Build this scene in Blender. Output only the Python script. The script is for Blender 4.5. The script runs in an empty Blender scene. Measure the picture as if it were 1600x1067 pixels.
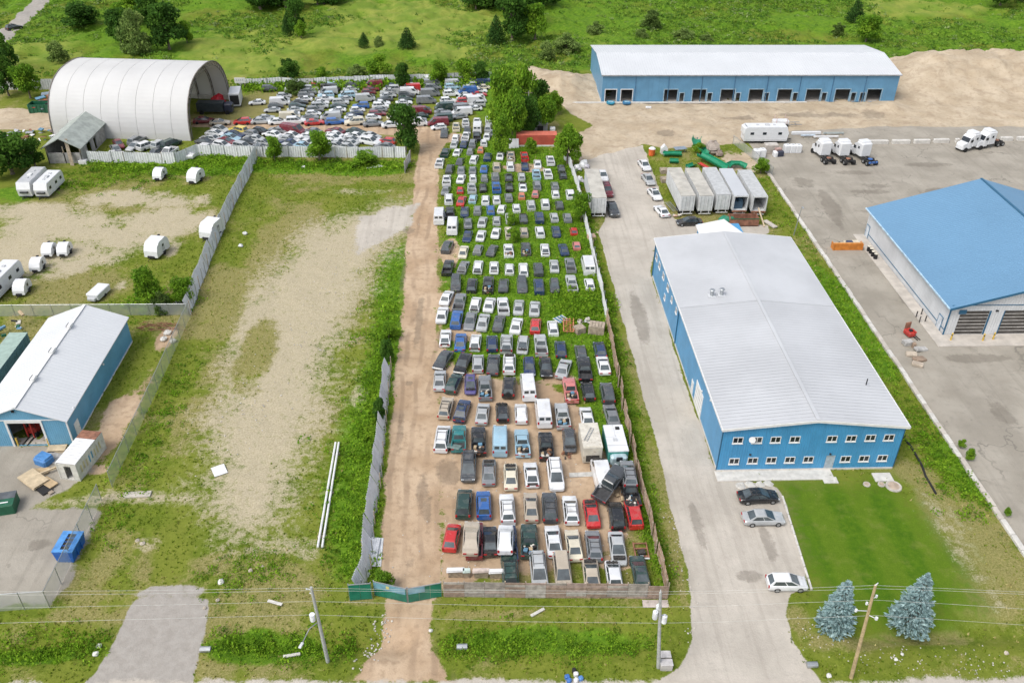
import bpy, math, random
import numpy as np
from mathutils import Vector, Matrix
R = math.radians
rnd = random.Random(7)
sc = bpy.context.scene
COL = sc.collection

# ------------------------------------------------------------------ camera
CAM_H = 72.0
FOC = 1381.6                      # focal length in pixels of a 1600 px wide picture
PITCH, YAW, ROLL = R(34.3326), R(2.4190), R(0.6985)
_cp, _sp = math.cos(PITCH), math.sin(PITCH)
FW = Vector((math.sin(YAW)*_cp, math.cos(YAW)*_cp, -_sp))
_r0 = Vector((math.cos(YAW), -math.sin(YAW), 0)); _u0 = _r0.cross(FW)
RT = _r0*math.cos(ROLL) + _u0*math.sin(ROLL)
UP = -_r0*math.sin(ROLL) + _u0*math.cos(ROLL)
cam = bpy.data.cameras.new('camera'); camo = bpy.data.objects.new('camera', cam); COL.objects.link(camo)
cam.sensor_width = 36.0; cam.sensor_fit = 'HORIZONTAL'; cam.lens = FOC/1600*36.0
cam.clip_start = 0.5; cam.clip_end = 9000
camo.matrix_world = Matrix(((RT.x, UP.x, -FW.x, 0), (RT.y, UP.y, -FW.y, 0), (RT.z, UP.z, -FW.z, CAM_H), (0, 0, 0, 1)))
sc.camera = camo

# ------------------------------------------------------------------ sky, sun, exposure
SUN_EL, SUN_AZ = R(56), R(232)     # azimuth clockwise from +Y: the sun stands behind and left of the viewer
w = bpy.data.worlds.new('World'); sc.world = w; w.use_nodes = True
nt = w.node_tree; nt.nodes.clear()
wo = nt.nodes.new('ShaderNodeOutputWorld'); bg = nt.nodes.new('ShaderNodeBackground'); sk = nt.nodes.new('ShaderNodeTexSky')
sk.sky_type = 'NISHITA'; sk.sun_disc = False; sk.sun_elevation = SUN_EL; sk.sun_rotation = SUN_AZ
sk.air_density = 1.0; sk.dust_density = 3.0; sk.ozone_density = 0.6
bg.inputs['Strength'].default_value = 0.15
hs = nt.nodes.new('ShaderNodeHueSaturation'); hs.inputs['Saturation'].default_value = 0.45      # a thin veil of cloud takes most of the blue out
nt.links.new(sk.outputs[0], hs.inputs['Color']); nt.links.new(hs.outputs[0], bg.inputs[0]); nt.links.new(bg.outputs[0], wo.inputs[0])
sl = bpy.data.lights.new('sun', 'SUN'); sl.energy = 1.25; sl.angle = R(28); sl.color = (1, 0.97, 0.91)
so = bpy.data.objects.new('sun', sl); COL.objects.link(so)
_sd = Vector((math.sin(SUN_AZ)*math.cos(SUN_EL), math.cos(SUN_AZ)*math.cos(SUN_EL), math.sin(SUN_EL)))
so.rotation_euler = _sd.to_track_quat('Z', 'Y').to_euler(); so.location = (-60, -60, 150)
sc.view_settings.view_transform = 'Standard'; sc.view_settings.look = 'None'
sc.view_settings.exposure = 0.60; sc.view_settings.gamma = 1.0; sc.view_settings.use_curve_mapping = False
sc.cycles.max_bounces = 6; sc.cycles.transparent_max_bounces = 16

# ------------------------------------------------------------------ where a point of the survey picture stands on the ground
def ray(x, y): return FW*FOC + RT*(x-800) - UP*(y-533.5)
def at(x, y, z=0.0):
    d = ray(x, y); t = (z-CAM_H)/d.z; return Vector((d.x*t, d.y*t, z))
def at_y(x, y, Y):                 # on the upright plane at depth Y
    d = ray(x, y); t = Y/d.y; return Vector((d.x*t, Y, CAM_H+d.z*t))
def at_x(x, y, X):
    d = ray(x, y); t = X/d.x; return Vector((X, d.y*t, CAM_H+d.z*t))

# ------------------------------------------------------------------ noise in numpy
def vnoise(x, y, seed=0):
    xi = np.floor(x).astype(np.int64); yi = np.floor(y).astype(np.int64); fx = x-xi; fy = y-yi
    fx = fx*fx*(3-2*fx); fy = fy*fy*(3-2*fy)
    def h(a, b):
        n = (a*374761393 + b*668265263 + seed*974711) & 0xffffffff
        n = ((n ^ (n >> 13))*1274126177) & 0xffffffff
        return ((n ^ (n >> 16)) & 0xffff)/65535.0
    return (h(xi, yi)*(1-fx)+h(xi+1, yi)*fx)*(1-fy) + (h(xi, yi+1)*(1-fx)+h(xi+1, yi+1)*fx)*fy
def fbm(x, y, scale, oct=4, seed=0):
    x = np.asarray(x, float)*scale; y = np.asarray(y, float)*scale; s = 0; a = 0.5; t = 0
    for k in range(oct):
        s = s + a*vnoise(x, y, seed+k*17); t += a; a *= 0.5; x = x*2.03; y = y*2.03
    return s/t

# ------------------------------------------------------------------ materials
class NT:
    def __init__(self, name):
        self.m = bpy.data.materials.new(name); self.m.use_nodes = True
        self.t = self.m.node_tree; self.t.nodes.clear()
        self.out = self.t.nodes.new('ShaderNodeOutputMaterial'); self.b = self.t.nodes.new('ShaderNodeBsdfPrincipled')
        self.t.links.new(self.b.outputs[0], self.out.inputs[0])
        self.pos = self.t.nodes.new('ShaderNodeNewGeometry').outputs['Position']
    def put(self, s, v):
        if hasattr(v, 'is_output'): self.t.links.new(v, s)
        elif isinstance(v, (tuple, list)) and len(v) == 3 and s.type == 'RGBA': s.default_value = (*v, 1)
        else: s.default_value = v
    def set(self, **k):
        for n, v in k.items(): self.put(self.b.inputs[n.replace('_', ' ')], v)
    def noise(self, scale, detail=4, rough=0.55, vec=None, dist=0):
        n = self.t.nodes.new('ShaderNodeTexNoise'); self.t.links.new(vec or self.pos, n.inputs['Vector'])
        n.inputs['Scale'].default_value = scale; n.inputs['Detail'].default_value = detail
        n.inputs['Roughness'].default_value = rough; n.inputs['Distortion'].default_value = dist
        return n.outputs[0]
    def math(self, op, a, b=0.0, c=None, clamp=False):
        n = self.t.nodes.new('ShaderNodeMath'); n.operation = op; n.use_clamp = clamp
        self.put(n.inputs[0], a); self.put(n.inputs[1], b)
        if c is not None: self.put(n.inputs[2], c)
        return n.outputs[0]
    def step(self, v, lo, hi):
        n = self.t.nodes.new('ShaderNodeMapRange'); n.interpolation_type = 'SMOOTHSTEP'
        self.put(n.inputs['Value'], v); n.inputs['From Min'].default_value = lo; n.inputs['From Max'].default_value = hi
        return n.outputs[0]
    def mix(self, f, a, b, mode='MIX'):
        n = self.t.nodes.new('ShaderNodeMix'); n.data_type = 'RGBA'; n.blend_type = mode
        self.put(n.inputs[0], f); self.put(n.inputs[6], a); self.put(n.inputs[7], b)
        return n.outputs[2]
    def ramp(self, v, *stops):
        n = self.t.nodes.new('ShaderNodeValToRGB'); self.t.links.new(v, n.inputs[0]); e = n.color_ramp.elements
        while len(e) < len(stops): e.new(0.5)
        for q, (p, c) in zip(e, stops): q.position = p; q.color = (*c, 1)
        return n.outputs[0]
    def attr(self, name, kind='GEOMETRY'):
        n = self.t.nodes.new('ShaderNodeAttribute'); n.attribute_name = name; n.attribute_type = kind
        return n
    def sep(self, c):
        n = self.t.nodes.new('ShaderNodeSeparateColor'); self.t.links.new(c, n.inputs[0]); return n.outputs
    def bump(self, h, dist=0.05, strength=1.0):
        n = self.t.nodes.new('ShaderNodeBump'); n.inputs['Distance'].default_value = dist; n.inputs['Strength'].default_value = strength
        self.t.links.new(h, n.inputs['Height']); self.t.links.new(n.outputs[0], self.b.inputs['Normal'])
    def axis(self, i):
        n = self.t.nodes.new('ShaderNodeSeparateXYZ'); self.t.links.new(self.pos, n.inputs[0]); return n.outputs[i]

def mul(c, k): return tuple(min(1, max(0, a*k)) for a in c)
_M = {}
def mat(name, col, rough=0.6, metal=0.0, var=0.25, scale=1.5, coat=0.0, grime=0.0, spec=0.5):
    """plain surface with mottled wear; grime adds rusty or dusty blotches"""
    if name in _M: return _M[name]
    n = NT(name)
    c = n.mix(n.step(n.noise(scale, 5), 0.3, 0.7), mul(col, 1-var), mul(col, 1+var*0.6))
    c = n.mix(n.math('MULTIPLY', n.step(n.noise(scale*7, 4), 0.45, 0.75), var*0.8), c, mul(col, 0.6))
    if grime: c = n.mix(n.math('MULTIPLY', n.step(n.noise(scale*1.7, 6, 0.65), 0.52, 0.72), grime), c, (0.20, 0.13, 0.075))
    n.set(Base_Color=c, Roughness=n.math('ADD', rough-0.06, n.math('MULTIPLY', n.noise(scale*3), 0.14)), Metallic=metal, Coat_Weight=coat)
    n.b.inputs['Specular IOR Level'].default_value = spec
    _M[name] = n.m; return n.m
def ribbed(name, col, axis, pitch=0.3, depth=0.03, rough=0.45, var=0.12, streak=0.0):
    """profiled sheet metal: fine relief every pitch metres along a world axis"""
    if name in _M: return _M[name]
    n = NT(name)
    c = n.mix(n.step(n.noise(0.35, 5), 0.3, 0.7), mul(col, 1-var), mul(col, 1+var*0.5))
    if streak:
        mp = n.t.nodes.new('ShaderNodeMapping'); n.t.links.new(n.pos, mp.inputs[0]); mp.inputs['Scale'].default_value = (1.2, 1.2, 0.12)
        c = n.mix(n.math('MULTIPLY', n.step(n.noise(1.6, 5, vec=mp.outputs[0]), 0.5, 0.75), streak), c, mul(col, 0.55))
    s = n.math('PINGPONG', n.math('DIVIDE', n.axis(axis), pitch), 0.5)
    r = n.step(s, 0.28, 0.40)
    c = n.mix(n.math('MULTIPLY', r, 0.10), c, mul(col, 0.7))
    n.set(Base_Color=c, Roughness=rough); n.bump(r, depth)
    _M[name] = n.m; return n.m
# ------------------------------------------------------------------ mesh helpers
class MB:
    """collects faces, then links them as ONE mesh object"""
    def __init__(s): s.v = []; s.f = []; s.mi = []; s.cur = 0; s.T = None
    def add(s, vs, fs):
        b = len(s.v)
        s.v += [tuple(s.T @ Vector(p)) for p in vs] if s.T else [tuple(p) for p in vs]
        for f in fs: s.f.append([b+i for i in f]); s.mi.append(s.cur)
        return s
    def quad(s, a, b, c, d): return s.add([a, b, c, d], [(0, 1, 2, 3)])
    def box(s, cx, cy, cz, sx, sy, sz, rz=0.0, ch=0.0):
        """box by its centre and full size, corners chamfered by ch in plan and top"""
        hx, hy, hz = sx/2, sy/2, sz/2
        if ch:
            c = min(ch, hx*.45, hy*.45, hz*.6)
            pl = [(-hx+c, -hy), (hx-c, -hy), (hx, -hy+c), (hx, hy-c), (hx-c, hy), (-hx+c, hy), (-hx, hy-c), (-hx, -hy+c)]
            tp = [(x*(hx-c)/hx, y*(hy-c)/hy) for x, y in pl]
            v = [(x, y, -hz) for x, y in pl] + [(x, y, hz-c) for x, y in pl] + [(x, y, hz) for x, y in tp]
            f = [tuple(range(7, -1, -1)), tuple(range(16, 24))]
            for k in (0, 8): f += [(k+i, k+(i+1) % 8, k+8+(i+1) % 8, k+8+i) for i in range(8)]
        else:
            v = [(-hx, -hy, -hz), (hx, -hy, -hz), (hx, hy, -hz), (-hx, hy, -hz), (-hx, -hy, hz), (hx, -hy, hz), (hx, hy, hz), (-hx, hy, hz)]
            f = [(3, 2, 1, 0), (4, 5, 6, 7), (0, 1, 5, 4), (1, 2, 6, 5), (2, 3, 7, 6), (3, 0, 4, 7)]
        ca, sa = math.cos(rz), math.sin(rz)
        return s.add([(cx+x*ca-y*sa, cy+x*sa+y*ca, cz+z) for x, y, z in v], f)
    def cyl(s, p, q, r0, r1=None, n=10, caps=True):
        p = Vector(p); q = Vector(q); r1 = r0 if r1 is None else r1
        d = (q-p).normalized(); u = d.orthogonal().normalized(); w = d.cross(u)
        v = []
        for c, r in ((p, r0), (q, r1)):
            for i in range(n): a = 2*math.pi*i/n; v.append(c+u*(r*math.cos(a))+w*(r*math.sin(a)))
        f = [(i, (i+1) % n, n+(i+1) % n, n+i) for i in range(n)]
        if caps: f += [tuple(range(n-1, -1, -1)), tuple(range(n, 2*n))]
        return s.add(v, f)
    def tube(s, pts, r, n=6):
        for a, b in zip(pts, pts[1:]): s.cyl(a, b, r, r, n)
        return s
    def prism(s, poly, z0, z1):
        n = len(poly)
        return s.add([(x, y, z0) for x, y in poly]+[(x, y, z1) for x, y in poly],
                     [tuple(range(n-1, -1, -1)), tuple(range(n, 2*n))]+[(i, (i+1) % n, n+(i+1) % n, n+i) for i in range(n)])
    def loft(s, rings, caps=True):
        n = len(rings[0]); v = [p for r in rings for p in r]; f = []
        for k in range(len(rings)-1):
            f += [(k*n+i, k*n+(i+1) % n, (k+1)*n+(i+1) % n, (k+1)*n+i) for i in range(n)]
        if caps: f += [tuple(range(n-1, -1, -1)), tuple(range((len(rings)-1)*n, len(rings)*n))]
        return s.add(v, f)
    def lump(s, c, r, seed=0, flat=0.7, n=8, m=5):
        g = random.Random(seed); v = []
        for j in range(m+1):
            t = math.pi*j/m
            for i in range(n):
                a = 2*math.pi*i/n; k = 1+g.uniform(-.22, .22)
                v.append((c[0]+r*k*math.sin(t)*math.cos(a), c[1]+r*k*math.sin(t)*math.sin(a), c[2]+r*k*flat*math.cos(t)))
        return s.add(v, [(j*n+i, (j+1)*n+i, (j+1)*n+(i+1) % n, j*n+(i+1) % n) for j in range(m) for i in range(n)])
    def mesh(s, name, mats, smooth=False):
        me = bpy.data.meshes.new(name); me.from_pydata(s.v, [], s.f)
        for q in (mats if isinstance(mats, (list, tuple)) else [mats]): me.materials.append(q)
        if len(me.materials) > 1: me.polygons.foreach_set('material_index', s.mi)
        if smooth: me.polygons.foreach_set('use_smooth', [True]*len(s.f))
        bmn = __import__('bmesh').new(); bmn.from_mesh(me)
        __import__('bmesh').ops.recalc_face_normals(bmn, faces=bmn.faces); bmn.to_mesh(me); bmn.free()
        me.update(); return me
    def build(s, name, mats, parent=None, smooth=False):
        o = bpy.data.objects.new(name, s.mesh(name, mats, smooth)); COL.objects.link(o)
        if parent: o.parent = parent
        return o

LABELS = {}
def tag(o, label=None, cat=None, group=None, kind=None):
    if label:
        if label in LABELS and (group is None or LABELS[label] != group): print('DUPLICATE LABEL', label)
        LABELS[label] = group
        if not 4 <= len(label.split()) <= 16: print('LABEL LENGTH', len(label.split()), label)
        o['label'] = label
    if cat: o['category'] = cat
    if group: o['group'] = group
    if kind: o['kind'] = kind
    return o
def thing(name, label, cat, loc=(0, 0, 0), rz=0.0, group=None):
    o = bpy.data.objects.new(name, None); COL.objects.link(o); o.empty_display_size = 0.3
    o.location = loc; o.rotation_euler = (0, 0, rz); return tag(o, label, cat, group)
def inst(name, me, parent=None, m=None, loc=None, rz=0.0, scale=None):
    o = bpy.data.objects.new(name, me); COL.objects.link(o)
    if parent: o.parent = parent
    if m is not None: o.material_slots[0].link = 'OBJECT'; o.material_slots[0].material = m
    if loc is not None: o.location = loc
    if rz: o.rotation_euler = (0, 0, rz)
    if scale: o.scale = scale
    return o
def boxes(t, parts):
    """parts: (name, material, [(cx,cy,cz,sx,sy,sz[,rz[,ch]]), ...])"""
    for name, m, bl in parts:
        b = MB()
        for q in bl: b.box(*q)
        b.build(name, m, t)
    return t
ORD = 'first second third fourth fifth sixth seventh eighth ninth tenth eleventh twelfth thirteenth fourteenth fifteenth sixteenth seventeenth eighteenth nineteenth twentieth twenty-first twenty-second twenty-third twenty-fourth twenty-fifth twenty-sixth'.split()

def np_mesh(name, V, F, mats, cols=None, smooth=False):
    """big meshes straight from arrays: V (n,3), F (m,k) one polygon size"""
    me = bpy.data.meshes.new(name); k = F.shape[1]
    me.vertices.add(len(V)); me.vertices.foreach_set('co', V.astype(np.float32).ravel())
    me.loops.add(F.size); me.loops.foreach_set('vertex_index', F.astype(np.int32).ravel())
    me.polygons.add(len(F)); me.polygons.foreach_set('loop_start', np.arange(0, F.size, k, dtype=np.int32))
    for m in mats: me.materials.append(m)
    for an, c in (cols or {}).items():
        a = me.color_attributes.new(an, 'FLOAT_COLOR', 'POINT'); a.data.foreach_set('color', c.astype(np.float32).ravel())
    if smooth: me.polygons.foreach_set('use_smooth', np.ones(len(F), bool))
    me.update(calc_edges=True); me.validate(); return me
def link(name, me, parent=None):
    o = bpy.data.objects.new(name, me); COL.objects.link(o)
    if parent: o.parent = parent
    return o
# ------------------------------------------------------------------ the ground: one sheet, cut along its paths into plain-named pieces
gx = np.concatenate([[-3000, -1200, -600, -380, -260], np.arange(-215, -76, 1.1), np.arange(-76, 74, .5), np.arange(74, 246, 1.1), [300, 450, 1000, 3000]])
gy = np.concatenate([[-600, -150, -30, 10, 30, 40], np.arange(45, 130, .45), np.arange(130, 222, .7), np.arange(222, 350, 1.2), [362, 385, 430, 520, 760, 1500, 4000]])
GX, GY = np.meshgrid(gx, gy); SH = GX.shape
fX, fY = GX.ravel(), GY.ravel()
nA = fbm(fX, fY, .09, 4, 1)-.5; nB = fbm(fX, fY, .35, 4, 2)-.5; nC = fbm(fX, fY, 1.3, 3, 3)-.5
WOB = nA*5+nB*3
def W(*p): return [tuple(at(*q)[:2]) for q in p]
def sdist(X, Y, poly):
    """signed distance, positive inside"""
    X = np.asarray(X, float); Y = np.asarray(Y, float)
    d2 = np.full(X.shape, 1e12); ins = np.zeros(X.shape, bool); n = len(poly)
    for i in range(n):
        x0, y0 = poly[i]; x1, y1 = poly[(i+1) % n]; ex, ey = x1-x0, y1-y0
        t = np.clip(((X-x0)*ex+(Y-y0)*ey)/(ex*ex+ey*ey+1e-12), 0, 1)
        d2 = np.minimum(d2, (X-x0-t*ex)**2+(Y-y0-t*ey)**2)
        c = ((y0 > Y) != (y1 > Y)); xi = x0+(Y-y0)*ex/(ey if abs(ey) > 1e-9 else 1e-9); ins ^= c & (X < xi)
    return np.where(ins, 1, -1)*np.sqrt(d2)
def mask(poly, soft=1.0, wob=0.4):
    xs = [p[0] for p in poly]; ys = [p[1] for p in poly]; m = np.zeros(fX.shape)
    k = (fX > min(xs)-8) & (fX < max(xs)+8) & (fY > min(ys)-8) & (fY < max(ys)+8)
    m[k] = np.clip(.5+(sdist(fX[k], fY[k], poly)+WOB[k]*wob)/(2*soft), 0, 1)
    return m
def blob(x, y, rx, ry, amp=1.0):
    c = at(x, y); e = at(x+rx, y); g = at(x, y-ry)
    q = ((fX-c.x)/(e.x-c.x))**2+((fY-c.y)/(g.y-c.y))**2
    return np.clip(amp*(1.25-q+nA*1.6+nB*1.2), 0, 1)
mx = np.maximum
# bare earth of the scrapyard and its lane
P_LANE = W((545, 1067), (590, 1000), (603, 942), (600, 905), (592, 870), (597, 800), (603, 720), (614, 620), (626, 545), (633, 450), (637, 380), (645, 320), (652, 250), (655, 226), (640, 212), (560, 208), (480, 204), (300, 199), (300, 187), (480, 191), (640, 195), (690, 203), (702, 214), (684, 250), (684, 330), (682, 450), (684, 560), (688, 700), (690, 915), (674, 942), (678, 1010), (710, 1067))
P_YARD = W((680, 440), (700, 520), (690, 560), (780, 590), (850, 596), (905, 628), (930, 690), (965, 740), (985, 800), (965, 850), (930, 868), (850, 880), (780, 900), (688, 925), (680, 760))
dirt = mx(mask(P_LANE, .9, .25), mask(P_YARD, 1.8, .8)*.95)
for b in ((870, 590, 40, 14), (720, 520, 45, 22), (700, 470, 25, 20), (940, 750, 55, 26), (905, 830, 60, 30), (960, 880, 40, 15), (705, 395, 16, 26), (705, 215, 26, 10), (820, 262, 36, 7)):
    dirt = mx(dirt, blob(*b)*.85)
P_DOME = W((-40, 170), (95, 171), (112, 205), (60, 204), (-40, 201))
P_SAND = W((858, 138), (905, 120), (938, 118), (944, 158), (1397, 157), (1398, 120), (1430, 108), (1600, 101), (1760, 100), (1790, 208), (1600, 213), (1420, 216), (1165, 224), (1040, 232), (1005, 226), (960, 260), (905, 255), (893, 215), (925, 196), (890, 178))
sand = mx(mask(P_SAND, 1.2, .3), mask(P_DOME, 1.2, .3))
for b in ((1160, 250, 36, 22), (1185, 240, 30, 12), (925, 235, 40, 14)): sand = mx(sand, blob(*b)*.9)
# worn gravelly track on the empty lot
P_TRACK = W((655, 312), (600, 316), (540, 328), (480, 360), (436, 410), (372, 470), (338, 560), (312, 640), (298, 720), (306, 800), (350, 856), (450, 830), (484, 730), (505, 650), (535, 585), (548, 500), (575, 430), (615, 378), (655, 352))
P_FRESH = W((655, 318), (600, 322), (555, 335), (545, 360), (560, 395), (590, 380), (620, 362), (655, 350))
track = mask(P_TRACK, 5.0, 1.2)*.84
track = np.clip(track-blob(400, 560, 32, 60)*.7-blob(345, 505, 26, 60)*.35, 0, 1)
track = mx(track, mask(P_FRESH, 2, .8))
for b in ((230, 312, 120, 16), (90, 350, 140, 34), (40, 400, 110, 40), (250, 345, 90, 26), (130, 400, 100, 26), (20, 330, 60, 16), (170, 370, 120, 30), (190, 445, 14, 10), (270, 390, 14, 14)):
    track = mx(track, blob(*b)*.85)
for b in ((560, 300, 60, 7), (300, 770, 70, 30), (235, 850, 26, 16), (560, 620, 18, 20), (430, 850, 70, 22), (480, 860, 30, 20)): track = mx(track, blob(*b)*.52)
for b in ((225, 600, 24, 60), (165, 690, 34, 46), (250, 545, 22, 40), (190, 640, 30, 60), (140, 735, 40, 14)): dirt = mx(dirt, blob(*b)*.66)
track = mx(track, mask(W((0, 780), (120, 776), (190, 768), (300, 764), (470, 782), (470, 800), (300, 796), (190, 786), (0, 800)), 1.2, .5)*.8)
track = mx(track, mask(W((1440, 770), (1480, 800), (1530, 880), (1575, 950), (1560, 960), (1510, 900), (1460, 830)), 1.6, .7)*.62)
# gravel drive beside the scrapyard, apron of the next lot, the road verge
P_DRIVE = W((1000, 1080), (1062, 1040), (1078, 1000), (1079, 950), (1074, 890), (1055, 810), (1036, 730), (1014, 650), (990, 560), (968, 480), (950, 420), (936, 365), (948, 338), (925, 300), (905, 252), (1005, 226), (1042, 330), (1060, 350), (1200, 352), (1200, 366), (1025, 372), (1017, 430), (1118, 738), (1216, 762), (1228, 790), (1250, 870), (1266, 920), (1236, 930), (1228, 960), (1240, 1000), (1275, 1050), (1300, 1080))
P_APRON = W((208, 938), (326, 936), (318, 990), (304, 1048), (300, 1075), (120, 1075), (148, 1050), (180, 1000))
P_ROAD = [(-700, 20), (700, 20), (700, 47.6), (60, 48.6), (0, 50.0), (-50, 50.9), (-700, 52)]
drive = mx(mask(P_DRIVE, .45, .18), mask(P_FRESH, 2.2, .8)*.85); apron = mask(P_APRON, .5, .12); road = mask(P_ROAD, .8, .35)
apron = mx(apron, blob(270, 925, 75, 16)*.6)
P_LOT = [(58.3, 58), (58.3, 186), (90, 189.5), (240, 189.5), (240, 20), (58.3, 20)]
lot = mask(P_LOT, .6, .15)
P_SHED = W((-60, 690), (62, 692), (112, 700), (150, 735), (108, 770), (80, 778), (60, 790), (165, 796), (150, 830), (80, 944), (-60, 952), (-60, 800))
shed = mask(P_SHED, 1.5, .5)
P_FARROAD = W((-120, 128), (-20, 65), (52, 0), (90, -30), (112, -30), (78, 0), (10, 68), (-90, 140))
farroad = mask(P_FARROAD, 1.0, .1)
P_LAWN = W((1222, 752), (1308, 752), (1392, 750), (1450, 800), (1515, 880), (1548, 962), (1440, 985), (1290, 980), (1266, 915), (1240, 830))
lawn = mask(P_LAWN, 4.0, .8)
# dry and lush patches of the meadow
dry = np.clip(.44+nA*2.6+nB*1.2, 0, .85)
for b in ((1520, 850, 90, 110), (1540, 930, 120, 80), (1470, 800, 60, 60), (560, 940, 40, 10), (230, 880, 26, 60), (140, 930, 80, 12), (400, 560, 60, 110), (320, 620, 60, 120), (1430, 740, 40, 26), (1330, 1000, 120, 26), (1180, 1010, 20, 60), (1250, 970, 26, 40), (160, 890, 30, 60), (120, 960, 60, 18), (380, 930, 50, 20), (330, 880, 50, 22), (430, 560, 40, 80), (220, 960, 80, 20), (1450, 990, 160, 20), (1030, 760, 16, 130), (1060, 900, 14, 60), (990, 590, 12, 90), (1330, 400, 20, 100), (760, 960, 100, 12), (150, 440, 120, 40), (300, 470, 60, 60), (200, 320, 140, 30)):
    dry = mx(dry, blob(*b)*.85)
P_YARDGRASS = W((690, 560), (780, 585), (905, 610), (930, 690), (990, 750), (1030, 915), (1040, 915), (990, 640), (955, 500), (925, 360), (890, 250), (800, 200), (700, 230))
lush = mask(P_YARDGRASS, 2, .5)
P_LUSH2 = W((530, 905), (595, 905), (596, 820), (606, 680), (628, 560), (636, 380), (600, 400), (575, 560), (530, 680), (500, 800))
lush = mx(lush, mask(P_LUSH2, 2, .6))
for b in ((350, 262, 200, 12), (560, 262, 80, 12), (1500, 720, 50, 60), (1000, 60, 200, 40), (250, 250, 150, 14), (30, 300, 40, 20), (870, 1000, 180, 26), (420, 1010, 100, 26), (60, 1020, 130, 18), (1330, 500, 30, 100), (780, 150, 60, 40)): lush = mx(lush, blob(*b))
far = np.clip((fY-222)/14, 0, 1); lush = mx(lush, far*np.clip(.85+nA*2.4, 0, 1)); dry = dry*(1-lush*.85)*(1-.45*far)
dirt = dirt*(1-lawn)
# damp and oily patches
dark = np.zeros(fX.shape)
for b in ((1365, 290, 26, 6), (1300, 335, 10, 30), (1480, 330, 40, 5), (1360, 300, 40, 5), (1105, 650, 14, 14), (640, 600, 6, 6), (1040, 208, 16, 6), (1140, 185, 60, 6), (1280, 180, 90, 5), (1520, 560, 60, 8), (660, 770, 14, 40), (688, 530, 8, 16), (700, 740, 24, 26), (1450, 258, 60, 5), (725, 830, 14, 14), (1470, 300, 30, 8), (1380, 330, 60, 6), (1250, 285, 26, 10), (1560, 640, 20, 30), (1420, 470, 16, 20), (1300, 320, 12, 26), (1330, 270, 60, 5), (1200, 850, 10, 30), (1170, 900, 24, 10), (1090, 820, 10, 40), (60, 850, 26, 12), (30, 740, 40, 10), (625, 680, 8, 60), (655, 500, 8, 40), (630, 430, 5, 26), (668, 800, 10, 40), (640, 880, 14, 16), (640, 360, 12, 6), (1000, 500, 12, 50), (1365, 180, 28, 8)):
    dark = mx(dark, blob(*b)*.8)
hayf = far*np.clip(.02+nA*1.6-.3*(fX > 40), 0, .5)
for b in ((650, 35, 170, 40), (560, 60, 90, 24), (400, 80, 120, 40), (700, 80, 60, 14), (1430, 15, 130, 14), (1050, 100, 60, 6), (60, 90, 90, 30)): hayf = mx(hayf, blob(*b)*(fY > 205))
# heights: tussocks, the roadside ditch, the heaped sand
soft = np.clip(1-mx(mx(mx(dirt, drive), mx(apron, road)), mx(mx(lot, shed), mx(lawn, farroad)))*1.4, 0, 1)
def hill(X, Y):
    z = 5.2*np.clip((X-99)/16, 0, 1)**1.3*np.exp(-((Y-226-(X-130)*.05)/12.5)**2)
    z = z+2.8*np.exp(-((X-21)/7)**2-((Y-219)/7.5)**2)+1.3*np.exp(-((X-14)/5)**2-((Y-228)/6)**2)
    z = z+1.5*np.exp(-((X-97)/4.5)**2-((Y-201)/2.5)**2)
    return z
def ditch(X, Y):
    band = np.exp(-((Y-54.4+(X*.006))/1.5)**2)
    gap = np.clip((np.abs(X-.5)-6.5)/2, 0, 1)*np.clip((np.abs(X-26)-9)/2, 0, 1)*np.clip((np.abs(X+32)-6.5)/2, 0, 1)
    return -1.0*band*gap
def gz(X, Y):
    X = np.asarray(X, float); Y = np.asarray(Y, float)
    return hill(X, Y)*(1+.5*(fbm(X, Y, .22, 4, 9)-.5))+ditch(X, Y)
sand = mx(sand, np.clip(hill(fX, fY)*1.2-.5+nA*2, 0, 1)*(fY < 236))
fZ = gz(fX, fY)+far*(fbm(fX, fY, .16, 3, 33)-.5)*2.0*(1-sand)+np.clip(hill(fX, fY)*.5, 0, 1)*((fbm(fX, fY, .5, 4, 12)-.5)*1.3)+soft*(nC*.22+nB*.30)+far*soft*(nB*1.3+nA*2.0)+(1-soft)*nB*.05+dirt*nC*.10+sand*nB*.5
A1 = np.stack([dirt, track, dry, lush], 1); A2 = np.stack([mx(lot, shed), lawn, sand, dark], 1); A3 = np.stack([drive, mx(apron, farroad), road, hayf], 1)

g = NT('ground_material')
a1 = g.attr('mask_a'); a2 = g.attr('mask_b'); a3 = g.attr('mask_c')
s1 = g.sep(a1.outputs['Color']); s2 = g.sep(a2.outputs['Color']); s3 = g.sep(a3.outputs['Color'])
nf = g.noise(5.5, 8, .68); nm = g.noise(1.1, 7, .62); nl = g.noise(.16, 5); nx = g.noise(17, 5, .7)
def edge(m, amp=.55, lo=.42, hi=.58):
    k = g.math('MULTIPLY_ADD', g.math('SUBTRACT', g.math('ADD', g.math('MULTIPLY', nm, .6), g.math('MULTIPLY', nf, .4)), .5), amp*2, m)
    return g.step(k, lo, hi)
green = g.mix(g.step(nm, .30, .70), (.100, .140, .014), (.172, .212, .026))
green = g.mix(g.step(nf, .36, .66), g.mix(.5, green, (.062, .102, .008)), green)
green = g.mix(g.step(nl, .36, .64), green, g.mix(.6, green, (.185, .200, .034)))
vivid = g.mix(g.step(nm, .30, .68), (.070, .160, .010), (.150, .258, .018)); vivid = g.mix(g.step(nf, .38, .62), g.mix(.5, vivid, (.042, .095, .007)), vivid)
hay = g.mix(g.step(nl, .34, .66), (.135, .205, .028), (.235, .265, .050)); hay = g.mix(g.math('MULTIPLY', g.step(nm, .42, .68), .5), hay, (.120, .190, .020))
straw = g.mix(g.step(nf, .36, .66), (.165, .150, .050), (.320, .270, .125))
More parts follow.
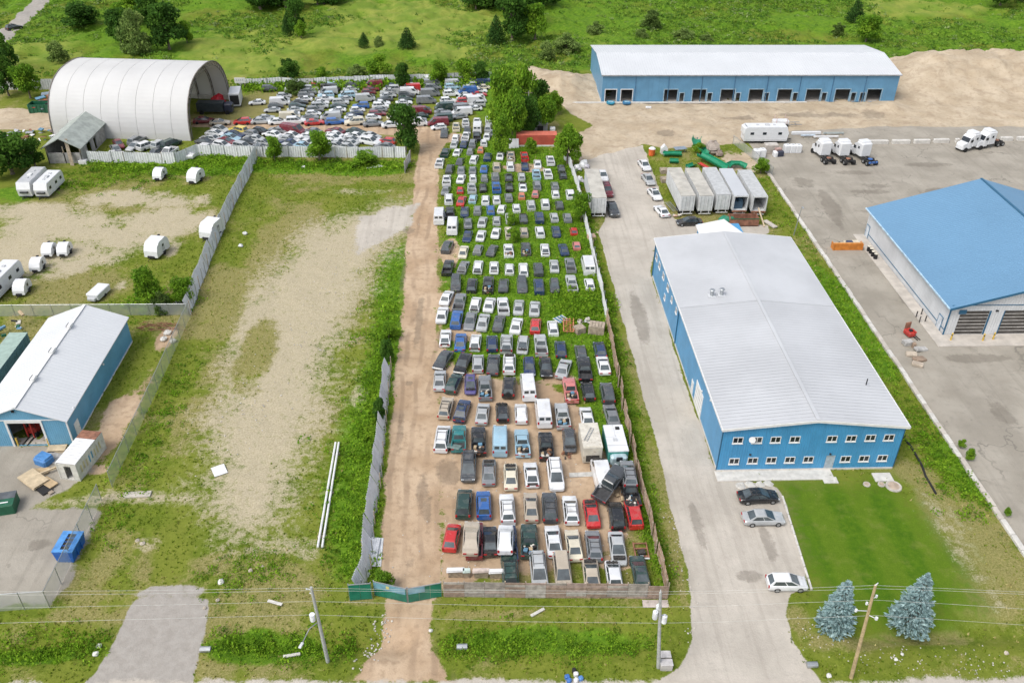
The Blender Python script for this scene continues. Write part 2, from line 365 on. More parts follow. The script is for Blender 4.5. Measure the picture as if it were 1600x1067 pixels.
c = g.mix(edge(a1.outputs['Alpha'], .7, .25, .8), green, vivid)
c = g.mix(edge(a3.outputs['Alpha'], .8, .2, .8), c, hay)
c = g.mix(g.math('MULTIPLY', edge(s1[2], .9, .35, .85), .78), c, straw)
mow = g.math('MULTIPLY', g.step(g.math('PINGPONG', g.math('DIVIDE', g.math('ADD', g.axis(0), g.math('MULTIPLY', nl, 2.0)), 2.6), 1.0), .3, .7), .55)
lawnc = g.mix(mow, g.mix(g.step(nm, .3, .7), (.046, .110, .005), (.078, .150, .007)), g.mix(g.step(nf, .3, .7), (.088, .150, .010), (.125, .182, .016)))
lawnc = g.mix(g.math('MULTIPLY', g.step(g.noise(.45, 6, .65), .50, .74), .55), lawnc, (.165, .185, .040)); lawnc = g.mix(g.math('MULTIPLY', g.step(nf, .50, .75), .35), lawnc, (.145, .205, .020))
c = g.mix(edge(s2[1], .9, .2, .8), c, lawnc)
grav = g.mix(g.step(nf, .30, .72), (.320, .275, .185), (.480, .420, .300)); grav = g.mix(g.math('MULTIPLY', g.step(nx, .52, .75), .45), grav, (.175, .150, .075)); grav = g.mix(g.math('MULTIPLY', g.step(nm, .55, .72), .5), grav, (.225, .215, .085))
c = g.mix(edge(s1[1], 1.25, .22, .82), c, grav)
earth = g.mix(g.step(nl, .35, .65), (.370, .262, .168), (.480, .362, .250)); earth = g.mix(g.math('MULTIPLY', g.step(nm, .46, .70), .65), earth, (.270, .190, .122)); earth = g.mix(g.math('MULTIPLY', g.step(nx, .5, .75), .40), earth, (.590, .470, .345))
c = g.mix(edge(s1[0], .55), c, earth)
sandc = g.mix(g.step(nl, .3, .7), (.385, .310, .218), (.490, .410, .305)); sandc = g.mix(g.math('MULTIPLY', g.step(nm, .48, .72), .55), sandc, (.300, .225, .150)); sandc = g.mix(g.math('MULTIPLY', g.step(g.noise(.30, 7, .7, None, .6), .50, .64), .42), sandc, (.265, .200, .138)); sandc = g.mix(g.math('MULTIPLY', g.step(nf, .55, .75), .3), sandc, (.33, .25, .17))
c = g.mix(edge(s2[2], .5), c, sandc)
drv = g.mix(g.step(nl, .34, .66), (.400, .365, .315), (.490, .448, .390)); drv = g.mix(g.math('MULTIPLY', g.step(nm, .48, .75), .45), drv, (.330, .300, .262)); drv = g.mix(g.math('MULTIPLY', g.step(nx, .5, .72), .35), drv, (.235, .215, .19))
c0_ = c
pave = g.mix(g.step(nl, .30, .70), (.262, .238, .198), (.352, .322, .272)); pave = g.mix(g.math('MULTIPLY', g.step(nm, .5, .75), .4), pave, (.205, .190, .162)); pave = g.mix(g.math('MULTIPLY', g.step(nx, .5, .7), .3), pave, (.42, .395, .345))
mpv = g.t.nodes.new('ShaderNodeMapping'); g.t.links.new(g.pos, mpv.inputs[0]); mpv.inputs['Scale'].default_value = (1.0, .045, 1.0); streak = g.noise(1.1, 5, .6, mpv.outputs[0])
vor = g.t.nodes.new('ShaderNodeTexVoronoi'); vor.feature = 'DISTANCE_TO_EDGE'; vor.inputs['Scale'].default_value = .11; wv = g.t.nodes.new('ShaderNodeVectorMath'); wv.operation = 'MULTIPLY_ADD'; wn = g.t.nodes.new('ShaderNodeTexNoise'); wn.inputs['Scale'].default_value = .5; wn.inputs['Detail'].default_value = 5; g.t.links.new(g.pos, wn.inputs['Vector'])
g.t.links.new(wn.outputs['Color'], wv.inputs[0]); wv.inputs[1].default_value = (5, 5, 0); g.t.links.new(g.pos, wv.inputs[2]); g.t.links.new(wv.outputs[0], vor.inputs['Vector'])
crack = g.math('SUBTRACT', 1.0, g.step(vor.outputs['Distance'], .004, .018)); crack = g.math('MULTIPLY', crack, g.step(g.noise(.07, 3), .45, .6))
drv = g.mix(g.math('MULTIPLY', g.step(streak, .46, .66), .38), drv, (.305, .275, .236)); drv = g.mix(g.math('MULTIPLY', g.step(g.noise(.8, 6, .7), .60, .74), .4), drv, (.27, .245, .21)); c = g.mix(edge(s3[0], .45), c0_, drv)
pave = g.mix(g.math('MULTIPLY', crack, .5), pave, (.12, .11, .095)); pave = g.mix(g.math('MULTIPLY', g.step(streak, .52, .70), .28), pave, (.185, .168, .142)); pave = g.mix(g.math('MULTIPLY', g.step(g.noise(.9, 6, .7), .62, .72), .5), pave, (.16, .145, .12))
c = g.mix(edge(s2[0], .4), c, pave)
apr = g.mix(g.step(nm, .3, .7), (.295, .270, .240), (.355, .330, .298)); apr = g.mix(g.math('MULTIPLY', g.step(nx, .45, .7), .35), apr, (.25, .235, .215))
c = g.mix(edge(s3[1], .35), c, apr)
rdc = g.mix(g.step(nm, .30, .70), (.400, .362, .312), (.455, .415, .358)); rdc = g.mix(g.math('MULTIPLY', g.step(nx, .5, .72), .3), rdc, (.30, .27, .23))
c = g.mix(edge(s3[2], .8, .35, .65), c, rdc)
c = g.mix(g.math('MULTIPLY', edge(a2.outputs['Alpha'], .8, .35, .75), .42), c, (.115, .098, .078))
# tyre marks run up the lane
tr = g.math('PINGPONG', g.math('ADD', g.axis(0), g.math('MULTIPLY', g.noise(.05, 3), 4.0)), .95)
c = g.mix(g.math('MULTIPLY', g.math('MULTIPLY', g.step(tr, .5, .8), s1[0]), g.math('MULTIPLY', g.step(g.noise(.13, 4), .38, .62), .55)), c, (.24, .17, .115))
g.set(Base_Color=c, Roughness=.95); g.b.inputs['Specular IOR Level'].default_value = .12
g.bump(g.math('ADD', g.math('MULTIPLY', nm, .6), g.math('MULTIPLY', nf, .35)), .16, .8)
GROUND = g.m

ny, nx_ = SH
idx = np.arange(ny*nx_).reshape(SH)
F = np.stack([idx[:-1, :-1], idx[:-1, 1:], idx[1:, 1:], idx[1:, :-1]], -1).reshape(-1, 4)
V = np.stack([fX, fY, fZ], 1)
fm = lambda a: a[F].mean(1)
owner = np.zeros(len(F), int)
names = ['meadow_ground']
for nme, m_ in (('sandy_ground', sand), ('scrapyard_ground', dirt), ('gravel_track', mx(track-.1, 0)), ('lawn', lawn), ('gravel_driveway', drive), ('paved_yard', mx(lot, shed)), ('driveway_apron', apron), ('country_road', farroad), ('road', road)):
    names.append(nme); owner[fm(m_) > .5] = len(names)-1
for i, nme in enumerate(names):
    Fi = F[owner == i]
    if not len(Fi): continue
    u, inv = np.unique(Fi, return_inverse=True)
    o = link(nme, np_mesh(nme, V[u], inv.reshape(-1, 4), [GROUND], {'mask_a': A1[u], 'mask_b': A2[u], 'mask_c': A3[u]}, True))
    o['kind'] = 'structure'

# look-up of the masks anywhere (nearest grid point)
def look(arr, X, Y):
    i = np.clip(np.searchsorted(gx, X), 1, len(gx)-1); j = np.clip(np.searchsorted(gy, Y), 1, len(gy)-1)
    return arr.reshape(SH)[j, i]

# ------------------------------------------------------------------ grass, weeds, undergrowth
lm = NT('leaf_material'); la = lm.attr('tint')
lm.set(Base_Color=la.outputs['Color'], Roughness=.75); lm.b.inputs['Specular IOR Level'].default_value = .2
lm.b.inputs['Subsurface Weight'].default_value = 0.0
_tl = lm.t.nodes.new('ShaderNodeBsdfTranslucent'); _ms = lm.t.nodes.new('ShaderNodeMixShader'); _ms.inputs[0].default_value = .42
lm.t.links.new(la.outputs['Color'], _tl.inputs[0]); lm.t.links.new(lm.b.outputs[0], _ms.inputs[1]); lm.t.links.new(_tl.outputs[0], _ms.inputs[2]); lm.t.links.new(_ms.outputs[0], lm.out.inputs[0])
LEAF = lm.m
def leafy(name, up, tr, gain=1.0):
    """blades and small leaves stand every way up, so a patch of them is lit much like the ground it covers"""
    n = NT(name); a = n.attr('tint'); nn = n.t.nodes.new('ShaderNodeNewGeometry').outputs['Normal']
    vm = n.t.nodes.new('ShaderNodeVectorMath'); vm.operation = 'MULTIPLY_ADD'; n.t.links.new(nn, vm.inputs[0]); vm.inputs[1].default_value = (1-up,)*3; vm.inputs[2].default_value = (0, 0, up)
    nz = n.t.nodes.new('ShaderNodeVectorMath'); nz.operation = 'NORMALIZE'; n.t.links.new(vm.outputs[0], nz.inputs[0])
    col = n.mix(1.0, a.outputs['Color'], (gain,)*3, 'MULTIPLY'); n.set(Base_Color=col, Roughness=.85, Normal=nz.outputs[0]); n.b.inputs['Specular IOR Level'].default_value = .1
    tl = n.t.nodes.new('ShaderNodeBsdfTranslucent'); ms = n.t.nodes.new('ShaderNodeMixShader'); ms.inputs[0].default_value = tr
    n.t.links.new(col, tl.inputs[0]); n.t.links.new(n.b.outputs[0], ms.inputs[1]); n.t.links.new(tl.outputs[0], ms.inputs[2]); n.t.links.new(ms.outputs[0], n.out.inputs[0])
    return n.m
BLADE = leafy('grass_blade_material', .45, .50, 1.58); WEED = leafy('weed_leaf_material', .4, .42, 1.15); LEAF = leafy('tree_leaf_material', .30, .38)
def blades(name, X, Y, Z, H, Wd, C, n=4, spread=.16, seed=3):
    """tufts of n upright bent triangles each"""
    r = np.random.RandomState(seed); N = len(X)
    Vs = []; Cs = []
    for k in range(n):
        a = r.uniform(0, 6.283, N); b = r.uniform(0, 6.283, N); ox = r.uniform(-spread, spread, N)*Wd*6; oy = r.uniform(-spread, spread, N)*Wd*6
        h = H*r.uniform(.6, 1.25, N); ln = h*r.uniform(.15, .8, N)
        cx = X+ox; cy = Y+oy; dx = np.cos(a)*Wd; dy = np.sin(a)*Wd
        p = np.stack([np.stack([cx-dx, cy-dy, Z-.05], 1), np.stack([cx+dx, cy+dy, Z-.05], 1), np.stack([cx+np.cos(b)*ln, cy+np.sin(b)*ln, Z+h], 1)], 1)
        Vs.append(p.reshape(-1, 3)); cc = C*r.uniform(.72, 1.3, (N, 1)); Cs.append(np.repeat(cc, 3, 0))
    V = np.concatenate(Vs); C4 = np.concatenate([np.concatenate(Cs), np.ones((len(V), 1))], 1)
    return np_mesh(name, V, np.arange(len(V)).reshape(-1, 3), [BLADE], {'tint': C4})
def zone(n, x0, x1, y0, y1, seed):
    r = np.random.RandomState(seed); return r.uniform(x0, x1, n), r.uniform(y0, y1, n), r
def zat(X, Y): return look(fZ, X, Y)
def tint(r, n, cols, wts):
    k = r.choice(len(cols), n, p=np.array(wts)/sum(wts)); return np.array(cols)[k]
GR = [(.095, .145, .012), (.130, .180, .016), (.165, .210, .026), (.210, .215, .055), (.075, .118, .010)]
DRYC = [(.30, .26, .10), (.36, .31, .14), (.23, .22, .06), (.17, .19, .03)]
LU = [(.098, .205, .012), (.145, .265, .016), (.200, .325, .024), (.070, .145, .012)]
X, Y, r = zone(150000, -78, 66, 46, 182, 11)
sg = look(soft, X, Y)*(1-look(track, X, Y)*.90)*(1-.45*look(dry, X, Y))*(1-look(sand, X, Y)); k = r.uniform(0, 1, len(X)) < np.clip(sg-.25, 0, 1); X, Y = X[k], Y[k]
dr = look(dry, X, Y); lu = look(lush, X, Y); cc = tint(r, len(X), GR, [3, 4, 3, 1, 1])
q = r.uniform(0, 1, len(X)) < dr*.8; cc[q] = tint(r, q.sum(), DRYC, [2, 1, 3, 3]); q2 = (r.uniform(0, 1, len(X)) < lu) & ~q; cc[q2] = tint(r, q2.sum(), LU, [3, 3, 2, 1])
o = link('grass', blades('grass', X, Y, zat(X, Y), .12+.18*r.uniform(0, 1, len(X))**2+.12*lu, .05+.05*r.uniform(0, 1, len(X)), cc)); o['kind'] = 'stuff'; tag(o, 'rough tufted grass over the verge, empty lot and yard edges', 'grass')
def clumps(X, Y, S, C, seed, n=14, size=.17, up=.75):
    """leafy clumps: n small leaf quads scattered in a low dome of radius S"""
    r = np.random.RandomState(seed); N = len(X); Z0 = zat(X, Y); Vs = []; Cs = []
    for k in range(n):
        a = r.uniform(0, 6.283, N); e = np.arcsin(r.uniform(.05, 1, N)); rr = S*r.uniform(.55, 1.05, N)
        p = np.stack([X+rr*np.cos(e)*np.cos(a), Y+rr*np.cos(e)*np.sin(a), Z0+rr*np.sin(e)*up], 1)
        s = size*r.uniform(.6, 1.4, N)*np.clip(S, .4, 2)
        u = r.normal(size=(N, 3)); u /= np.linalg.norm(u, axis=1)[:, None]; w_ = r.normal(size=(N, 3)); w_ -= (w_*u).sum(1)[:, None]*u; w_ /= np.linalg.norm(w_, axis=1)[:, None]
        u *= s[:, None]; w_ *= s[:, None]*.7
        Vs.append(np.stack([p-u, p-w_, p+u, p+w_], 1).reshape(-1, 3)); Cs.append(np.repeat(C*r.uniform(.65, 1.35, (N, 1)), 4, 0))
    V = np.concatenate(Vs); C4 = np.concatenate([np.concatenate(Cs), np.ones((len(V), 1))], 1)
    return V, C4
def weedy(name, label, sets, cat):
    V = np.concatenate([s[0] for s in sets]); C = np.concatenate([s[1] for s in sets])
    o = link(name, np_mesh(name, V, np.arange(len(V)).reshape(-1, 4), [WEED], {'tint': C})); o['kind'] = 'stuff'; return tag(o, label, cat)
def along(pts, n, wd, seed, keep_all=False):
    r = np.random.RandomState(seed); p = np.array([at(*q)[:2] for q in pts]); L = np.hypot(*(p[1:]-p[:-1]).T); cs = np.concatenate([[0], np.cumsum(L)])
    t = r.uniform(0, cs[-1], n); X = np.interp(t, cs, p[:, 0])+r.normal(0, wd, n); Y = np.interp(t, cs, p[:, 1])+r.normal(0, wd, n)
    bare = mx(mx(look(drive, X, Y), look(lot, X, Y)), mx(look(apron, X, Y), look(dirt, X, Y)*(wd > .45))); k = bare < .35
    if keep_all: k[:] = True
    return X[k], Y[k], r
S_ = []
X, Y, r = zone(9000, -16, 19, 58, 176, 21); k = (r.uniform(0, 1, len(X)) < look(lush, X, Y)*(1-look(dirt, X, Y))*.55); X, Y = X[k], Y[k]
S_.append(clumps(X, Y, r.uniform(.2, .75, len(X)), tint(r, len(X), LU, [3, 4, 3, 1]), 22, 15))
for pts, n, wd, smax in (([(560, 895), (570, 800), (582, 690), (600, 570), (622, 480)], 420, 1.5, 1.2), ([(540, 890), (545, 800), (575, 650), (600, 540), (625, 420)], 240, 2.2, 1.0), ([(600, 905), (590, 860), (602, 700), (612, 600)], 120, .5, .7),
        ([(1035, 905), (1010, 800), (985, 700), (965, 590), (950, 510)], 380, .8, .9), ([(945, 490), (925, 400), (905, 300), (890, 255)], 300, 1.0, 1.0), ([(870, 478), (910, 462), (945, 486), (900, 498), (880, 480)], 300, 1.6, 1.3),
        ([(140, 262), (280, 266), (330, 250), (400, 256), (520, 262), (640, 262)], 620, 1.3, 1.4), ([(60, 292), (160, 285), (240, 275), (390, 262)], 300, 2.5, 1.0), ([(1185, 270), (1260, 380), (1340, 510), (1430, 640), (1520, 800)], 420, 1.9, .7), ([(1400, 650), (1460, 690), (1530, 800)], 200, 2.0, .9),
        ([(800, 268), (870, 275), (900, 330), (905, 420)], 260, 4.0, .8), ([(375, 136), (470, 138), (600, 133), (770, 132)], 900, 1.6, 2.6), ([(210, 480), (260, 470), (300, 470)], 160, 1.6, 1.1), ([(690, 1010), (820, 1012), (1010, 1008)], 260, .9, .8), ([(330, 1000), (480, 1012), (560, 1000)], 220, .9, .8), ([(0, 1015), (120, 1012), (165, 1000)], 160, .9, .8), ([(165, 850), (190, 790), (240, 690), (300, 560)], 160, 1.4, .8), ([(330, 915), (380, 890), (450, 890)], 120, 1.6, .6)):
    X, Y, r = along(pts, n, wd, 30+n); m = len(X); S_.append(clumps(X, Y, r.uniform(.3, smax, m), tint(r, m, LU, [3, 4, 3, 1]), 40+n, 24))
weedy('weeds', 'tall leafy green weeds along the fences and between the parked wrecks', S_, 'weeds')
S_ = []
X, Y, r = zone(60000, -190, 240, 226, 345, 51); k = (r.uniform(0, 1, len(X)) < np.clip(.50+(fbm(X, Y, .05, 3, 5)-.45)*3.5-.95*look(hayf, X, Y), 0.03, .9)) & (look(sand, X, Y) < .3) & (look(farroad, X, Y) < .2) & ~((X > 26) & (X < 106) & (Y < 233)); X, Y = X[k], Y[k]
S_.append(clumps(X, Y, r.uniform(.35, 1.0, len(X))+.9*r.uniform(0, 1, len(X))**6, tint(r, len(X), [(.085, .180, .022), (.130, .230, .026), (.175, .270, .036), (.200, .260, .095), (.062, .130, .020)], [3, 4, 3, 1, 1.4]), 52, 11, .24, .55))
weedy('undergrowth', 'low bushy undergrowth over the green fields behind the buildings', S_, 'undergrowth')
# ------------------------------------------------------------------ trees
BARK = mat('bark', (.16, .13, .10), .9, var=.4, scale=4)
def leaf_cloud(centers, n, size, cols, wts, seed, flat=.8):
    """leaf quads spread through lobes (x,y,z,radius): dense towards the outside, gaps between lobes"""
    r = np.random.RandomState(seed); c = np.array(centers); wv = c[:, 3]**2; li = r.choice(len(c), n, p=wv/wv.sum())
    d = r.normal(size=(n, 3)); d /= np.linalg.norm(d, axis=1)[:, None]
    rad = c[li, 3]*(r.uniform(.25, 1, n)**.45)*r.uniform(.9, 1.12, n)
    p = c[li, :3]+d*rad[:, None]*np.array([1, 1, flat])
    u = r.normal(size=(n, 3))+d*.3; u /= np.linalg.norm(u, axis=1)[:, None]; v = np.cross(u, r.normal(size=(n, 3))); v /= np.linalg.norm(v, axis=1)[:, None]
    s = size*r.uniform(.55, 1.35, n); u *= s[:, None]; v *= s[:, None]*.62
    V = np.stack([p-u, p-v, p+u, p+v], 1).reshape(-1, 3)
    lc = np.array(cols)[r.choice(len(cols), len(c), p=np.array(wts)/sum(wts))]
    C = (lc[li]*.55+np.array(cols)[r.choice(len(cols), n, p=np.array(wts)/sum(wts))]*.45)*r.uniform(.7, 1.3, (n, 1))
    return V, np.concatenate([np.repeat(C, 4, 0), np.ones((4*n, 1))], 1)
def crown_mesh(name, V, C): return np_mesh(name, V, np.arange(len(V)).reshape(-1, 4), [LEAF], {'tint': C})
PAL = {'d': ([(.026, .066, .016), (.042, .095, .020), (.062, .125, .026), (.018, .045, .012)], [3, 3, 2, 2]),
       'l': ([(.070, .140, .016), (.105, .190, .020), (.145, .230, .030), (.040, .095, .014)], [3, 4, 2, 2]),
       'w': ([(.085, .130, .050), (.120, .170, .065), (.155, .200, .085), (.050, .090, .030)], [3, 4, 2, 2]),
       'v': ([(.050, .085, .030), (.075, .115, .040), (.035, .062, .020)], [3, 3, 2]),
       'c': ([(.022, .055, .018), (.034, .078, .022), (.050, .098, .030), (.014, .036, .012)], [3, 3, 1, 2])}
PAL = {k: ([(min(1, r_*1.75), min(1, g_*1.75), b_*1.15) for r_, g_, b_ in cs], ws) for k, (cs, ws) in PAL.items()}
PRO = {}
def proto(kind, var):
    """unit trees, 1 m high and 1 m wide: trunk with limbs, crown of leaves"""
    if (kind, var) in PRO: return PRO[kind, var]
    g_ = random.Random(kind+str(var)); sd = var*13+ord(kind)
    tb = MB(); L = []
    if kind == 'c':
        tb.cyl((0, 0, 0), (0, 0, .95), .035, .006, 7)
        for k in range(46):
            z = .10+.86*k/46; rr = .5*(1-z)**.85+.015; a = k*2.4; L.append((math.cos(a)*rr*.62, math.sin(a)*rr*.62, z, rr*.50+.02))
        V, C = leaf_cloud(L, 3000, .034, *PAL['c'], sd, 1.0)
    else:
        th = .34 if kind in 'dl' else .12
        tb.loft([[(math.cos(i*1.047)*q*.030, math.sin(i*1.047)*q*.030, z) for i in range(6)] for q, z in ((1.5, 0), (1.05, .05), (.85, th), (.4, .72))])
        nl_ = 18 if kind in 'dl' else 11
        for k in range(nl_):
            a = g_.uniform(0, 6.28); zc = g_.uniform(.24, .86) if kind in 'dl' else g_.uniform(.2, .72)
            e = math.sqrt(max(.05, 1-((zc-.52)/.5)**2)); q = g_.uniform(.10, .33)*e
            x, y = math.cos(a)*q, math.sin(a)*q; L.append((x, y, zc, g_.uniform(.13, .22)))
            tb.cyl((0, 0, min(zc-.1, th+.1*g_.random())), (x, y, zc), .014, .004, 5)
        L += [(0, 0, .84, .15), (0, 0, .55, .22)]
        if kind not in 'dl': L += [(math.cos(a)*.28, math.sin(a)*.28, .16, .17) for a in (0, 1.3, 2.6, 3.9, 5.2)]
        V, C = leaf_cloud(L, 4600, .033, *PAL[kind], sd)
    PRO[kind, var] = (tb.mesh('trunk', BARK), crown_mesh('crown', V, C)); return PRO[kind, var]
def tree(kind, x, yb, yt, wpx, name, label, cat, group=None):
    p = at(x, yb); h = at_y(x, yt, p.y).z; wd = (at_y(x+wpx/2, (yb+yt)/2, p.y)-at_y(x-wpx/2, (yb+yt)/2, p.y)).length
    t = thing(name, label, cat, (p.x, p.y, float(gz(p.x, p.y))), rnd.uniform(0, 6.28), group)
    tm, cm = proto(kind, rnd.randrange(3)); s = (wd*1.04, wd*1.04, h)
    inst('trunk', tm, t, scale=s); inst('crown', cm, t, scale=s); return t
for q in (
    ('d', 634, 238, 160, 56, 'deciduous_tree', 'dark green broadleaf tree at the bend of the dirt lane', 'tree'),
    ('l', 886, 258, 190, 52, 'deciduous_tree', 'bright green round tree beside the red container at the scrapyard fence', 'tree'),
    ('l', 500, 253, 205, 48, 'deciduous_tree', 'larger bright green tree growing against the white sheet fence', 'tree'),
    ('l', 430, 254, 213, 32, 'deciduous_tree', 'slim bright green tree growing where two grey fences meet', 'tree'),
    ('l', 570, 258, 238, 48, 'bush', 'yellow green bush below the sheet fence near the lane bend', 'bush'),
    ('c', 637, 78, 42, 31, 'cedar_tree', 'broad dark cone shaped cedar alone in the green field', 'tree'),
    ('c', 569, 73, 50, 19, 'cedar_tree', 'small dark cedar beside a paler cedar in the field', 'tree'),
    ('w', 592, 74, 55, 18, 'shrub', 'small dull green shrub beside the small dark cedar', 'bush'),
    ('d', 265, 78, 2, 68, 'deciduous_tree', 'large dark round tree in the grove behind the white fabric dome', 'tree'),
    ('w', 215, 84, 10, 56, 'deciduous_tree', 'pale willow in the grove behind the white fabric dome', 'tree'),
    ('d', 242, 45, -22, 60, 'deciduous_tree', 'tall dark tree at the back of the dome grove', 'tree'),
    ('l', 293, 70, 32, 22, 'deciduous_tree', 'small light green tree on the edge of the dome grove', 'tree'),
    ('d', 465, 58, -4, 36, 'deciduous_tree', 'tall dark tree in a clump of three in the field', 'tree'),
    ('c', 449, 55, 22, 18, 'cedar_tree', 'narrow cedar in a clump of three in the field', 'tree'),
    ('l', 471, 62, 30, 22, 'deciduous_tree', 'short leafy tree at the foot of the clump of three', 'tree'),
    ('d', 800, 64, -12, 62, 'deciduous_tree', 'large dark tree in the clump behind the scrapyard grove', 'tree'),
    ('c', 775, 66, 22, 30, 'cedar_tree', 'dark cedar at the edge of the clump behind the scrapyard', 'tree'),
    ('l', 836, 62, 4, 44, 'deciduous_tree', 'leafy light tree in the clump behind the scrapyard grove', 'tree'),
    ('l', 781, 212, 108, 50, 'deciduous_tree', 'light green tree of the tall grove at the scrapyard corner', 'tree'),
    ('l', 812, 200, 94, 54, 'deciduous_tree', 'tallest leafy tree of the grove at the scrapyard corner', 'tree'),
    ('d', 842, 186, 122, 40, 'deciduous_tree', 'dark tree on the sandy edge of the scrapyard corner grove', 'tree'),
    ('l', 790, 180, 102, 44, 'deciduous_tree', 'pale tree at the back of the scrapyard corner grove', 'tree'),
    ('d', 826, 214, 150, 42, 'deciduous_tree', 'dark tree of the corner grove just behind the grey shed', 'tree'),
    ('l', 784, 244, 178, 36, 'deciduous_tree', 'low leafy tree of the grove overhanging the parked wrecks', 'tree'),
    ('l', 800, 226, 138, 46, 'deciduous_tree', 'broad leafy tree in the middle of the scrapyard corner grove', 'tree'),
    ('l', 850, 206, 150, 40, 'deciduous_tree', 'leafy tree on the driveway side of the scrapyard corner grove', 'tree'),
    ('l', 866, 178, 140, 30, 'bush', 'spreading green bush at the sandy edge of the scrapyard corner grove', 'bush'),
    ('d', 190, 70, 12, 50, 'deciduous_tree', 'dark bushy tree left of the pale willow behind the dome', 'tree'),
    ('l', 205, 40, -10, 60, 'deciduous_tree', 'light tree at the back of the dome grove by the road', 'tree'),
    ('d', 820, 40, -30, 70, 'deciduous_tree', 'towering dark tree at the back of the clump behind the scrapyard', 'tree'),
    ('d', 10, 110, 40, 50, 'deciduous_tree', 'dark tree under the bend of the country road', 'tree'),
    ('d', 20, 272, 204, 84, 'deciduous_tree', 'big dark bushy tree beside the grey barn', 'tree'),
    ('d', 56, 262, 216, 40, 'deciduous_tree', 'smaller dark tree between the bushy tree and the grey barn', 'tree'),
    ('d', -14, 256, 190, 60, 'deciduous_tree', 'dark tree cut by the picture edge behind the bushy tree', 'tree'),
    ('l', 48, 154, 98, 46, 'deciduous_tree', 'pale green tree beside the green open skip', 'tree'),
    ('d', 14, 150, 72, 46, 'deciduous_tree', 'dark tree below the country road', 'tree'),
    ('w', 92, 96, 62, 38, 'shrub', 'pale shrub in the field between road and dome', 'bush'),
    ('d', 128, 44, 4, 70, 'deciduous_tree', 'dark thicket tree by the country road behind the dome', 'tree'),
    ('d', 455, 126, 90, 38, 'deciduous_tree', 'dark tree on the back fence of the upper car field', 'tree'),
    ('v', 463, 146, 121, 36, 'shrub', 'dull olive round bush at the top of the upper car field', 'bush'),
    ('l', 505, 130, 105, 24, 'deciduous_tree', 'small leafy tree on the back fence next to the olive bush', 'tree'),
    ('l', 592, 120, 84, 46, 'deciduous_tree', 'round leafy tree behind the middle of the white back fence', 'tree'),
    ('w', 558, 118, 100, 34, 'shrub', 'low pale shrub next to the round tree behind the back fence', 'bush'),
    ('d', 630, 136, 97, 30, 'deciduous_tree', 'dark tree standing in front of the white back fence', 'tree'),
    ('l', 685, 133, 95, 36, 'deciduous_tree', 'leafy tree between two white stretches of the back fence', 'tree'),
    ('l', 726, 128, 92, 34, 'deciduous_tree', 'leafy tree behind the red pickup of the upper car field', 'tree'),
    ('d', 752, 130, 95, 34, 'deciduous_tree', 'dark tree closing the end of the white back fence', 'tree'),
    ('w', 930, 54, 33, 30, 'shrub', 'round grey green shrub nearest the corner of the long blue shed', 'bush'),
    ('v', 1016, 46, 14, 40, 'shrub', 'largest dark round shrub in the field behind the long shed', 'bush'),
    ('w', 884, 82, 50, 46, 'shrub', 'wide grey green willow shrub above the sandy bank', 'bush'),
    ('w', 854, 92, 62, 30, 'shrub', 'smaller willow shrub touching the wide one above the sandy bank', 'bush'),
    ('w', 1003, 60, 44, 24, 'shrub', 'small pale round shrub in front of the dark round shrub', 'bush'),
    ('w', 1068, 62, 44, 38, 'shrub', 'pale bumpy shrub just behind the long shed roof', 'bush'),
    ('w', 1104, 64, 54, 26, 'shrub', 'low pale shrub beside the bumpy one behind the long shed roof', 'bush'),
    ('c', 1335, 34, -2, 30, 'cedar_tree', 'dark pointed cedar above the long shed roof', 'tree'),
    ('l', 1352, 68, 22, 46, 'deciduous_tree', 'light green lobed tree behind the end of the long shed', 'tree'),
    ('v', 1308, 54, 35, 22, 'shrub', 'small dark shrub left of the pointed cedar', 'bush'),
    ('l', 240, 480, 418, 50, 'deciduous_tree', 'leafy green tree on the caravan lot by the grey fence', 'tree'),
    ('v', 255, 488, 454, 34, 'shrub', 'dark bush at the foot of the caravan lot tree', 'bush'),
    ('l', 290, 474, 436, 44, 'shrub', 'light spreading bush against the long grey fence', 'bush'),
    ('l', 908, 346, 302, 38, 'bush', 'yellow green bush at the doors of the long white trailer', 'bush'),
    ('l', 800, 352, 332, 20, 'bush', 'small lime bush growing over a wreck in mid yard', 'bush'),
    ('l', 803, 378, 354, 22, 'bush', 'lime bush hiding a cream pickup in mid yard', 'bush'),
    ('l', 829, 240, 214, 22, 'bush', 'small green bush in front of the red container', 'bush'),
    ('l', 608, 532, 504, 32, 'bush', 'green bush at the top end of the metal lane fence', 'bush'),
    ('d', 606, 566, 530, 26, 'bush', 'dark leafy bush on the end of the metal lane fence', 'bush'),
    ('l', 603, 918, 892, 34, 'bush', 'bushy green growth behind the green gate wing', 'bush'),
    ('d', 595, 660, 620, 26, 'bush', 'dark shrub growing along the metal lane fence', 'bush'),
    ('l', 1090, 240, 222, 22, 'bush', 'small green bush among the green slide pieces', 'bush'),
    ('l', 257, 216, 206, 14, 'bush', 'small green bush at the foot of the fabric dome', 'bush'),
    ('l', 1188, 272, 248, 30, 'bush', 'low green bush at the end of the grass strip by the lot', 'bush'),
    ('l', 1501, 700, 686, 14, 'bush', 'small yellow green bush on the kerb of the paved lot', 'bush'),
    ('l', 1514, 718, 702, 17, 'bush', 'slightly bigger yellow green bush just down the same kerb', 'bush'),
    ('l', 1573, 806, 794, 12, 'bush', 'lowest small bush on the kerb of the paved lot', 'bush')):
    tree(*q)
gf = 'trees of the far treeline'
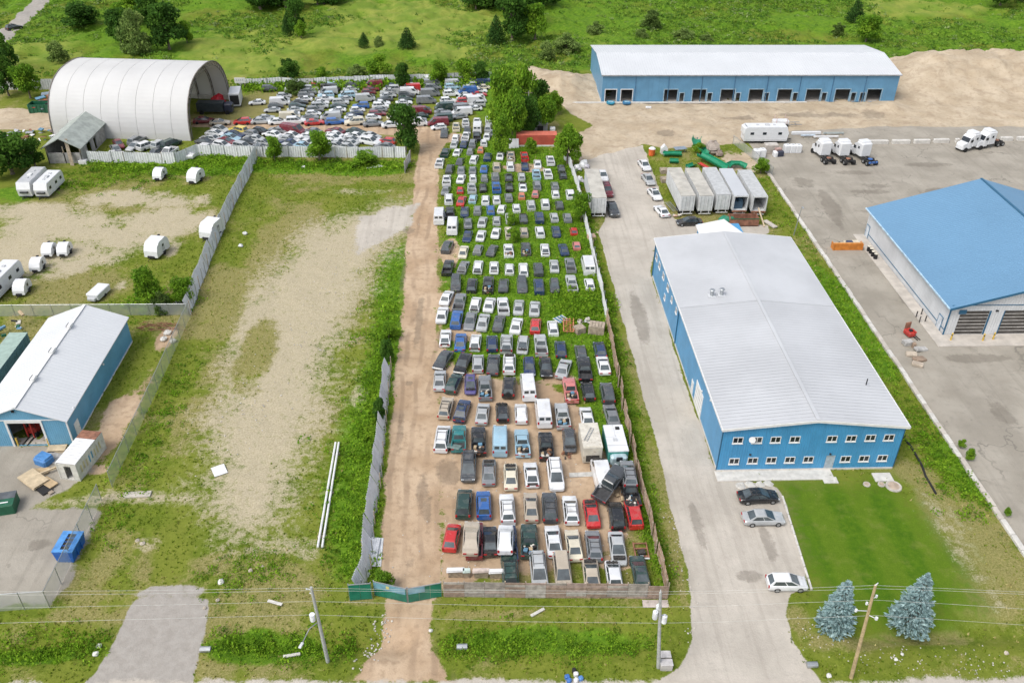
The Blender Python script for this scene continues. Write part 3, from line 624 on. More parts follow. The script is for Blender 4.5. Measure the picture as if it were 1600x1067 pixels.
for k in range(46):                  # woods beyond the fields, at the top of the picture and past it
    X = rnd.uniform(-175, 205); Y = rnd.uniform(322, 352) if k % 3 else rnd.uniform(352, 380)
    if -20 < X < 60 and Y < 330: Y += 14
    if -165 < X < -115: continue
    t = thing('woodland_tree', 'leafy tree standing in the wood along the far edge of the fields', 'tree', (X, Y, 0), rnd.uniform(0, 6), gf)
    tm, cm = proto(rnd.choice('dddl'), rnd.randrange(3)); wd = rnd.uniform(10, 16); s = (wd, wd, rnd.uniform(10, 17))
    inst('trunk', tm, t, scale=s); inst('crown', cm, t, scale=s)
for k in range(26):
    x = rnd.choice([rnd.uniform(395, 560), rnd.uniform(1490, 1620), rnd.uniform(395, 560), rnd.uniform(740, 860)]); p = at(x, rnd.uniform(2, 16))
    t = thing('woodland_tree', 'dark tree of the wood edge in front of the far treeline', 'tree', (p.x, p.y, 0), rnd.uniform(0, 6), 'trees of the dark wood edge')
    tm, cm = proto('d', rnd.randrange(3)); wd = rnd.uniform(9, 13); s = (wd, wd, rnd.uniform(8, 12)); inst('trunk', tm, t, scale=s); inst('crown', cm, t, scale=s)
# the two blue spruces on the lawn: whorls of drooping branches, each a fan of needle sprays
def spruce(x, yb, yt, wpx, label, seed):
    p = at(x, yb); h = at_y(x, yt, p.y).z; wd = (at_y(x+wpx/2, yb-20, p.y)-at_y(x-wpx/2, yb-20, p.y)).length
    t = thing('blue_spruce', label, 'spruce tree', (p.x, p.y, 0)); g_ = np.random.RandomState(seed); V = []; C = []
    b = MB(); b.cyl((0, 0, 0), (0, 0, h*.96), .16, .02, 8)
    n = 17
    for k in range(n):
        f = k/(n-1); z = .35+(h-.6)*f**.92; rr = wd/2*(1-f)**.80+.12; nb = int(9+10*(1-f)); a0 = g_.uniform(0, 6)
        for i in range(nb):
            a = a0+6.283*i/nb+g_.uniform(-.12, .12); r1 = rr*g_.uniform(.82, 1.12); dz = -.22*r1+g_.uniform(-.1, .1)
            d = np.array([math.cos(a), math.sin(a)]); tip = np.array([d[0]*r1, d[1]*r1, z+dz+.10*r1])
            b.cyl((0, 0, z), tuple(tip*np.array([.8, .8, 1])), .025, .01, 4, False)
            for s in range(int(6+r1*11)):
                u = g_.uniform(.25, 1)**.7; lat = g_.normal(0, .13)*(.4+r1*.35); base = np.array([d[0]*r1*u-d[1]*lat, d[1]*r1*u+d[0]*lat, z+dz*u+.16*u*u*r1+g_.uniform(-.05, .07)])
                dr_ = np.array([d[0]+g_.normal(0, .35), d[1]+g_.normal(0, .35), g_.normal(.05, .25)]); dr_ /= np.linalg.norm(dr_); sd_ = np.cross(dr_, g_.normal(size=3)); sd_ /= np.linalg.norm(sd_)
                L_ = g_.uniform(.13, .25); V += [base-dr_*L_, base-sd_*L_*.45, base+dr_*L_, base+sd_*L_*.45]
                c = np.array([(.30, .43, .44), (.40, .53, .53), (.19, .29, .29)][g_.choice(3, p=[.45, .3, .25])])*g_.uniform(.75, 1.25); C += [c]*4
    b.build('trunk', BARK, t); C = np.array(C); C = np.concatenate([C, np.ones((len(C), 1))], 1); link('crown', crown_mesh('crown', np.array(V), C), t)
spruce(1303, 978, 906, 54, 'smaller blue spruce between the drive and the wooden pole', 5)
spruce(1419, 976, 896, 64, 'larger blue spruce beyond the wooden pole on the lawn', 6)
# ------------------------------------------------------------------ buildings
BLUE_F = ribbed('blue_siding_front', (.062, .285, .530), 0, .30, .03, streak=.30); BLUE_S = ribbed('blue_siding_side', (.082, .290, .515), 1, .30, .03, streak=.30)
BLUE_L = ribbed('pale_blue_siding_front', (.130, .330, .490), 0, .25, .03); BLUE_LS = ribbed('pale_blue_siding_side', (.115, .325, .500), 1, .25, .03)
BLUE_B = ribbed('long_shed_siding', (.110, .270, .430), 0, .35, .03, streak=.3); BLUE_BS = ribbed('long_shed_siding_side', (.140, .310, .480), 1, .35, .03)
WSIDE = ribbed('white_siding_side', (.600, .612, .625), 1, .40, .03, streak=.2); WFRONT = ribbed('white_siding_front', (.600, .612, .620), 0, .40, .03)
ROOFW = mat('white_roof_sheet', (.460, .475, .495), .45, var=.06, scale=.12); ROOFW2 = mat('bright_white_roof_sheet', (.560, .575, .590), .45, var=.05, scale=.1)
ROOFG = mat('grey_white_roof_sheet', (.470, .480, .495), .42, var=.10, scale=.10); ROOFB = mat('blue_roof_sheet', (.120, .246, .382), .45, var=.05, scale=.08)
TRIM = mat('white_trim', (.66, .66, .65), .5, var=.08); DTRIM = mat('dark_blue_trim', (.02, .11, .20), .5, var=.1); GREYTRIM = mat('grey_trim', (.30, .31, .32), .5)
GLASS = mat('window_glass', (.022, .028, .034), .08, var=.3); DARK = mat('dark_interior', (.05, .048, .045), .9); CONC = mat('concrete', (.470, .430, .380), .9, var=.18, scale=.6); CONCW = mat('pale_concrete', (.55, .53, .49), .9, var=.15)
DOORW = mat('white_door', (.72, .72, .70), .45, var=.08); METAL = mat('galvanised_steel', (.42, .44, .45), .4, .7, var=.15); WOODT = mat('weathered_wood', (.34, .28, .21), .9, var=.35, scale=3)
YEL = mat('safety_yellow', (.62, .42, .07), .6, var=.2); BLACKM = mat('black_rubber', (.016, .016, .017), .8); CREAMW = mat('cream_panel', (.60, .56, .46), .6, var=.15)

def wall(name, m, parent, ax, c, a0, a1, z0, z1, holes=(), top=None, th=.2, inward=1):
    """wall along x (ax='x', at y=c) or along y; holes (a0,a1,z0,z1); top(a) gives a sloping head above z1"""
    b = MB(); P3 = (lambda a, z, d: (a, c+d*inward, z)) if ax == 'x' else (lambda a, z, d: (c+d*inward, a, z))
    A = sorted({a0, a1, *[h[i] for h in holes for i in (0, 1)]}); Z = sorted({z0, z1, *[h[i] for h in holes for i in (2, 3)]})
    ish = lambda a, z: any(h[0] < a < h[1] and h[2] < z < h[3] for h in holes)
    for i in range(len(A)-1):
        for j in range(len(Z)-1):
            am, zm = (A[i]+A[i+1])/2, (Z[j]+Z[j+1])/2
            if ish(am, zm): continue
            q = [(A[i], Z[j]), (A[i+1], Z[j]), (A[i+1], Z[j+1]), (A[i], Z[j+1])]
            b.quad(*[P3(*p, 0) for p in q]); b.quad(*[P3(*p, th) for p in reversed(q)])
    for h in holes:
        q = [(h[0], h[2]), (h[1], h[2]), (h[1], h[3]), (h[0], h[3])]
        for k in range(4):
            p, r = q[k], q[(k+1) % 4]; b.quad(P3(*p, 0), P3(*r, 0), P3(*r, th), P3(*p, th))
    if top:
        pts = [(a0, z1)]+[(a1, z1)]+top
        b.add([P3(*p, 0) for p in pts], [tuple(range(len(pts)))]); b.add([P3(*p, th) for p in pts], [tuple(range(len(pts)-1, -1, -1))])
    return b.build(name, m, parent)
def slab(b, p, th=.12):
    """roof sheet: four corners and a thickness straight down"""
    lo = [(x, y, z-th) for x, y, z in p]
    b.add(list(p)+lo, [(0, 1, 2, 3), (7, 6, 5, 4), (0, 4, 5, 1), (1, 5, 6, 2), (2, 6, 7, 3), (3, 7, 4, 0)])
def window(parent, ax, c, a, z, wd, ht, out=-1, panes=2, fm=None):
    P3 = (lambda u, v, d: (u, c+d*out, v)) if ax == 'x' else (lambda u, v, d: (c+d*out, u, v))
    b = MB(); fr = .09
    def bar(u0, u1, v0, v1, d):
        b.add([P3(u, v, k) for k in (.0, d) for u, v in ((u0, v0), (u1, v0), (u1, v1), (u0, v1))], [(3, 2, 1, 0), (4, 5, 6, 7), (0, 1, 5, 4), (1, 2, 6, 5), (2, 3, 7, 6), (3, 0, 4, 7)])
    x0, x1, z0, z1 = a-wd/2, a+wd/2, z-ht/2, z+ht/2
    bar(x0, x0+fr, z0, z1, .06); bar(x1-fr, x1, z0, z1, .06); bar(x0+fr, x1-fr, z1-fr, z1, .06); bar(x0-.04, x1+.04, z0-.10, z0, .12); bar(x0+fr, x1-fr, z0, z0+fr, .06)
    pw = (wd-2*fr)/panes
    for k in range(1, panes): bar(x0+fr+k*pw-.04, x0+fr+k*pw+.04, z0+fr, z1-fr, .06)
    f = b.build('window', fm or TRIM, parent)
    for k in range(panes):
        g_ = MB(); u0 = x0+fr+k*pw+(.04 if k else 0); u1 = x0+fr+(k+1)*pw-(.04 if k < panes-1 else 0)
        g_.quad(*[P3(u, v, .02) for u, v in ((u0, z0+fr), (u1, z0+fr), (u1, z1-fr), (u0, z1-fr))]); g_.build('pane', GLASS, f)
    return f
def loc(o, t):                     # keep world placement when the thing's Empty stands elsewhere
    o.parent = t; o.matrix_parent_inverse = Matrix.Translation(-Vector(t.location)) ; return o
def house(name, label, cat, origin):
    t = thing(name, label, cat, origin); return t
class Site:
    """build parts in world coordinates under a thing whose Empty stands at its base"""
    def __init__(s, t): s.t = t; s.n0 = set(bpy.data.objects)
    def done(s):
        for o in set(bpy.data.objects)-s.n0:
            if o.parent == s.t: o.matrix_parent_inverse = Matrix.Translation(-Vector(s.t.location))

# --- main blue warehouse
X0, X1, Y0, Y1, EV, RX, RZ = 27.9, 49.1, 77.4, 123.6, 6.75, 38.5, 7.85
t = thing('blue_warehouse', 'big blue metal warehouse with pale grey low pitched roof and two rows of windows', 'warehouse', (RX, Y0, 0)); S_ = Site(t)
gab = [(X1, EV), (RX, RZ-.12), (X0, EV)]
pd = at_y(1296, 722, Y0).x
wall('wall', BLUE_F, t, 'x', Y0, X0, X1, .0, EV, [(pd-.55, pd+.55, .1, 2.25)], [(RX, RZ-.15)])
wall('wall', BLUE_S, t, 'y', X0, Y0, Y1, .0, EV, [], inward=1); wall('wall', BLUE_S, t, 'y', X1, Y0, Y1, .0, EV, inward=-1); wall('wall', BLUE_F, t, 'x', Y1, X0, X1, 0, EV, [], [(RX, RZ-.15)], inward=-1)
for sx in (0, 1):
    xe = X0-.35 if sx == 0 else X1+.35
    b = MB(); ze = EV-.02
    for ya, yb in ((Y0-.3, 103.2), (103.24, Y1+.3)): slab(b, [(xe, ya, ze+(.03 if ya > 100 else 0)), (RX, ya, RZ+(.03 if ya > 100 else 0)), (RX, yb, RZ+(.03 if ya > 100 else 0)), (xe, yb, ze+(.03 if ya > 100 else 0))])
    rf = b.build('roof', ROOFG, t)
    rb = MB(); n = 76
    for k in range(n+1):
        y = Y0-.1+(Y1-Y0+.2)*k/n; e = .035
        rb.add([(xe, y-e, ze+.003+.03), (RX, y-e, RZ+.033), (RX, y+e, RZ+.033), (xe, y+e, ze+.033), (xe, y, ze+.046), (RX, y, RZ+.046)], [(0, 1, 5, 4), (4, 5, 2, 3), (0, 4, 3), (1, 2, 5)])
    r_ = rb.build('roof_ribs', ROOFG, rf); r_['kind'] = 'stuff'
    b = MB(); b.box(xe, (Y0+Y1)/2, EV-.12, .14, Y1-Y0+.7, .24); b.build('gutter', TRIM, t)
    b = MB(); th = math.atan2(RZ-EV, RX-X0)
    for yy in (Y0-.34, Y1+.34):
        b = MB(); b.add([(xe, yy-.05, ze-.30), (RX, yy-.05, RZ-.28), (RX, yy-.05, RZ+.06), (xe, yy-.05, ze+.06), (xe, yy+.05, ze-.30), (RX, yy+.05, RZ-.28), (RX, yy+.05, RZ+.06), (xe, yy+.05, ze+.06)], [(0, 1, 2, 3), (7, 6, 5, 4), (3, 2, 6, 7), (0, 4, 5, 1), (0, 3, 7, 4)]); b.build('fascia', TRIM, t)
b = MB(); b.box(RX, (Y0+Y1)/2, RZ+.08, .45, Y1-Y0+.5, .04); b.build('ridge_cap', ROOFG, t)
for px, py in ((1153, 687.5), (1183, 687), (1212, 686.5), (1242, 686), (1300, 685), (1330, 684.5), (1360, 683.5), (1389, 683), (1147, 720), (1176, 719), (1205, 718.3), (1234, 717.8), (1263, 717.2), (1321, 716.5), (1350, 715.8), (1378.5, 715)):
    q = at_y(px, py, Y0); window(t, 'x', Y0, q.x, q.z, 1.22, .92)
for py, px, zz in ((402, 1026.5, .7), (415, 1031, .6), (431, 1037, .6), (449, 1044, .6)):
    q = at_x(px, py, X0); window(t, 'y', X0, q.y, q.z, 1.3, .95)
for px, py in ((1039, 464), (1050, 468), (1057, 485)): q = at_x(px, py, X0); window(t, 'y', X0, q.y, q.z, .9, .9)
b = MB(); q = at_y(1296, 722, Y0); b.box(q.x, Y0+.06, 1.17, 1.1, .08, 2.15); d = b.build('door', mat('grey_blue_door', (.36, .42, .47), .5), t); b = MB(); b.box(q.x+.38, Y0-.01, 1.05, .10, .06, .10); b.build('handle', METAL, d)
for ya, yb, h in ((at(1094, 656).y, at(1085, 628).y, 3.6), (at(1079, 612).y-1, at(1079, 612).y, 2.1)):
    b = MB(); b.box(X0-.04, (ya+yb)/2, h/2+.1, .07, abs(yb-ya), h); d = b.build('door', DOORW, t)
    b = MB(); [b.box(X0-.085, (ya+yb)/2, h*k/5+.1, .02, abs(yb-ya)-.1, .05) for k in range(1, 5)]; b.build('door_groove', GREYTRIM, d)
for x, y in ((X0-.08, Y0+.12), (X0-.08, at_x(1057, 520, X0).y), (X0-.08, Y1-.15), (X1+.08, Y0+.12)): b = MB(); b.box(x, y, EV/2, .13, .13, EV-.3); b.build('downspout', DTRIM, t)
b = MB(); b.box(RX, Y0-.04, .14, X1-X0, .06, .28); b.box(X0-.04, (Y0+Y1)/2, .14, .06, Y1-Y0, .28); b.build('foundation', CONCW, t)
for px in (1112, 1127):
    q = at(px, 461, RZ-.4); rt = MB(); zz = EV+(q.x-X0)/(RX-X0)*(RZ-EV); rt.box(q.x, q.y, zz+.10, 1.0, .9, .12); v = rt.build('roof_vent', ROOFW2, t)
    b = MB(); b.cyl((q.x, q.y, zz+.1), (q.x, q.y, zz+1.0), .26, .26, 10); b.cyl((q.x, q.y, zz+1.0), (q.x, q.y, zz+1.15), .40, .30, 10); b.build('stack', METAL, v)
q = at(1354, 598, 7.3); b = MB(); b.cyl((q.x, q.y, 7.0), (q.x, q.y, 7.9), .07, .07, 8); b.build('vent_pipe', BLACKM, t)
for px, py in ((1175, 685), (1172, 709), (1297, 708)):
    q = at_y(px, py, Y0); b = MB()
    if py == 685: b.cyl((q.x, Y0-.05, q.z), (q.x-.1, Y0-.45, q.z+.15), .06, .40, 10); b.build('satellite_dish', TRIM, t)
    else: b.box(q.x, Y0-.12, q.z, .22, .2, .16, 0, .03); b.build('wall_lamp', BLACKM, t)
for px, py in ((1098, 611), (1112, 625)):
    q = at_x(px, py, X0); b = MB(); b.box(X0-.12, q.y, q.z, .2, .22, .22, 0, .03); b.build('wall_lamp', TRIM, t)
S_.done()
q0, q1 = at(1084, 352, 3.6), at(1152, 360, 3.6)
t = thing('lean_to', 'small white flat roofed lean-to behind the big blue warehouse', 'lean-to', ((q0.x+q1.x)/2, 126, 0)); S_ = Site(t)
xa, xb = at(1086, 358, 4.6).x, at(1166, 352, 5.2).x; ym = at(1125, 345, 5.0).y
b = MB(); slab(b, [(xa, Y1+.4, 5.0), (xb, Y1+.4, 5.6), ((xa+xb)/2+1, ym, 5.3), (xa+.2, at(1092, 354, 5).y+.6, 5.0)], .15); b.build('roof', TRIM, t)
b = MB(); b.box((xa+xb)/2, (Y1+ym)/2+.25, 2.4, (xb-xa)*.8, ym-Y1-1.6, 4.7); b.build('wall', BLUE_F, t); S_.done()
o = MB(); o.box((at(1125, 760).x+at(1302, 748).x)/2, 76.5, .06, at(1305, 750).x-at(1124, 760).x, 1.7, .14, 0, .02); o.box(at(1298, 750).x-.1, 75.5, .055, 1.7, 1.0, .125); o = o.build('concrete_walk', CONCW); tag(o, kind='structure')

# --- long blue shed at the back of the sandy ground
X0, X1, Y0, Y1, EV, RY, RZ = 29.4, 100.5, 206.2, 230.2, 6.65, 218.2, 8.3
t = thing('long_blue_shed', 'very long blue industrial shed with white roof and a row of open doorways', 'warehouse', ((X0+X1)/2, Y0, 0)); S_ = Site(t)
big = [(945, 962), (969.5, 987), (1036.5, 1057), (1080.5, 1101.5), (1124.5, 1146), (1168.5, 1190), (1213, 1234.5), (1257.5, 1279.5), (1302.5, 1325), (1352, 1374)]
small = [(1061, 1067.5), (1104.5, 1111), (1148.5, 1155), (1193, 1199.5), (1237.5, 1244.5), (1282.5, 1289.5), (1328, 1335), (1342, 1349)]
ho = [(at_y(a, 158, Y0).x, at_y(b_, 158, Y0).x, .0, 3.1) for a, b_ in big]+[(at_y(a, 158, Y0).x, at_y(b_, 158, Y0).x, .0, 2.25) for a, b_ in small]
wall('wall', BLUE_B, t, 'x', Y0, X0, X1, 0, EV, ho, th=.25); wall('wall', BLUE_B, t, 'x', Y1, X0, X1, 0, EV, inward=-1)
wall('wall', BLUE_BS, t, 'y', X0, Y0, Y1, 0, EV, [], [(RY, RZ-.15)]); wall('wall', BLUE_BS, t, 'y', X1, Y0, Y1, 0, EV, [], [(RY, RZ-.15)], inward=-1)
for ye in (Y0-.35, Y1+.35):
    b = MB(); slab(b, [(X0-.35, ye, EV), (X1+.35, ye, EV), (X1+.35, RY, RZ), (X0-.35, RY, RZ)]); rf = b.build('roof', ROOFW2, t)
    rb = MB()
    for k in range(119):
        x = X0+(X1-X0)*k/118; e = .04; rb.add([(x-e, ye, EV+.003), (x-e, RY, RZ+.003), (x+e, RY, RZ+.003), (x+e, ye, EV+.003), (x, ye, EV+.05), (x, RY, RZ+.05)], [(0, 1, 5, 4), (4, 5, 2, 3), (0, 4, 3), (1, 2, 5)])
    r_ = rb.build('roof_ribs', ROOFW, rf); r_['kind'] = 'stuff'
b = MB(); b.box((X0+X1)/2, Y0-.38, EV-.1, X1-X0+.7, .12, .26); b.build('gutter', GREYTRIM, t)
for k in range(1, 9): b = MB(); b.box(X0+(X1-X0)*k/9, Y0-.06, EV/2-.1, .16, .12, EV-.3); b.build('downspout', mat('shed_downspout', (.06, .16, .28), .5), t)
for h in ho:
    b = MB(); f_ = .18
    b.box(h[0]-f_/2, Y0-.03, h[3]/2, f_, .1, h[3]); b.box(h[1]+f_/2, Y0-.03, h[3]/2, f_, .1, h[3]); b.box((h[0]+h[1])/2, Y0-.03, h[3]+f_/2, h[1]-h[0]+2*f_, .1, f_); b.build('door_frame', TRIM if h in ho[:2] else mat('pale_blue_frame', (.3, .42, .5), .5), t)
b = MB(); b.box((X0+X1)/2, (Y0+Y1)/2, .05, X1-X0-.6, Y1-Y0-.6, .1); b.build('floor_slab', CONC, t)
b = MB(); b.box(49, Y0-.5, .12, 60, .7, .24); b.box(X0-.06, (Y0+Y1)/2, .18, .1, Y1-Y0, .36); b.build('foundation', CONCW, t); S_.done()
for px, lb in ((953, 'turquoise plastic boat shell lying at the first doorway of the long shed'), (978, 'darker blue boat shell lying at the second doorway of the long shed')):
    q = at(px, 160.5); b = MB()
    b.loft([[(x*w_, y, z) for x, z in ((-1, .55), (-.7, .1), (.7, .1), (1, .55), (.8, .62), (-.8, .62))] for y, w_ in ((-.9, .5), (-.6, 1.0), (0, 1.25), (.6, 1.1), (1.0, .25))])
    t = thing('boat_shell', lb, 'boat', (q.x, Y0-1.3, 0), R(90)); hu = b.build('hull', mat('turquoise_plastic' if px == 953 else 'blue_plastic', (.03, .25, .38) if px == 953 else (.04, .17, .33), .35), t); b = MB(); b.box(0, 0, .66, .9, 1.2, .06, 0, .02); b.build('deck', mat('pale_blue_deck', (.30, .48, .58), .4), t)

# --- white building with blue roof on the paved yard
X0, X1, Y0, Y1, EV, RX, RZ = 67.9, 104.3, 105.7, 137.5, 5.0, 86.1, 10.3
t = thing('blue_roof_garage', 'white truck garage with broad bright blue gable roof and striped overhead doors', 'garage', (RX, Y0, 0)); S_ = Site(t)
hd = []
for a, b_ in ((1489, 1541), (1556, 1608)): hd.append((at_y(a, 528, Y0).x-.15, at_y(b_, 528, Y0).x-.9, .05, 4.15))
for k in (2, 3, 4): hd.append((hd[1][0]+(hd[1][0]-hd[0][0])*(k-1), hd[1][1]+(hd[1][0]-hd[0][0])*(k-1), .05, 4.15))
wall('wall', WFRONT, t, 'x', Y0, X0, X1, 0, EV, hd, [(RX, RZ-.3)]); wall('wall', WSIDE, t, 'y', X0, Y0, Y1, 0, EV); wall('wall', WSIDE, t, 'y', X1, Y0, Y1, 0, EV, inward=-1); wall('wall', WFRONT, t, 'x', Y1, X0, X1, 0, EV, [], [(RX, RZ-.3)], inward=-1)
for xe in (X0-.55, X1+.55):
    b = MB(); ze = EV-.1; slab(b, [(xe, Y0-.6, ze), (RX, Y0-.6, RZ), (RX, Y1+.6, RZ), (xe, Y1+.6, ze)], .15); rf = b.build('roof', ROOFB, t); rb = MB()
    for k in range(60):
        y = Y0-.4+(Y1-Y0+.8)*k/59; e = .03; rb.add([(xe, y-e, ze+.003), (RX, y-e, RZ+.003), (RX, y+e, RZ+.003), (xe, y+e, ze+.003), (xe, y, ze+.035), (RX, y, RZ+.035)], [(0, 1, 5, 4), (4, 5, 2, 3), (0, 4, 3), (1, 2, 5)])
    r_ = rb.build('roof_ribs', ROOFB, rf); r_['kind'] = 'stuff'
    b = MB(); yy = Y0-.62; b.add([(xe, yy-.05, ze-.32), (RX, yy-.05, RZ-.32), (RX, yy-.05, RZ+.03), (xe, yy-.05, ze+.03), (xe, yy+.02, ze-.32), (RX, yy+.02, RZ-.32), (RX, yy+.02, RZ+.03), (xe, yy+.02, ze+.03)], [(0, 1, 2, 3), (7, 6, 5, 4), (3, 2, 6, 7), (0, 4, 5, 1), (0, 3, 7, 4)]); b.build('fascia', DTRIM, t)
b = MB(); b.box(X0-.6, (Y0+Y1)/2, EV-.14, .14, Y1-Y0+1.2, .2); b.build('gutter', mat('pale_blue_gutter', (.45, .62, .75), .5), t)
b = MB(); b.box(RX, (Y0+Y1)/2, RZ+.06, .4, Y1-Y0+1.25, .07); b.build('ridge_cap', DTRIM, t)
b = MB(); b.box(X0, Y0-.02, EV/2, .16, .16, EV-.2); b.box((X0+X1)/2, Y0-.03, EV+.12, X1-X0, .08, .10); b.box(X0-.03, (Y0+Y1)/2, .9, .08, Y1-Y0, .09); b.build('corner_trim', DTRIM, t)
DPAN = mat('dark_door_panel', (.075, .068, .062), .4, var=.4, scale=.8); LPAN = mat('pale_door_rail', (.55, .53, .50), .5)
for h in hd:
    b = MB(); b.box((h[0]+h[1])/2, Y0+.13, (h[2]+h[3])/2, h[1]-h[0], .06, h[3]-h[2]); d = b.build('overhead_door', DPAN, t); n = 7
    for k in range(n+1):
        z = h[2]+(h[3]-h[2])*k/n; b = MB(); b.box((h[0]+h[1])/2, Y0+.085, z, h[1]-h[0], .03, .08); b.build('rail', LPAN, d)
    b = MB(); b.box(h[1]+.10, Y0-.03, h[3]/2, .22, .09, h[3]); b.build('door_jamb', DTRIM, t); b = MB(); b.box(h[0]+.25, Y0-.035, h[3]-.15, 1.1, .08, .7) if h is hd[0] else b.box(h[0]-.03, Y0-.03, h[3]/2, .10, .07, h[3]); b.build('door_jamb', DTRIM, t)
for px, py in ((1354, 366), (1467, 507)):
    q = at_x(px, py, X0); b = MB(); yy = q.y if px > 1400 else Y1-1.0; b.box(X0-.05, yy, 1.1, .08, 1.1, 2.2); d = b.build('door', mat('pale_grey_door', (.56, .60, .64), .5), t); b = MB(); [b.box(X0-.06, yy+s, 1.15, .1, .09, 2.3) for s in (-.6, .6)]; b.box(X0-.06, yy, 2.28, .1, 1.3, .1); b.build('door_frame', mat('steel_blue_frame', (.12, .22, .32), .5), t)
b = MB(); b.box(at_y(1558, 485, Y0).x, Y0-.1, at_y(1558, 485, Y0).z, .4, .2, .2, 0, .03); b.build('wall_lamp', BLACKM, t)
b = MB(); b.box(at_y(1535, 502, Y0).x+.6, Y0-.1, 3.6, .01, .01, .01); S_.done()
o = MB(); o.box((X0-2.0+X1)/2-0, Y0-1.55, .05, X1-X0+2.0, 3.0, .12); o.box(X0-1.05, (Y0+Y1)/2+.0, .05, 1.9, Y1-Y0, .121); o = o.build('concrete_apron', CONC); tag(o, kind='structure')
for i, (px, py) in enumerate(((1485, 532), (1535, 533), (1551, 531), (1602, 531))):
    q = at(px, py); t = thing('bollard', 'yellow steel bollard %s the blue roofed garage' % ('at the corner door jamb of', 'by the inner jamb of the first door of', 'by the near jamb of the second door of', 'at the picture edge before')[i], 'bollard', (q.x, q.y, .11), 0, 'yellow bollards before the garage doors')
    b = MB(); b.cyl((0, 0, 0), (0, 0, 1.15), .12, .12, 10); b.cyl((0, 0, 1.15), (0, 0, 1.22), .12, .05, 10); b.build('post', YEL, t); b = MB(); b.cyl((0, 0, .8), (0, 0, .95), .124, .124, 10, False); b.build('band', BLACKM, t)
wl = ['beside the garage wall, corner one of four', 'beside the garage wall, nearest the apron edge', 'beside the garage wall, against the wall', 'beside the garage wall, nearest the white door']
for i, (px, py) in enumerate(((1431, 496), (1439, 492), (1436, 504), (1445, 503))):
    q = at(px, py); t = thing('guard_post', 'short dark guard post '+wl[i], 'post', (q.x, q.y, .11), 0, 'dark guard posts beside the garage'); b = MB(); b.cyl((0, 0, 0), (0, 0, 1.0), .09, .09, 8); b.build('post', mat('dark_post', (.05, .045, .045), .7), t)
for i, (px, py) in enumerate(((1356.5, 393), (1360, 396.5), (1363, 401), (1367, 405))):
    q = at(px, py); t = thing('drum', 'black drum with pale lid, %s in the row by the garage wall' % ('farthest', 'second farthest', 'third farthest', 'closest to the doors')[i], 'drum', (q.x, q.y, .11), 0, 'black drums along the garage wall')
    b = MB(); b.cyl((0, 0, 0), (0, 0, .9), .32, .32, 12); b.build('barrel', BLACKM, t); b = MB(); b.cyl((0, 0, .9), (0, 0, .95), .33, .30, 12); b.build('lid', CREAMW, t)

# --- pale blue shed on the neighbouring lot
X0, X1, Y0, Y1, EV, RX, RZ = -60.5, -49.9, 84.0, 106.4, 4.0, -55.2, 6.1
t = thing('blue_workshop', 'blue metal workshop with white roof and one open vehicle door', 'workshop', (RX, Y0, 0)); S_ = Site(t)
dh = [(-56.9, -53.0, .05, 3.6)]
wall('wall', BLUE_L, t, 'x', Y0, X0, X1, 0, EV, dh, [(RX, RZ-.12)]); wall('wall', BLUE_LS, t, 'y', X0, Y0, Y1, 0, EV); wall('wall', BLUE_LS, t, 'y', X1, Y0, Y1, 0, EV, inward=-1); wall('wall', BLUE_L, t, 'x', Y1, X0, X1, 0, EV, [], [(RX, RZ-.12)], inward=-1)
for xe in (X0-.3, X1+.3):
    b = MB(); slab(b, [(xe, Y0-.35, EV-.05), (RX, Y0-.35, RZ), (RX, Y1+.35, RZ), (xe, Y1+.35, EV-.05)]); rf = b.build('roof', ROOFW2, t); rb = MB()
    for k in range(40):
        y = Y0-.2+(Y1-Y0+.4)*k/39; e = .03; rb.add([(xe, y-e, EV-.047), (RX, y-e, RZ+.003), (RX, y+e, RZ+.003), (xe, y+e, EV-.047), (xe, y, EV-.02), (RX, y, RZ+.03)], [(0, 1, 5, 4), (4, 5, 2, 3), (0, 4, 3), (1, 2, 5)])
    r_ = rb.build('roof_ribs', ROOFW2, rf); r_['kind'] = 'stuff'
b = MB(); b.box(RX, (Y0+Y1)/2, RZ+.05, .4, Y1-Y0+.7, .06); b.build('ridge_cap', TRIM, t)
b = MB(); b.box(RX, Y0-.04, EV+.02, X1-X0, .08, .12); b.box(X1+.01, Y0-.02, EV/2, .16, .16, EV-.1); b.box(X0-.01, Y0-.02, EV/2, .16, .16, EV-.1); b.box(X1+.03, (Y0+Y1)/2, .1, .06, Y1-Y0, .2); b.build('corner_trim', TRIM, t)
b = MB(); h = dh[0]; b.box(h[0]-.12, Y0-.04, h[3]/2, .24, .1, h[3]); b.box(h[1]+.12, Y0-.04, h[3]/2, .24, .1, h[3]); b.box((h[0]+h[1])/2, Y0-.04, h[3]+.22, h[1]-h[0]+.48, .1, .44); b.build('door_frame', TRIM, t)
q = at_x(121, 668, X1); b = MB(); b.box(X1+.05, q.y, 1.1, .08, 1.15, 2.2); d = b.build('door', DOORW, t); b = MB(); b.box(X1+.11, q.y+.4, 1.05, .06, .1, .1); b.build('handle', METAL, d)
b = MB(); b.box(RX, (Y0+Y1)/2, .04, X1-X0-.5, Y1-Y0-.5, .06); b.build('floor_slab', CONC, t)
for px, py in ((110, 508), (80, 547), (45, 590)):
    q = at(px, py, RZ+.3); b = MB(); b.box(RX+.1, q.y, RZ+.22, .5, 1.0, .34, 0, .04); v = b.build('roof_vent', TRIM, t); b = MB(); b.box(RX-.17, q.y, RZ+.30, .06, .95, .22); b.build('louver', BLACKM, v)
for px, py in ((160, 569), (113, 637)): q = at_x(px, py, X1); b = MB(); b.box(X1+.1, q.y, q.z, .2, .25, .2, 0, .03); b.build('wall_lamp', TRIM, t)
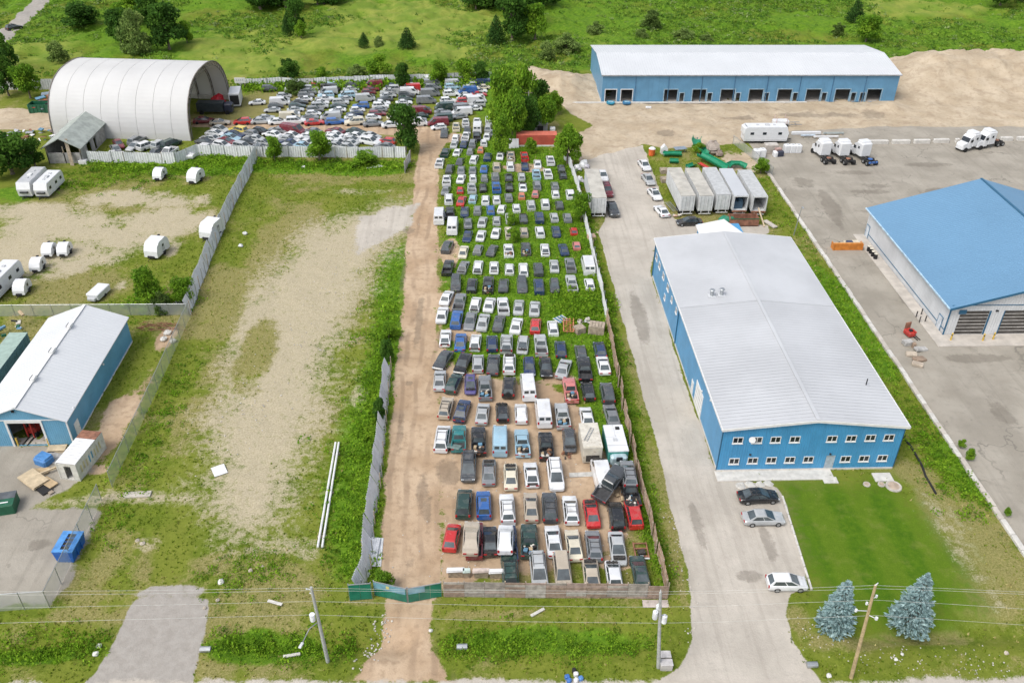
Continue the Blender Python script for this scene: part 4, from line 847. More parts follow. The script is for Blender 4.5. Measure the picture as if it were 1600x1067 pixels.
b = MB(); q = at_y(20, 642, Y0); b.box(q.x, Y0-.1, q.z, .3, .2, .25, 0, .03); b.build('wall_lamp', BLACKM, t)
S_.done()
for px in (29, 77):
    q = at(px, 696); t = thing('bollard', 'thin yellow bollard at the %s of the open workshop door' % ('inner jamb' if px == 29 else 'outer jamb'), 'bollard', (q.x, q.y, 0)); b = MB(); b.cyl((0, 0, 0), (0, 0, 1.2), .1, .1, 8); b.build('post', YEL, t)

# --- white fabric dome
X0, X1, YC, HW, HT = -90.2, -60.2, 197.3, 13.4, 11.9
t = thing('fabric_dome', 'huge white fabric arch shelter with an open ribbed end', 'storage dome', ((X0+X1)/2, YC, 0)); S_ = Site(t)
FAB = mat('white_fabric', (.72, .72, .715), .7, var=.05, scale=.15); _ft = FAB.node_tree; _fp = [n for n in _ft.nodes if n.type == 'BSDF_PRINCIPLED'][0]; _fo = [n for n in _ft.nodes if n.type == 'OUTPUT_MATERIAL'][0]; _fl = _ft.nodes.new('ShaderNodeBsdfTranslucent'); _fl.inputs[0].default_value = (.60, .55, .46, 1); _fm = _ft.nodes.new('ShaderNodeMixShader'); _fm.inputs[0].default_value = .30
_ft.links.new(_fp.outputs[0], _fm.inputs[1]); _ft.links.new(_fl.outputs[0], _fm.inputs[2]); _ft.links.new(_fm.outputs[0], _fo.inputs[0]); STEEL = mat('truss_steel', (.18, .16, .14), .6, var=.2)
def arc(k, n=22, s=1.0):
    a = math.pi*(1-k/n); c = math.cos(a); e = math.sin(a)
    return YC+HW*s*math.copysign(abs(c)**.82, c), HT*s*e**.80
for k in range(8):
    xa, xb = X0+(X1-X0)*k/8, X0+(X1-X0)*(k+1)/8; b = MB()
    nn = 40
    rings = []
    for x, s in ((xa+.03, 1.0), (xb-.03, 1.0)):
        rings.append([(x, *arc(i, nn, s)) for i in range(nn+1)]+[(x, *arc(i, nn, s*.994)) for i in range(nn, -1, -1)])
    b.loft(rings); b.build('fabric_panel', FAB, t)
for k in range(9):
    x = X0+(X1-X0)*k/8; b = MB(); pts = [Vector((x, *arc(i, 22, .985 if k not in (0, 8) else 1.004))) for i in range(23)]; b.tube(pts, .13, 5)
    pin = [Vector((x, *arc(i, 22, .93))) for i in range(23)]; b.tube(pin, .08, 4)
    for i in range(0, 22): b.cyl(pts[i], pin[i+1], .05, .05, 4, False)
    b.build('truss', STEEL, t)
for y in (YC-HW+.3, YC+HW-.3): b = MB(); b.box((X0+X1)/2, y, .5, X1-X0-.4, .5, 1.0); b.build('footing', CONCW, t); S_.done(); t.rotation_euler.z = R(-5)

# --- grey barn by the dome, open front with dark band
q = [at(66, 244), at(133, 247)]; X0, X1 = at(76, 257).x, at(133, 254).x; Y0 = at(100, 256).y; Y1 = Y0+17.5; EV = 3.6; RX = (X0+X1)/2; RZ = 5.6
t = thing('grey_barn', 'low barn with grey shingled roof and dark open front by the dome', 'barn', (RX, Y0, 0)); S_ = Site(t)
SHG = mat('grey_shingle', (.33, .36, .33), .85, var=.2, scale=.8); BARNW = mat('barn_boards', (.36, .35, .34), .85, var=.3, scale=1.2, grime=.4)
wall('wall', BARNW, t, 'x', Y0, X0, X1, 0, 2.3); wall('wall', BARNW, t, 'y', X1, Y0, Y1, 0, EV, [(Y0+3.2, Y0+5.4, .1, 2.8), (Y0+7.0, Y0+8.2, .1, 2.6), (Y0+13, Y0+14.5, .1, 2.8)], inward=-1); wall('wall', BARNW, t, 'y', X0, Y0, Y1, 0, EV); wall('wall', BARNW, t, 'x', Y1, X0, X1, 0, EV, [], [(RX, RZ-.1)], inward=-1)
for xe in (X0-.5, X1+.5):
    b = MB(); slab(b, [(xe, Y0-.7, EV-.15), (RX, Y0-.7, RZ), (RX, Y1+.4, RZ), (xe, Y1+.4, EV-.15)], .18); b.build('roof', SHG, t)
for x in (X0+.15, RX, X1-.15): b = MB(); b.box(x, Y0+.1, 1.8, .2, .2, 3.6); b.build('post', WOODT, t); S_.done()
q = at(112, 256); t = thing('leaning_board', 'tall grey board leaning on the front of the grey barn', 'board', (at(117, 256).x, Y0-1.2, 0)); b = MB(); b.T = Matrix.Rotation(R(-14), 4, 'X') @ Matrix.Rotation(R(-6), 4, 'Y'); b.box(0, .0, 2.7, .7, .12, 5.4); b.build('plank', WOODT, t)
# ------------------------------------------------------------------ vehicles
CARC = {'W': ('white', (.66, .67, .68)), 'C': ('cream', (.60, .55, .43)), 'S': ('silver', (.40, .415, .42)), 'G': ('grey', (.185, .195, .205)), 'D': ('dark grey', (.060, .066, .072)), 'K': ('black', (.016, .017, .019)),
        'R': ('red', (.46, .025, .025)), 'M': ('maroon', (.17, .022, .032)), 'B': ('blue', (.030, .110, .330)), 'N': ('dark blue', (.016, .034, .090)), 'L': ('light blue', (.30, .46, .56)), 'T': ('teal', (.020, .160, .165)),
        'E': ('dark green', (.020, .050, .042)), 'I': ('beige', (.43, .37, .29)), 'O': ('orange', (.58, .19, .10)), 'P': ('pale red', (.50, .17, .16)), 'Y': ('yellow', (.60, .47, .10)), 'U': ('purple', (.07, .06, .19))}
def paint(code):
    n_, c = CARC[code]; key = 'paint_'+n_.replace(' ', '_')
    if key in _M: return _M[key]
    n = NT(key); d = n.step(n.noise(1.1, 6, .65), .48, .74)
    col = n.mix(n.step(n.noise(.35, 3), .3, .7), mul(c, .86), mul(c, 1.1)); col = n.mix(n.math('MULTIPLY', d, .36), col, (.23, .20, .165)); col = n.mix(n.math('MULTIPLY', n.step(n.noise(5, 5), .62, .72), .35), col, mul(c, .4))
    n.set(Base_Color=col, Roughness=n.math('ADD', .24, n.math('MULTIPLY', d, .3)), Coat_Weight=.6, Coat_Roughness=.12)
    _M[key] = n.m; return n.m
CGLASS = mat('car_glass', (.060, .076, .082), .09, var=.5, scale=.7, spec=1.0); TYRE = mat('tyre_rubber', (.014, .014, .014), .85); RIM = mat('wheel_rim', (.35, .36, .37), .4, .5, var=.3)  # car glass base lightened to stand in for reflected sky and seen interior
LAMP = mat('headlight_lens', (.55, .58, .60), .15); TAIL = mat('tail_light_lens', (.36, .015, .018), .25); ENGINE = mat('engine_clutter', (.040, .038, .036), .8, var=.7, scale=5, grime=.5); BLACKTRIM = mat('black_plastic_trim', (.02, .02, .021), .7); BEDM = mat('dark_bed_liner', (.045, .045, .047), .85, var=.4, scale=3)
KINDN = {'s': 'sedan', 'h': 'hatchback', 'u': 'suv', 'w': 'station_wagon', 'm': 'minivan', 'v': 'cargo_van', 'p': 'pickup_truck', 'c': 'coupe'}
#       L    W     belt  roof  wsB   wsT   rT    rB
DIM = {'s': (4.65, 1.76, .90, 1.42, 1.18, .12, -1.00, -1.78), 'c': (4.50, 1.76, .86, 1.32, 1.0, -.05, -.95, -1.80), 'h': (4.10, 1.70, .92, 1.47, 1.18, .20, -1.48, -1.95), 'w': (4.65, 1.76, .92, 1.47, 1.18, .16, -1.90, -2.24),
       'u': (4.60, 1.82, 1.06, 1.72, 1.10, .22, -1.92, -2.22), 'm': (4.85, 1.88, 1.00, 1.74, 1.62, .52, -2.06, -2.36), 'v': (5.55, 2.00, 1.25, 2.10, 2.10, 1.20, -2.62, -2.72), 'p': (5.30, 1.88, 1.08, 1.76, 1.12, .28, -.58, -.82)}
CM = {}
def car_parts(k):
    if k in CM: return CM[k]
    L, Wd, bl, rf, wb, wt, rt, rb = DIM[k]; hw = Wd/2; f = L/2; out = {}
    def ring(y, w, zl, zt):
        q = [(w*.88, zl), (w, zl+.12), (w, zl+(zt-zl)*.55), (w*.955, zt-.07), (w*.84, zt)]
        return [(x, y, z) for x, z in q]+[(-x, y, z) for x, z in reversed(q)]
    hz = bl-.10 if k != 'v' else bl-.22
    b = MB()
    rear = -f if k != 'p' else rb-.02
    st = [(f, hw*.80, .34, hz-.24), (f-.14, hw*.93, .26, hz-.12), (f-.5, hw*.99, .22, hz-.05), (wb, hw, .22, bl-.03), (wt-.2, hw, .22, bl), ((wt+rt)/2, hw, .22, bl)]
    st += [(rb, hw, .22, bl), (-f+.22, hw*.97, .24, bl-.05), (-f+.06, hw*.93, .30, bl-.10), (-f, hw*.84, .36, bl-.22)] if k in 'sc' else [(rear+.15, hw*.985, .24, bl), (rear, hw*.93, .30, bl-.05)]
    b.loft([ring(*s) for s in st])
    B = lambda y, i: (hw*(.86 if i else .86), y, bl-.02)
    xb, xt, xi = (hw*.87, hw*.70, hw*.58) if k != 'v' else (hw*.93, hw*.84, hw*.72)
    r0 = [(xb, wb, bl-.03), (-xb, wb, bl-.03), (-xb, rb, bl-.03), (xb, rb, bl-.03)]
    r1 = [(xt, wt, rf-.05), (-xt, wt, rf-.05), (-xt, rt, rf-.05), (xt, rt, rf-.05)]
    r2 = [(xi, wt-.14, rf), (-xi, wt-.14, rf), (-xi, rt+.14, rf), (xi, rt+.14, rf)]
    b.loft([r0, r1, r2])
    if k == 'p':                                    # open load bed behind the cab
        y0, y1, zb, zf = rb-.03, -f, bl-.08, .62
        for sx in (-1, 1): b.box(sx*(hw-.07), (y0+y1)/2, (zb+.3)/2, .14, y0-y1, zb-.3)
        b.box(0, y1+.06, (zb+.34)/2, Wd-.28, .12, zb-.34); b.box(0, y0-.05, (zb+.3)/2, Wd-.28, .10, zb-.3)
        b2 = MB(); b2.box(0, (y0-.1+y1+.12)/2, zf-.12, Wd-.28, y0-y1-.22, .24); [b2.box(sx*(hw-.20), (rb+y1)/2-.2, zf+.06, .11, .9, .22) for sx in (-1, 1)]
        out['truck_bed'] = b2.mesh('truck_bed', BEDM)
    out['body'] = b.mesh('car_body', paint('W'))
    rl = MB(); [rl.box(sx*hw*.60, (wt+rt)/2, rf+.03, .05, wt-rt-.5, .06) for sx in (-1, 1)]; [rl.box(0, y_, rf+.03, hw*1.2, .05, .04) for y_ in (wt-.6, rt+.6)]; out['roof_rack'] = rl.mesh('roof_rack', BLACKTRIM)
    sn = MB(); sn.box(0, wt-.62, rf+.004, hw*.78, .62, .03, 0, .01); out['sunroof'] = sn.mesh('sunroof', CGLASS)
    def pane(c0, c1, c2, c3, u0, u1, v0, v1, off=.016):
        """glass on the bilinear patch c0 c1 (bottom) c2 c3 (top), pushed outwards"""
        c = [Vector(p) for p in (c0, c1, c2, c3)]; n = (c[1]-c[0]).cross(c[3]-c[0]).normalized()
        mid = sum(c, Vector())/4
        if n.dot(mid-Vector((0, (wb+rb)/2, bl*.9))) < 0: n = -n
        P_ = lambda u, v: c[0].lerp(c[1], u).lerp(c[3].lerp(c[2], u), v)+n*off
        return [P_(u0, v0), P_(u1, v0), P_(u1, v1), P_(u0, v1)]
    def glass(name, *qs):
        g_ = MB(); [g_.quad(*q) for q in qs]; out[name] = g_.mesh(name, CGLASS)
    glass('windscreen', pane(r0[0], r0[1], r1[1], r1[0], .05, .95, .06, .96))
    if k == 'v': glass('rear_window', pane(r0[3], r0[2], r1[2], r1[3], .10, .44, .35, .82), pane(r0[3], r0[2], r1[2], r1[3], .56, .90, .35, .82))
    else: glass('rear_window', pane(r0[3], r0[2], r1[2], r1[3], .08, .92, .10, .92))
    for sx, (i, j) in ((1, (0, 3)), (-1, (1, 2))):
        u = [(.06, .40), (.44, .92)] if k in 'schp' else [(.05, .30), (.33, .62), (.65, .94)] if k in 'uwm' else [(.05, .24)]
        glass('side_window'+('' if sx > 0 else '_b'), *[pane(r0[i], r0[j], r1[j], r1[i], a, c, .10, .88) for a, c in u])
    hy1 = f-.42; hy0 = wb+.04; hm = MB(); e = .012
    for a0, a1 in ((-.80, 0), (0, .80)):
        za = bl-.03; zb_ = hz-.045
        hm.add([(hw*a0, hy0, za+e), (hw*a1, hy0, za+e), (hw*a1*.94, hy1, zb_+e), (hw*a0*.94, hy1, zb_+e), (hw*(a0+a1)/2, (hy0+hy1)/2, (za+zb_)/2+.045)], [(0, 1, 4), (1, 2, 4), (2, 3, 4), (3, 0, 4)])
    out['hood'] = hm.mesh('hood', paint('W'))
    em = MB(); em.box(0, (hy0+hy1)/2, bl-.05, Wd*.74, hy1-hy0-.1, .10); g_ = random.Random(5)
    for q in range(9): em.box(g_.uniform(-.5, .5), g_.uniform(hy0+.2, hy1-.2), bl+.01, g_.uniform(.12, .4), g_.uniform(.1, .35), g_.uniform(.06, .16), g_.uniform(0, 1))
    out['engine'] = em.mesh('engine', ENGINE)
    dm = MB(); dm.box(0, (rb-f)/2-.02, bl-.05, Wd*.72, max(.35, f+rb-.30), .11); out['trunk_well'] = dm.mesh('trunk_well', ENGINE)
    wm = MB(); wm.cyl((-.11, 0, 0), (.11, 0, 0), .33, .33, 14); wm.cur = 1; wm.cyl((-.125, 0, 0), (.125, 0, 0), .20, .20, 10); out['wheel'] = wm.mesh('wheel', [TYRE, RIM])
    gm = MB()
    for y in ((f-.82, -f+.92) if k != 'v' else (f-.95, -f+1.2)):
        gm.cyl((-hw+.1, y, .33), (hw-.1, y, .33), .06, .06, 6, False)
        for sx in (-1, 1): gm.cyl((sx*(hw-.21), y, .33), (sx*(hw+.01), y, .33), .33, .33, 12)
    gm.box(0, 0, .36, .3, L-1.6, .16); out['gear'] = gm.mesh('running_gear', TYRE)
    lm_ = MB(); lm_.box(0, 0, 0, .36, .16, .13, 0, .03); out['headlight'] = lm_.mesh('headlight', LAMP)
    tm_ = MB(); tm_.box(0, 0, 0, .22 if k in 'umvhw' else .38, .10, .34 if k in 'umvhw' else .14, 0, .02); out['tail_light'] = tm_.mesh('tail_light', TAIL)
    CM[k] = out; return out
JUNK = {}
def junk_mesh(seed):
    if seed in JUNK: return JUNK[seed]
    g_ = random.Random(seed); b = MB(); ms = [mat('scrap_pale', (.55, .52, .46), .8), mat('scrap_rust', (.22, .11, .06), .9, var=.5), mat('scrap_blue', (.12, .25, .36), .6), mat('scrap_black', (.02, .02, .02), .8), mat('scrap_tan', (.42, .32, .2), .85)]
    for i in range(12):
        b.cur = g_.choice([0, 0, 1, 2, 3, 4]); b.box(g_.uniform(-.55, .55), g_.uniform(-.8, .7), g_.uniform(.02, .30), g_.uniform(.2, .7), g_.uniform(.2, .6), g_.uniform(.1, .35), g_.uniform(0, 3), .03)
    JUNK[seed] = b.mesh('load', ms); return JUNK[seed]
def make_car(k, code, loc_, rz, label, cat, group, detail=2, flags=''):
    name = KINDN[k]; pr = car_parts(k); L, Wd, bl, rf = DIM[k][:4]; rb = DIM[k][7]; f = L/2; hw = Wd/2; pm = paint(code)
    t = thing(name, label, cat, loc_, rz, group); t.rotation_mode = 'XYZ'
    inst('body', pr['body'], t, pm)
    if k == 'p': inst('truck_bed', pr['truck_bed'], t)
    if 'g' not in flags: inst('windscreen', pr['windscreen'], t); inst('rear_window', pr['rear_window'], t)
    inst('side_window', pr['side_window'], t); inst('side_window', pr['side_window_b'], t)
    if detail >= 2:
        if k in 'uwm' and rnd.random() < .5: inst('roof_rack', pr['roof_rack'], t)
        elif k in 'shwu' and rnd.random() < .16: inst('sunroof', pr['sunroof'], t)
    if detail >= 1:
        if k != 'v' or True:
            if 'o' in flags: inst('engine', pr['engine'], t)
            elif detail >= 2: inst('hood', pr['hood'], t, paint(flags[flags.index('h')+1]) if 'h' in flags else pm)
        if 't' in flags: inst('trunk_well', pr['trunk_well'], t)
        if 'j' in flags: inst('load', junk_mesh(rnd.randrange(4)), t, loc=(0, -1.7, .66))
        if 'y' in flags:
            b = MB(); b.cyl((0, -f-.02, 1.0), (0, -f-.22, 1.0), .36, .36, 12); b.build('spare_wheel', TYRE, t)
        fy, ry = f-.82, -f+.92
        if k == 'v': fy, ry = f-.95, -f+1.2
        if detail >= 2:
            for sx in (-1, 1):
                for y in (fy, ry): inst('wheel', pr['wheel'], t, loc=(sx*(hw-.10), y, .33))
    if detail < 2: inst('running_gear', pr['gear'], t)
    if detail >= 2:
        for sx in (-1, 1):
            if 'o' not in flags: inst('headlight', pr['headlight'], t, loc=(sx*hw*.70, f-.13, bl-.30))
            inst('tail_light', pr['tail_light'], t, loc=(sx*hw*(.82 if k in 'umvhwp' else .66), (-f+.02 if k != 'p' else -f+.0), bl-.16))
    return t
def heading(x, y, k=None, px=14, z=.7):
    if k is None: return 0.0
    a, b = at(x-k*px, y+px, z), at(x+k*px, y-px, z); return math.atan2(-(b.x-a.x), b.y-a.y)
def lift(p): return float(gz(p.x, p.y))
# rows of the scrapyard, from the plank fence backwards: x, y (middle of the car in the survey picture), type+colour, [lean], [flags: f faces the gate, o no bonnet, t boot open, j load]
ROWS = '''797 889 uE; 842 890 mS f; 879 890 mI f; 924 894 sI o; 959 895 hW o; 1000 891 sE
706 837 hR .20; 742 842 pM; 765.5 843 sK t; 795 847 pN j; 827 843 pE j; 865 843 sW; 896.5 849 sC; 927.5 850 wG; 965 854 sS fo
725 785 mE .07; 755.5 787 uB; 792.5 793 uW; 829.5 790 sI; 859 791 uD; 891.5 794 wW; 924.7 799 sR o; 963 804 uK o; 990 801 uR ohW
732 729 mD f; 764 735 sG o; 798 742 sC o; 830 739 cW t; 868 741 mW -.17f; 981 748 wG
691 683 mW .15; 717 683 pT; 747.6 687 pK j; 781 687 vL; 815.7 690 pL j; 853 695 pK j; 890 687 hD fo
696.4 635 wI .25; 721.7 639.5 sN .29t; 754 644 sS .17; 784.7 642 hK o; 814 644 hW g; 849 644 vW; 878.6 648 pS j; 917 651 sW; 955.7 647 sG -.32
687 592 sS .06; 709 597 wE .40; 735 599 hU fo; 758 604 pG j; 795 603.5 uK .12y; 825 604 vW; 891 608 pP j; 919 609 hK; 949 613 uD t
692.5 561 sD .62f; 723 566 sK .42f; 747 566 hS; 770.7 567.5 sD .1; 796 567 uW .05o; 827 572 hN f; 852.6 572 sK f; 880.7 574 sS .28; 913 575 pK -.15; 943 568 cW
696 525 cW t; 719.5 531 sB .1; 743 531.5 hW .15t; 769 534 hN; 791.5 535 uS .05t; 817 536 hS .14fo; 844.7 537 pS; 876 542 hN; 907.7 547 hD; 937.5 544 hN
691 489 sW .16; 713.6 497 uB .15; 734.7 499 sG .25f; 755 501 sS .2; 779.7 502.5 sD .2; 807 505 sW .22; 837 507 hR .1; 864 509 hW
698 463 sW .45; 718 469 pG .25; 743 472.5 hW .2t; 764.7 473 sW .25; 786 476 pW; 810.6 476 sS .1; 835.6 479 sS .1
712 441.5 uD f; 737.5 443 uK .15; 763 442.5 pK .1j; 787 443 sD .15; 816 442.5 mD f; 842 445 uN; 866.6 444 hD f; 893 440 pS; 921 441 hW -.2
700 416 pK .3; 724 414 sG .35t; 747 414 wW .08t; 772 415 sW .08t; 796 417 hW; 818 418 wW; 841 418 uD; 866 412 sS; 891 411 pG; 919 413 vW -.2
699 383 uD .5; 724 390.6 sC .25; 747 387 hG .3; 769 388 sD .45; 794.7 388 pW j; 821.6 386 pD j; 851.6 388 sW -.1t; 880.6 387 cN -.3; 901 381 hP
730.5 366 sN .3f; 751.6 365 sW .25; 775 361.6 sW .3; 796.6 361 pC; 819 360 hI; 843.6 360.6 uW; 869 359 sN; 896.6 358 hR
686.4 337 vW; 703 330 pK; 707 353 vW; 731 346 sG; 754 343.5 sS .2; 776 341.5 hS; 796.5 339 uS; 818 338 hD o; 842.5 338 uN; 866 337 hS; 886.5 337 hG
726 327.5 sN; 746 325.6 hG; 766.5 325.6 hB; 784 323 hW .3; 807 322 hW; 830 318 uS; 852 317 uW; 874 318 hD
701 309 uW; 721 310.6 sR .3; 739 308 hL .25; 758.6 309.7 wW; 776 309 hW; 794.7 306 hG; 815 303 hO; 837 301 hP .2; 868 300 hW; 891 301 uW
697 294.7 sG .3; 719 294 hR; 737 292 pS; 755 291 hK; 775.5 291 pB; 795.6 290 hK; 817 289 cW o; 839 287 uG; 867 287 hG
698 279 pW; 720.6 277 sW .3; 739 276 hW; 757 275 hG; 774 274 uG; 795 274 sK; 815 274 hS o; 838 270 pL; 856 269 pW; 879 270 sK
687 252 pW .3; 703 261.6 uD .3; 720.6 264 sG; 738.5 262.5 sG; 756.7 260.6 sB .2; 776 258 uI; 797.5 258 uW; 820 257 sN; 840 253 sW; 860 249 pW -.2; 877 260 hD
696 236 pE .4; 719 249 sD .4; 741 246.5 wW .4; 762 243 uN .2; 781.6 241 sW .2; 798 242 pI j; 819.5 242 pR
715 235 sW .5; 735 234 hG .2; 751.6 232 hO .3; 710 223 sS .4; 725 223 sN .3; 739 222 uG .3; 756 221 hW
694 206 pD f; 712 213 hW .3; 728 211 pW .3; 745 211 pK; 761 210 sW .3
712.6 196 pC; 730 200 sD; 746.5 199 vW .2; 763 198 uS .2; 771 205 sG .4; 727.6 190 pW; 745 188 pW; 764 186 pW'''
GC = 'cars of the scrapyard rows'
SPECIAL = {(742, 842): 'maroon pickup crushed beneath a beige sedan, near the plank fence', (795, 847): 'dark blue pickup carrying a white hatchback, second row behind the plank fence', (830, 739): 'white sports coupe with an open boot, fourth row behind the plank fence', (717, 683): 'teal pickup with a loose grey green cover across its bed', (795, 603.5): 'black off-roader with a round spare wheel on its tailgate', (924.7, 799): 'bright red sedan without bonnet, third row behind the plank fence', (963, 804): 'burnt out black wreck beside the red suv by the plank fence', (990, 801): 'red suv with white bonnet at the wooden fence', (981, 748): 'grey station wagon piled on scrap by the wooden fence', (890, 687): 'dark grey half car with its engine torn out on the ground', (891, 608): 'rusty red and white pickup with junk in its bed', (706, 837): 'red hatchback standing at the lane in the second row', (781, 687): 'light blue full size van, fifth row behind the plank fence', (815.7, 690): 'light blue pickup with bags heaped in its bed', (735, 599): 'small purple hatchback with open engine bay', (849, 644): 'white cargo van in front of a grassy gap, sixth row', (825, 604): 'white cargo van in the seventh row, tail to the gate', (686.4, 337): 'white cargo van sticking out into the dirt lane, rear doors with two windows', (707, 353): 'white cargo van just below the one sticking into the dirt lane'}
for ri, row in enumerate(ROWS.split('\n')):
    cs = sorted([q.split() for q in row.split(';')], key=lambda q: float(q[0]))
    for ci, q in enumerate(cs):
        x, y, k, code = float(q[0]), float(q[1]), q[2][0], q[2][1]; lean = None; fl = ''
        for e in q[3:]:
            i = 0
            while i < len(e) and e[i] in '-.0123456789': i += 1
            if i: lean = float(e[:i])
            fl += e[i:]
        p = at(x, y, .75); rz = heading(x, y, lean)+(math.pi if 'f' in fl else 0)+rnd.uniform(-.03, .03)
        kn = KINDN[k].replace('_', ' ').replace('pickup truck', 'pickup').replace('station wagon', 'wagon')
        cond = ' without bonnet' if 'o' in fl else ' with open boot' if 't' in fl else ' with loaded bed' if 'j' in fl else ''
        pl = ('nearest the dirt lane' if ci == 0 else ORD[ci]+' from the dirt lane') if ci < len(cs)-1 or ci < 4 else 'last towards the driveway'
        lb = SPECIAL.get((x, y)) or '%s %s%s %s, %s row behind plank fence' % (CARC[code][0], kn, cond, pl, ORD[ri])
        if ri == 0 and not (x, y) in SPECIAL: lb = '%s %s%s %s, standing directly against the plank fence' % (CARC[code][0], kn, cond, pl)
        cat = {'p': 'pickup truck', 'v': 'van', 'm': 'minivan'}.get(k, 'car')
        o = make_car(k, code, (p.x, p.y, lift(p)), rz, lb, cat, GC, 2 if ri < 9 else 1, fl)
        s_ = .96 if ri < 7 and k != 'v' else .98 if k == 'v' else max(.88, 1.0-.018*(ri-6))
        o.scale = (s_*rnd.uniform(.97, 1.02), s_*rnd.uniform(.94, 1.02), s_*rnd.uniform(.95, 1.05)); o.location.z -= .0 if ri < 8 else rnd.uniform(.05, .26)
        o.rotation_euler.x = R(rnd.uniform(-1.6, 1.6)); o.rotation_euler.y = R(rnd.uniform(-1.2, 1.2))
        if k == 'h' and ri > 10 and code in 'OPR': o.scale = (.8, .65, .85)
# cars stacked on others or parked elsewhere
for x, y, z, k, code, rz, lb, fl, tilt in (
    (736, 838, 1.05, 's', 'I', -.04, 'beige old sedan stacked on top of a maroon pickup', 'g', 2), (790, 840, 1.0, 'h', 'W', -.05, 'white windowless hatchback stacked on a dark blue pickup', 'g', -2),
    (953, 752, .95, 'p', 'D', -.62, 'dark grey pickup heaped askew on top of a white wreck', '', 13), (940, 742, 0, 'v', 'W', .05, 'stripped white wreck beneath the askew dark grey pickup', 'og', 0), (984, 765, 0, 'p', 'K', .02, 'black pickup under the grey wagon by the wooden fence', 'j', 0)):
    p = at(x, y, z+.75); o = make_car(k, code, (p.x, p.y, z), rz, lb, {'p': 'pickup truck', 'v': 'van'}.get(k, 'car'), GC, 2, fl); o.rotation_euler = (R(tilt), R(tilt*.6), rz)
bpy.data.objects['station_wagon'].name = 'station_wagon'
for o in [o for o in bpy.data.objects if o.get('label', '').startswith('grey station wagon piled')]: o.location.z = 1.0
GP = 'cars parked outside the scrapyard'
for x, y, k, code, ang, lb in (
    (1185, 773, 's', 'K', -88, 'black sedan nearest the concrete walk of the blue warehouse'), (1193, 807, 's', 'S', -90, 'silver blue sedan just below the black sedan at the warehouse lawn'), (1230, 908, 'h', 'W', -92, 'white hatchback parked by the white kerb end of the lawn'),
    (1077, 345, 's', 'K', 93, 'black sedan parked across the driveway behind the blue warehouse'), (1007, 257, 's', 'W', 188, 'white sedan at the head of the four cars along the grass island'), (1013, 279, 's', 'S', 188, 'silver sedan second in the line along the grass island'),
    (1023, 302, 's', 'W', 190, 'white sedan third in the line along the grass island'), (1034, 328, 'c', 'W', 12, 'white coupe closest to the five trailers'), (942, 273, 's', 'W', 182, 'white sedan at the rear of three beside the long trailer'),
    (949, 297, 'u', 'M', 183, 'maroon suv beside the long white trailer'), (957, 326, 'p', 'D', 184, 'dark grey pickup facing the yard beside the long trailer'), (22, 43, 'u', 'K', -38, 'black suv driving on the distant country road')):
    p = at(x, y, .75); make_car(k, code, (p.x, p.y, lift(p)), R(ang), lb, 'pickup truck' if k == 'p' else 'car', GP, 2)
# side strip between the sheet fence and the dirt track: columns from the dome to the lane bend, each from the fence upwards
STRIP = '''343 233 hN; 316 229 hW; 347 225.5 hW; 321 221 sD; 353 220 sM; 328 215 sS; 337 207.5 sW; 344 201 sS
380 229 uS; 388 221 sD; 395.6 215 sS; 361 214 sL; 366 209 sN; 389 207.5 hG; 372 203 uY; 408 204.5 hK
408 230 sG; 412 222 sS; 425 209 sW; 434 202.5 sG
448.5 229 sS; 450 222 sN; 451 216.5 sS; 457.5 211 sW; 457.5 203.5 vM
474 227 sL; 475 221.5 sW; 476 218 hS; 484 212.5 sW; 487 204.5 sG
526 226.5 sS; 524 221 sW; 521 215 sW; 521 209.5 sW; 524 204 sM
544 229 sS; 544 222.5 sS; 550 217.5 sS; 552.5 211 sW; 556 205 sE
579 221 uW; 581 216.5 sW; 580 211.5 sS
601 227.5 sG; 604 220 hR'''
GS = 'cars of the side strip along the white sheet fence'
for ci, col_ in enumerate(STRIP.split('\n')):
    for ri, q in enumerate(col_.split(';')):
        x, y, kc = q.split(); p = at(float(x), float(y), .75); k, code = kc
        lb = '%s %s, %s up from the sheet fence in the %s column from the dome' % (CARC[code][0], KINDN[k].replace('station_', '').replace('_', ' '), ORD[ri], ORD[ci])
        make_car(k, code, (p.x, p.y, 0), R(-112+rnd.uniform(-6, 6))+(math.pi if rnd.random() < .3 else 0), lb, 'van' if k == 'v' else 'car', GS, 0)
GD = 'wrecks on the grass below the fabric dome'
for x, y, kc, a, lb in ((185, 224, 'sM', -150, 'maroon sedan at the top of the cluster beside the grey barn'), (180, 231, 'sG', 30, 'grey sedan in the middle of the cluster beside the grey barn'), (176, 240, 'hS', 20, 'silver hatchback at the fence end of the cluster beside the barn'), (214, 219, 'uG', -20, 'grey suv touching the foot of the fabric dome'), (210.6, 227.5, 'sS', 160, 'silver sedan just below the grey suv at the dome'), (230, 227, 'uW', -35, 'white suv between silver cars below the dome'), (251, 225, 'uS', -25, 'silver suv second from the dark green minivan below the dome'), (246.7, 236, 'sD', -30, 'dark sedan below the silver suv on the dome grass'), (267, 224, 'mE', -30, 'dark green minivan below the open end of the dome'), (262.6, 238, 'pW', 165, 'white pickup against the sheet fence below the dome'), (192.5, 243, 'hW', -70, 'white hatchback half behind the sheet fence by the barn')):
    p = at(x, y, .75); make_car(kc[0], kc[1], (p.x, p.y, 0), R(a), lb, {'m': 'minivan', 'p': 'pickup truck'}.get(kc[0], 'car'), GD, 1)
GU = 'cars of the upper field facing the dirt track'
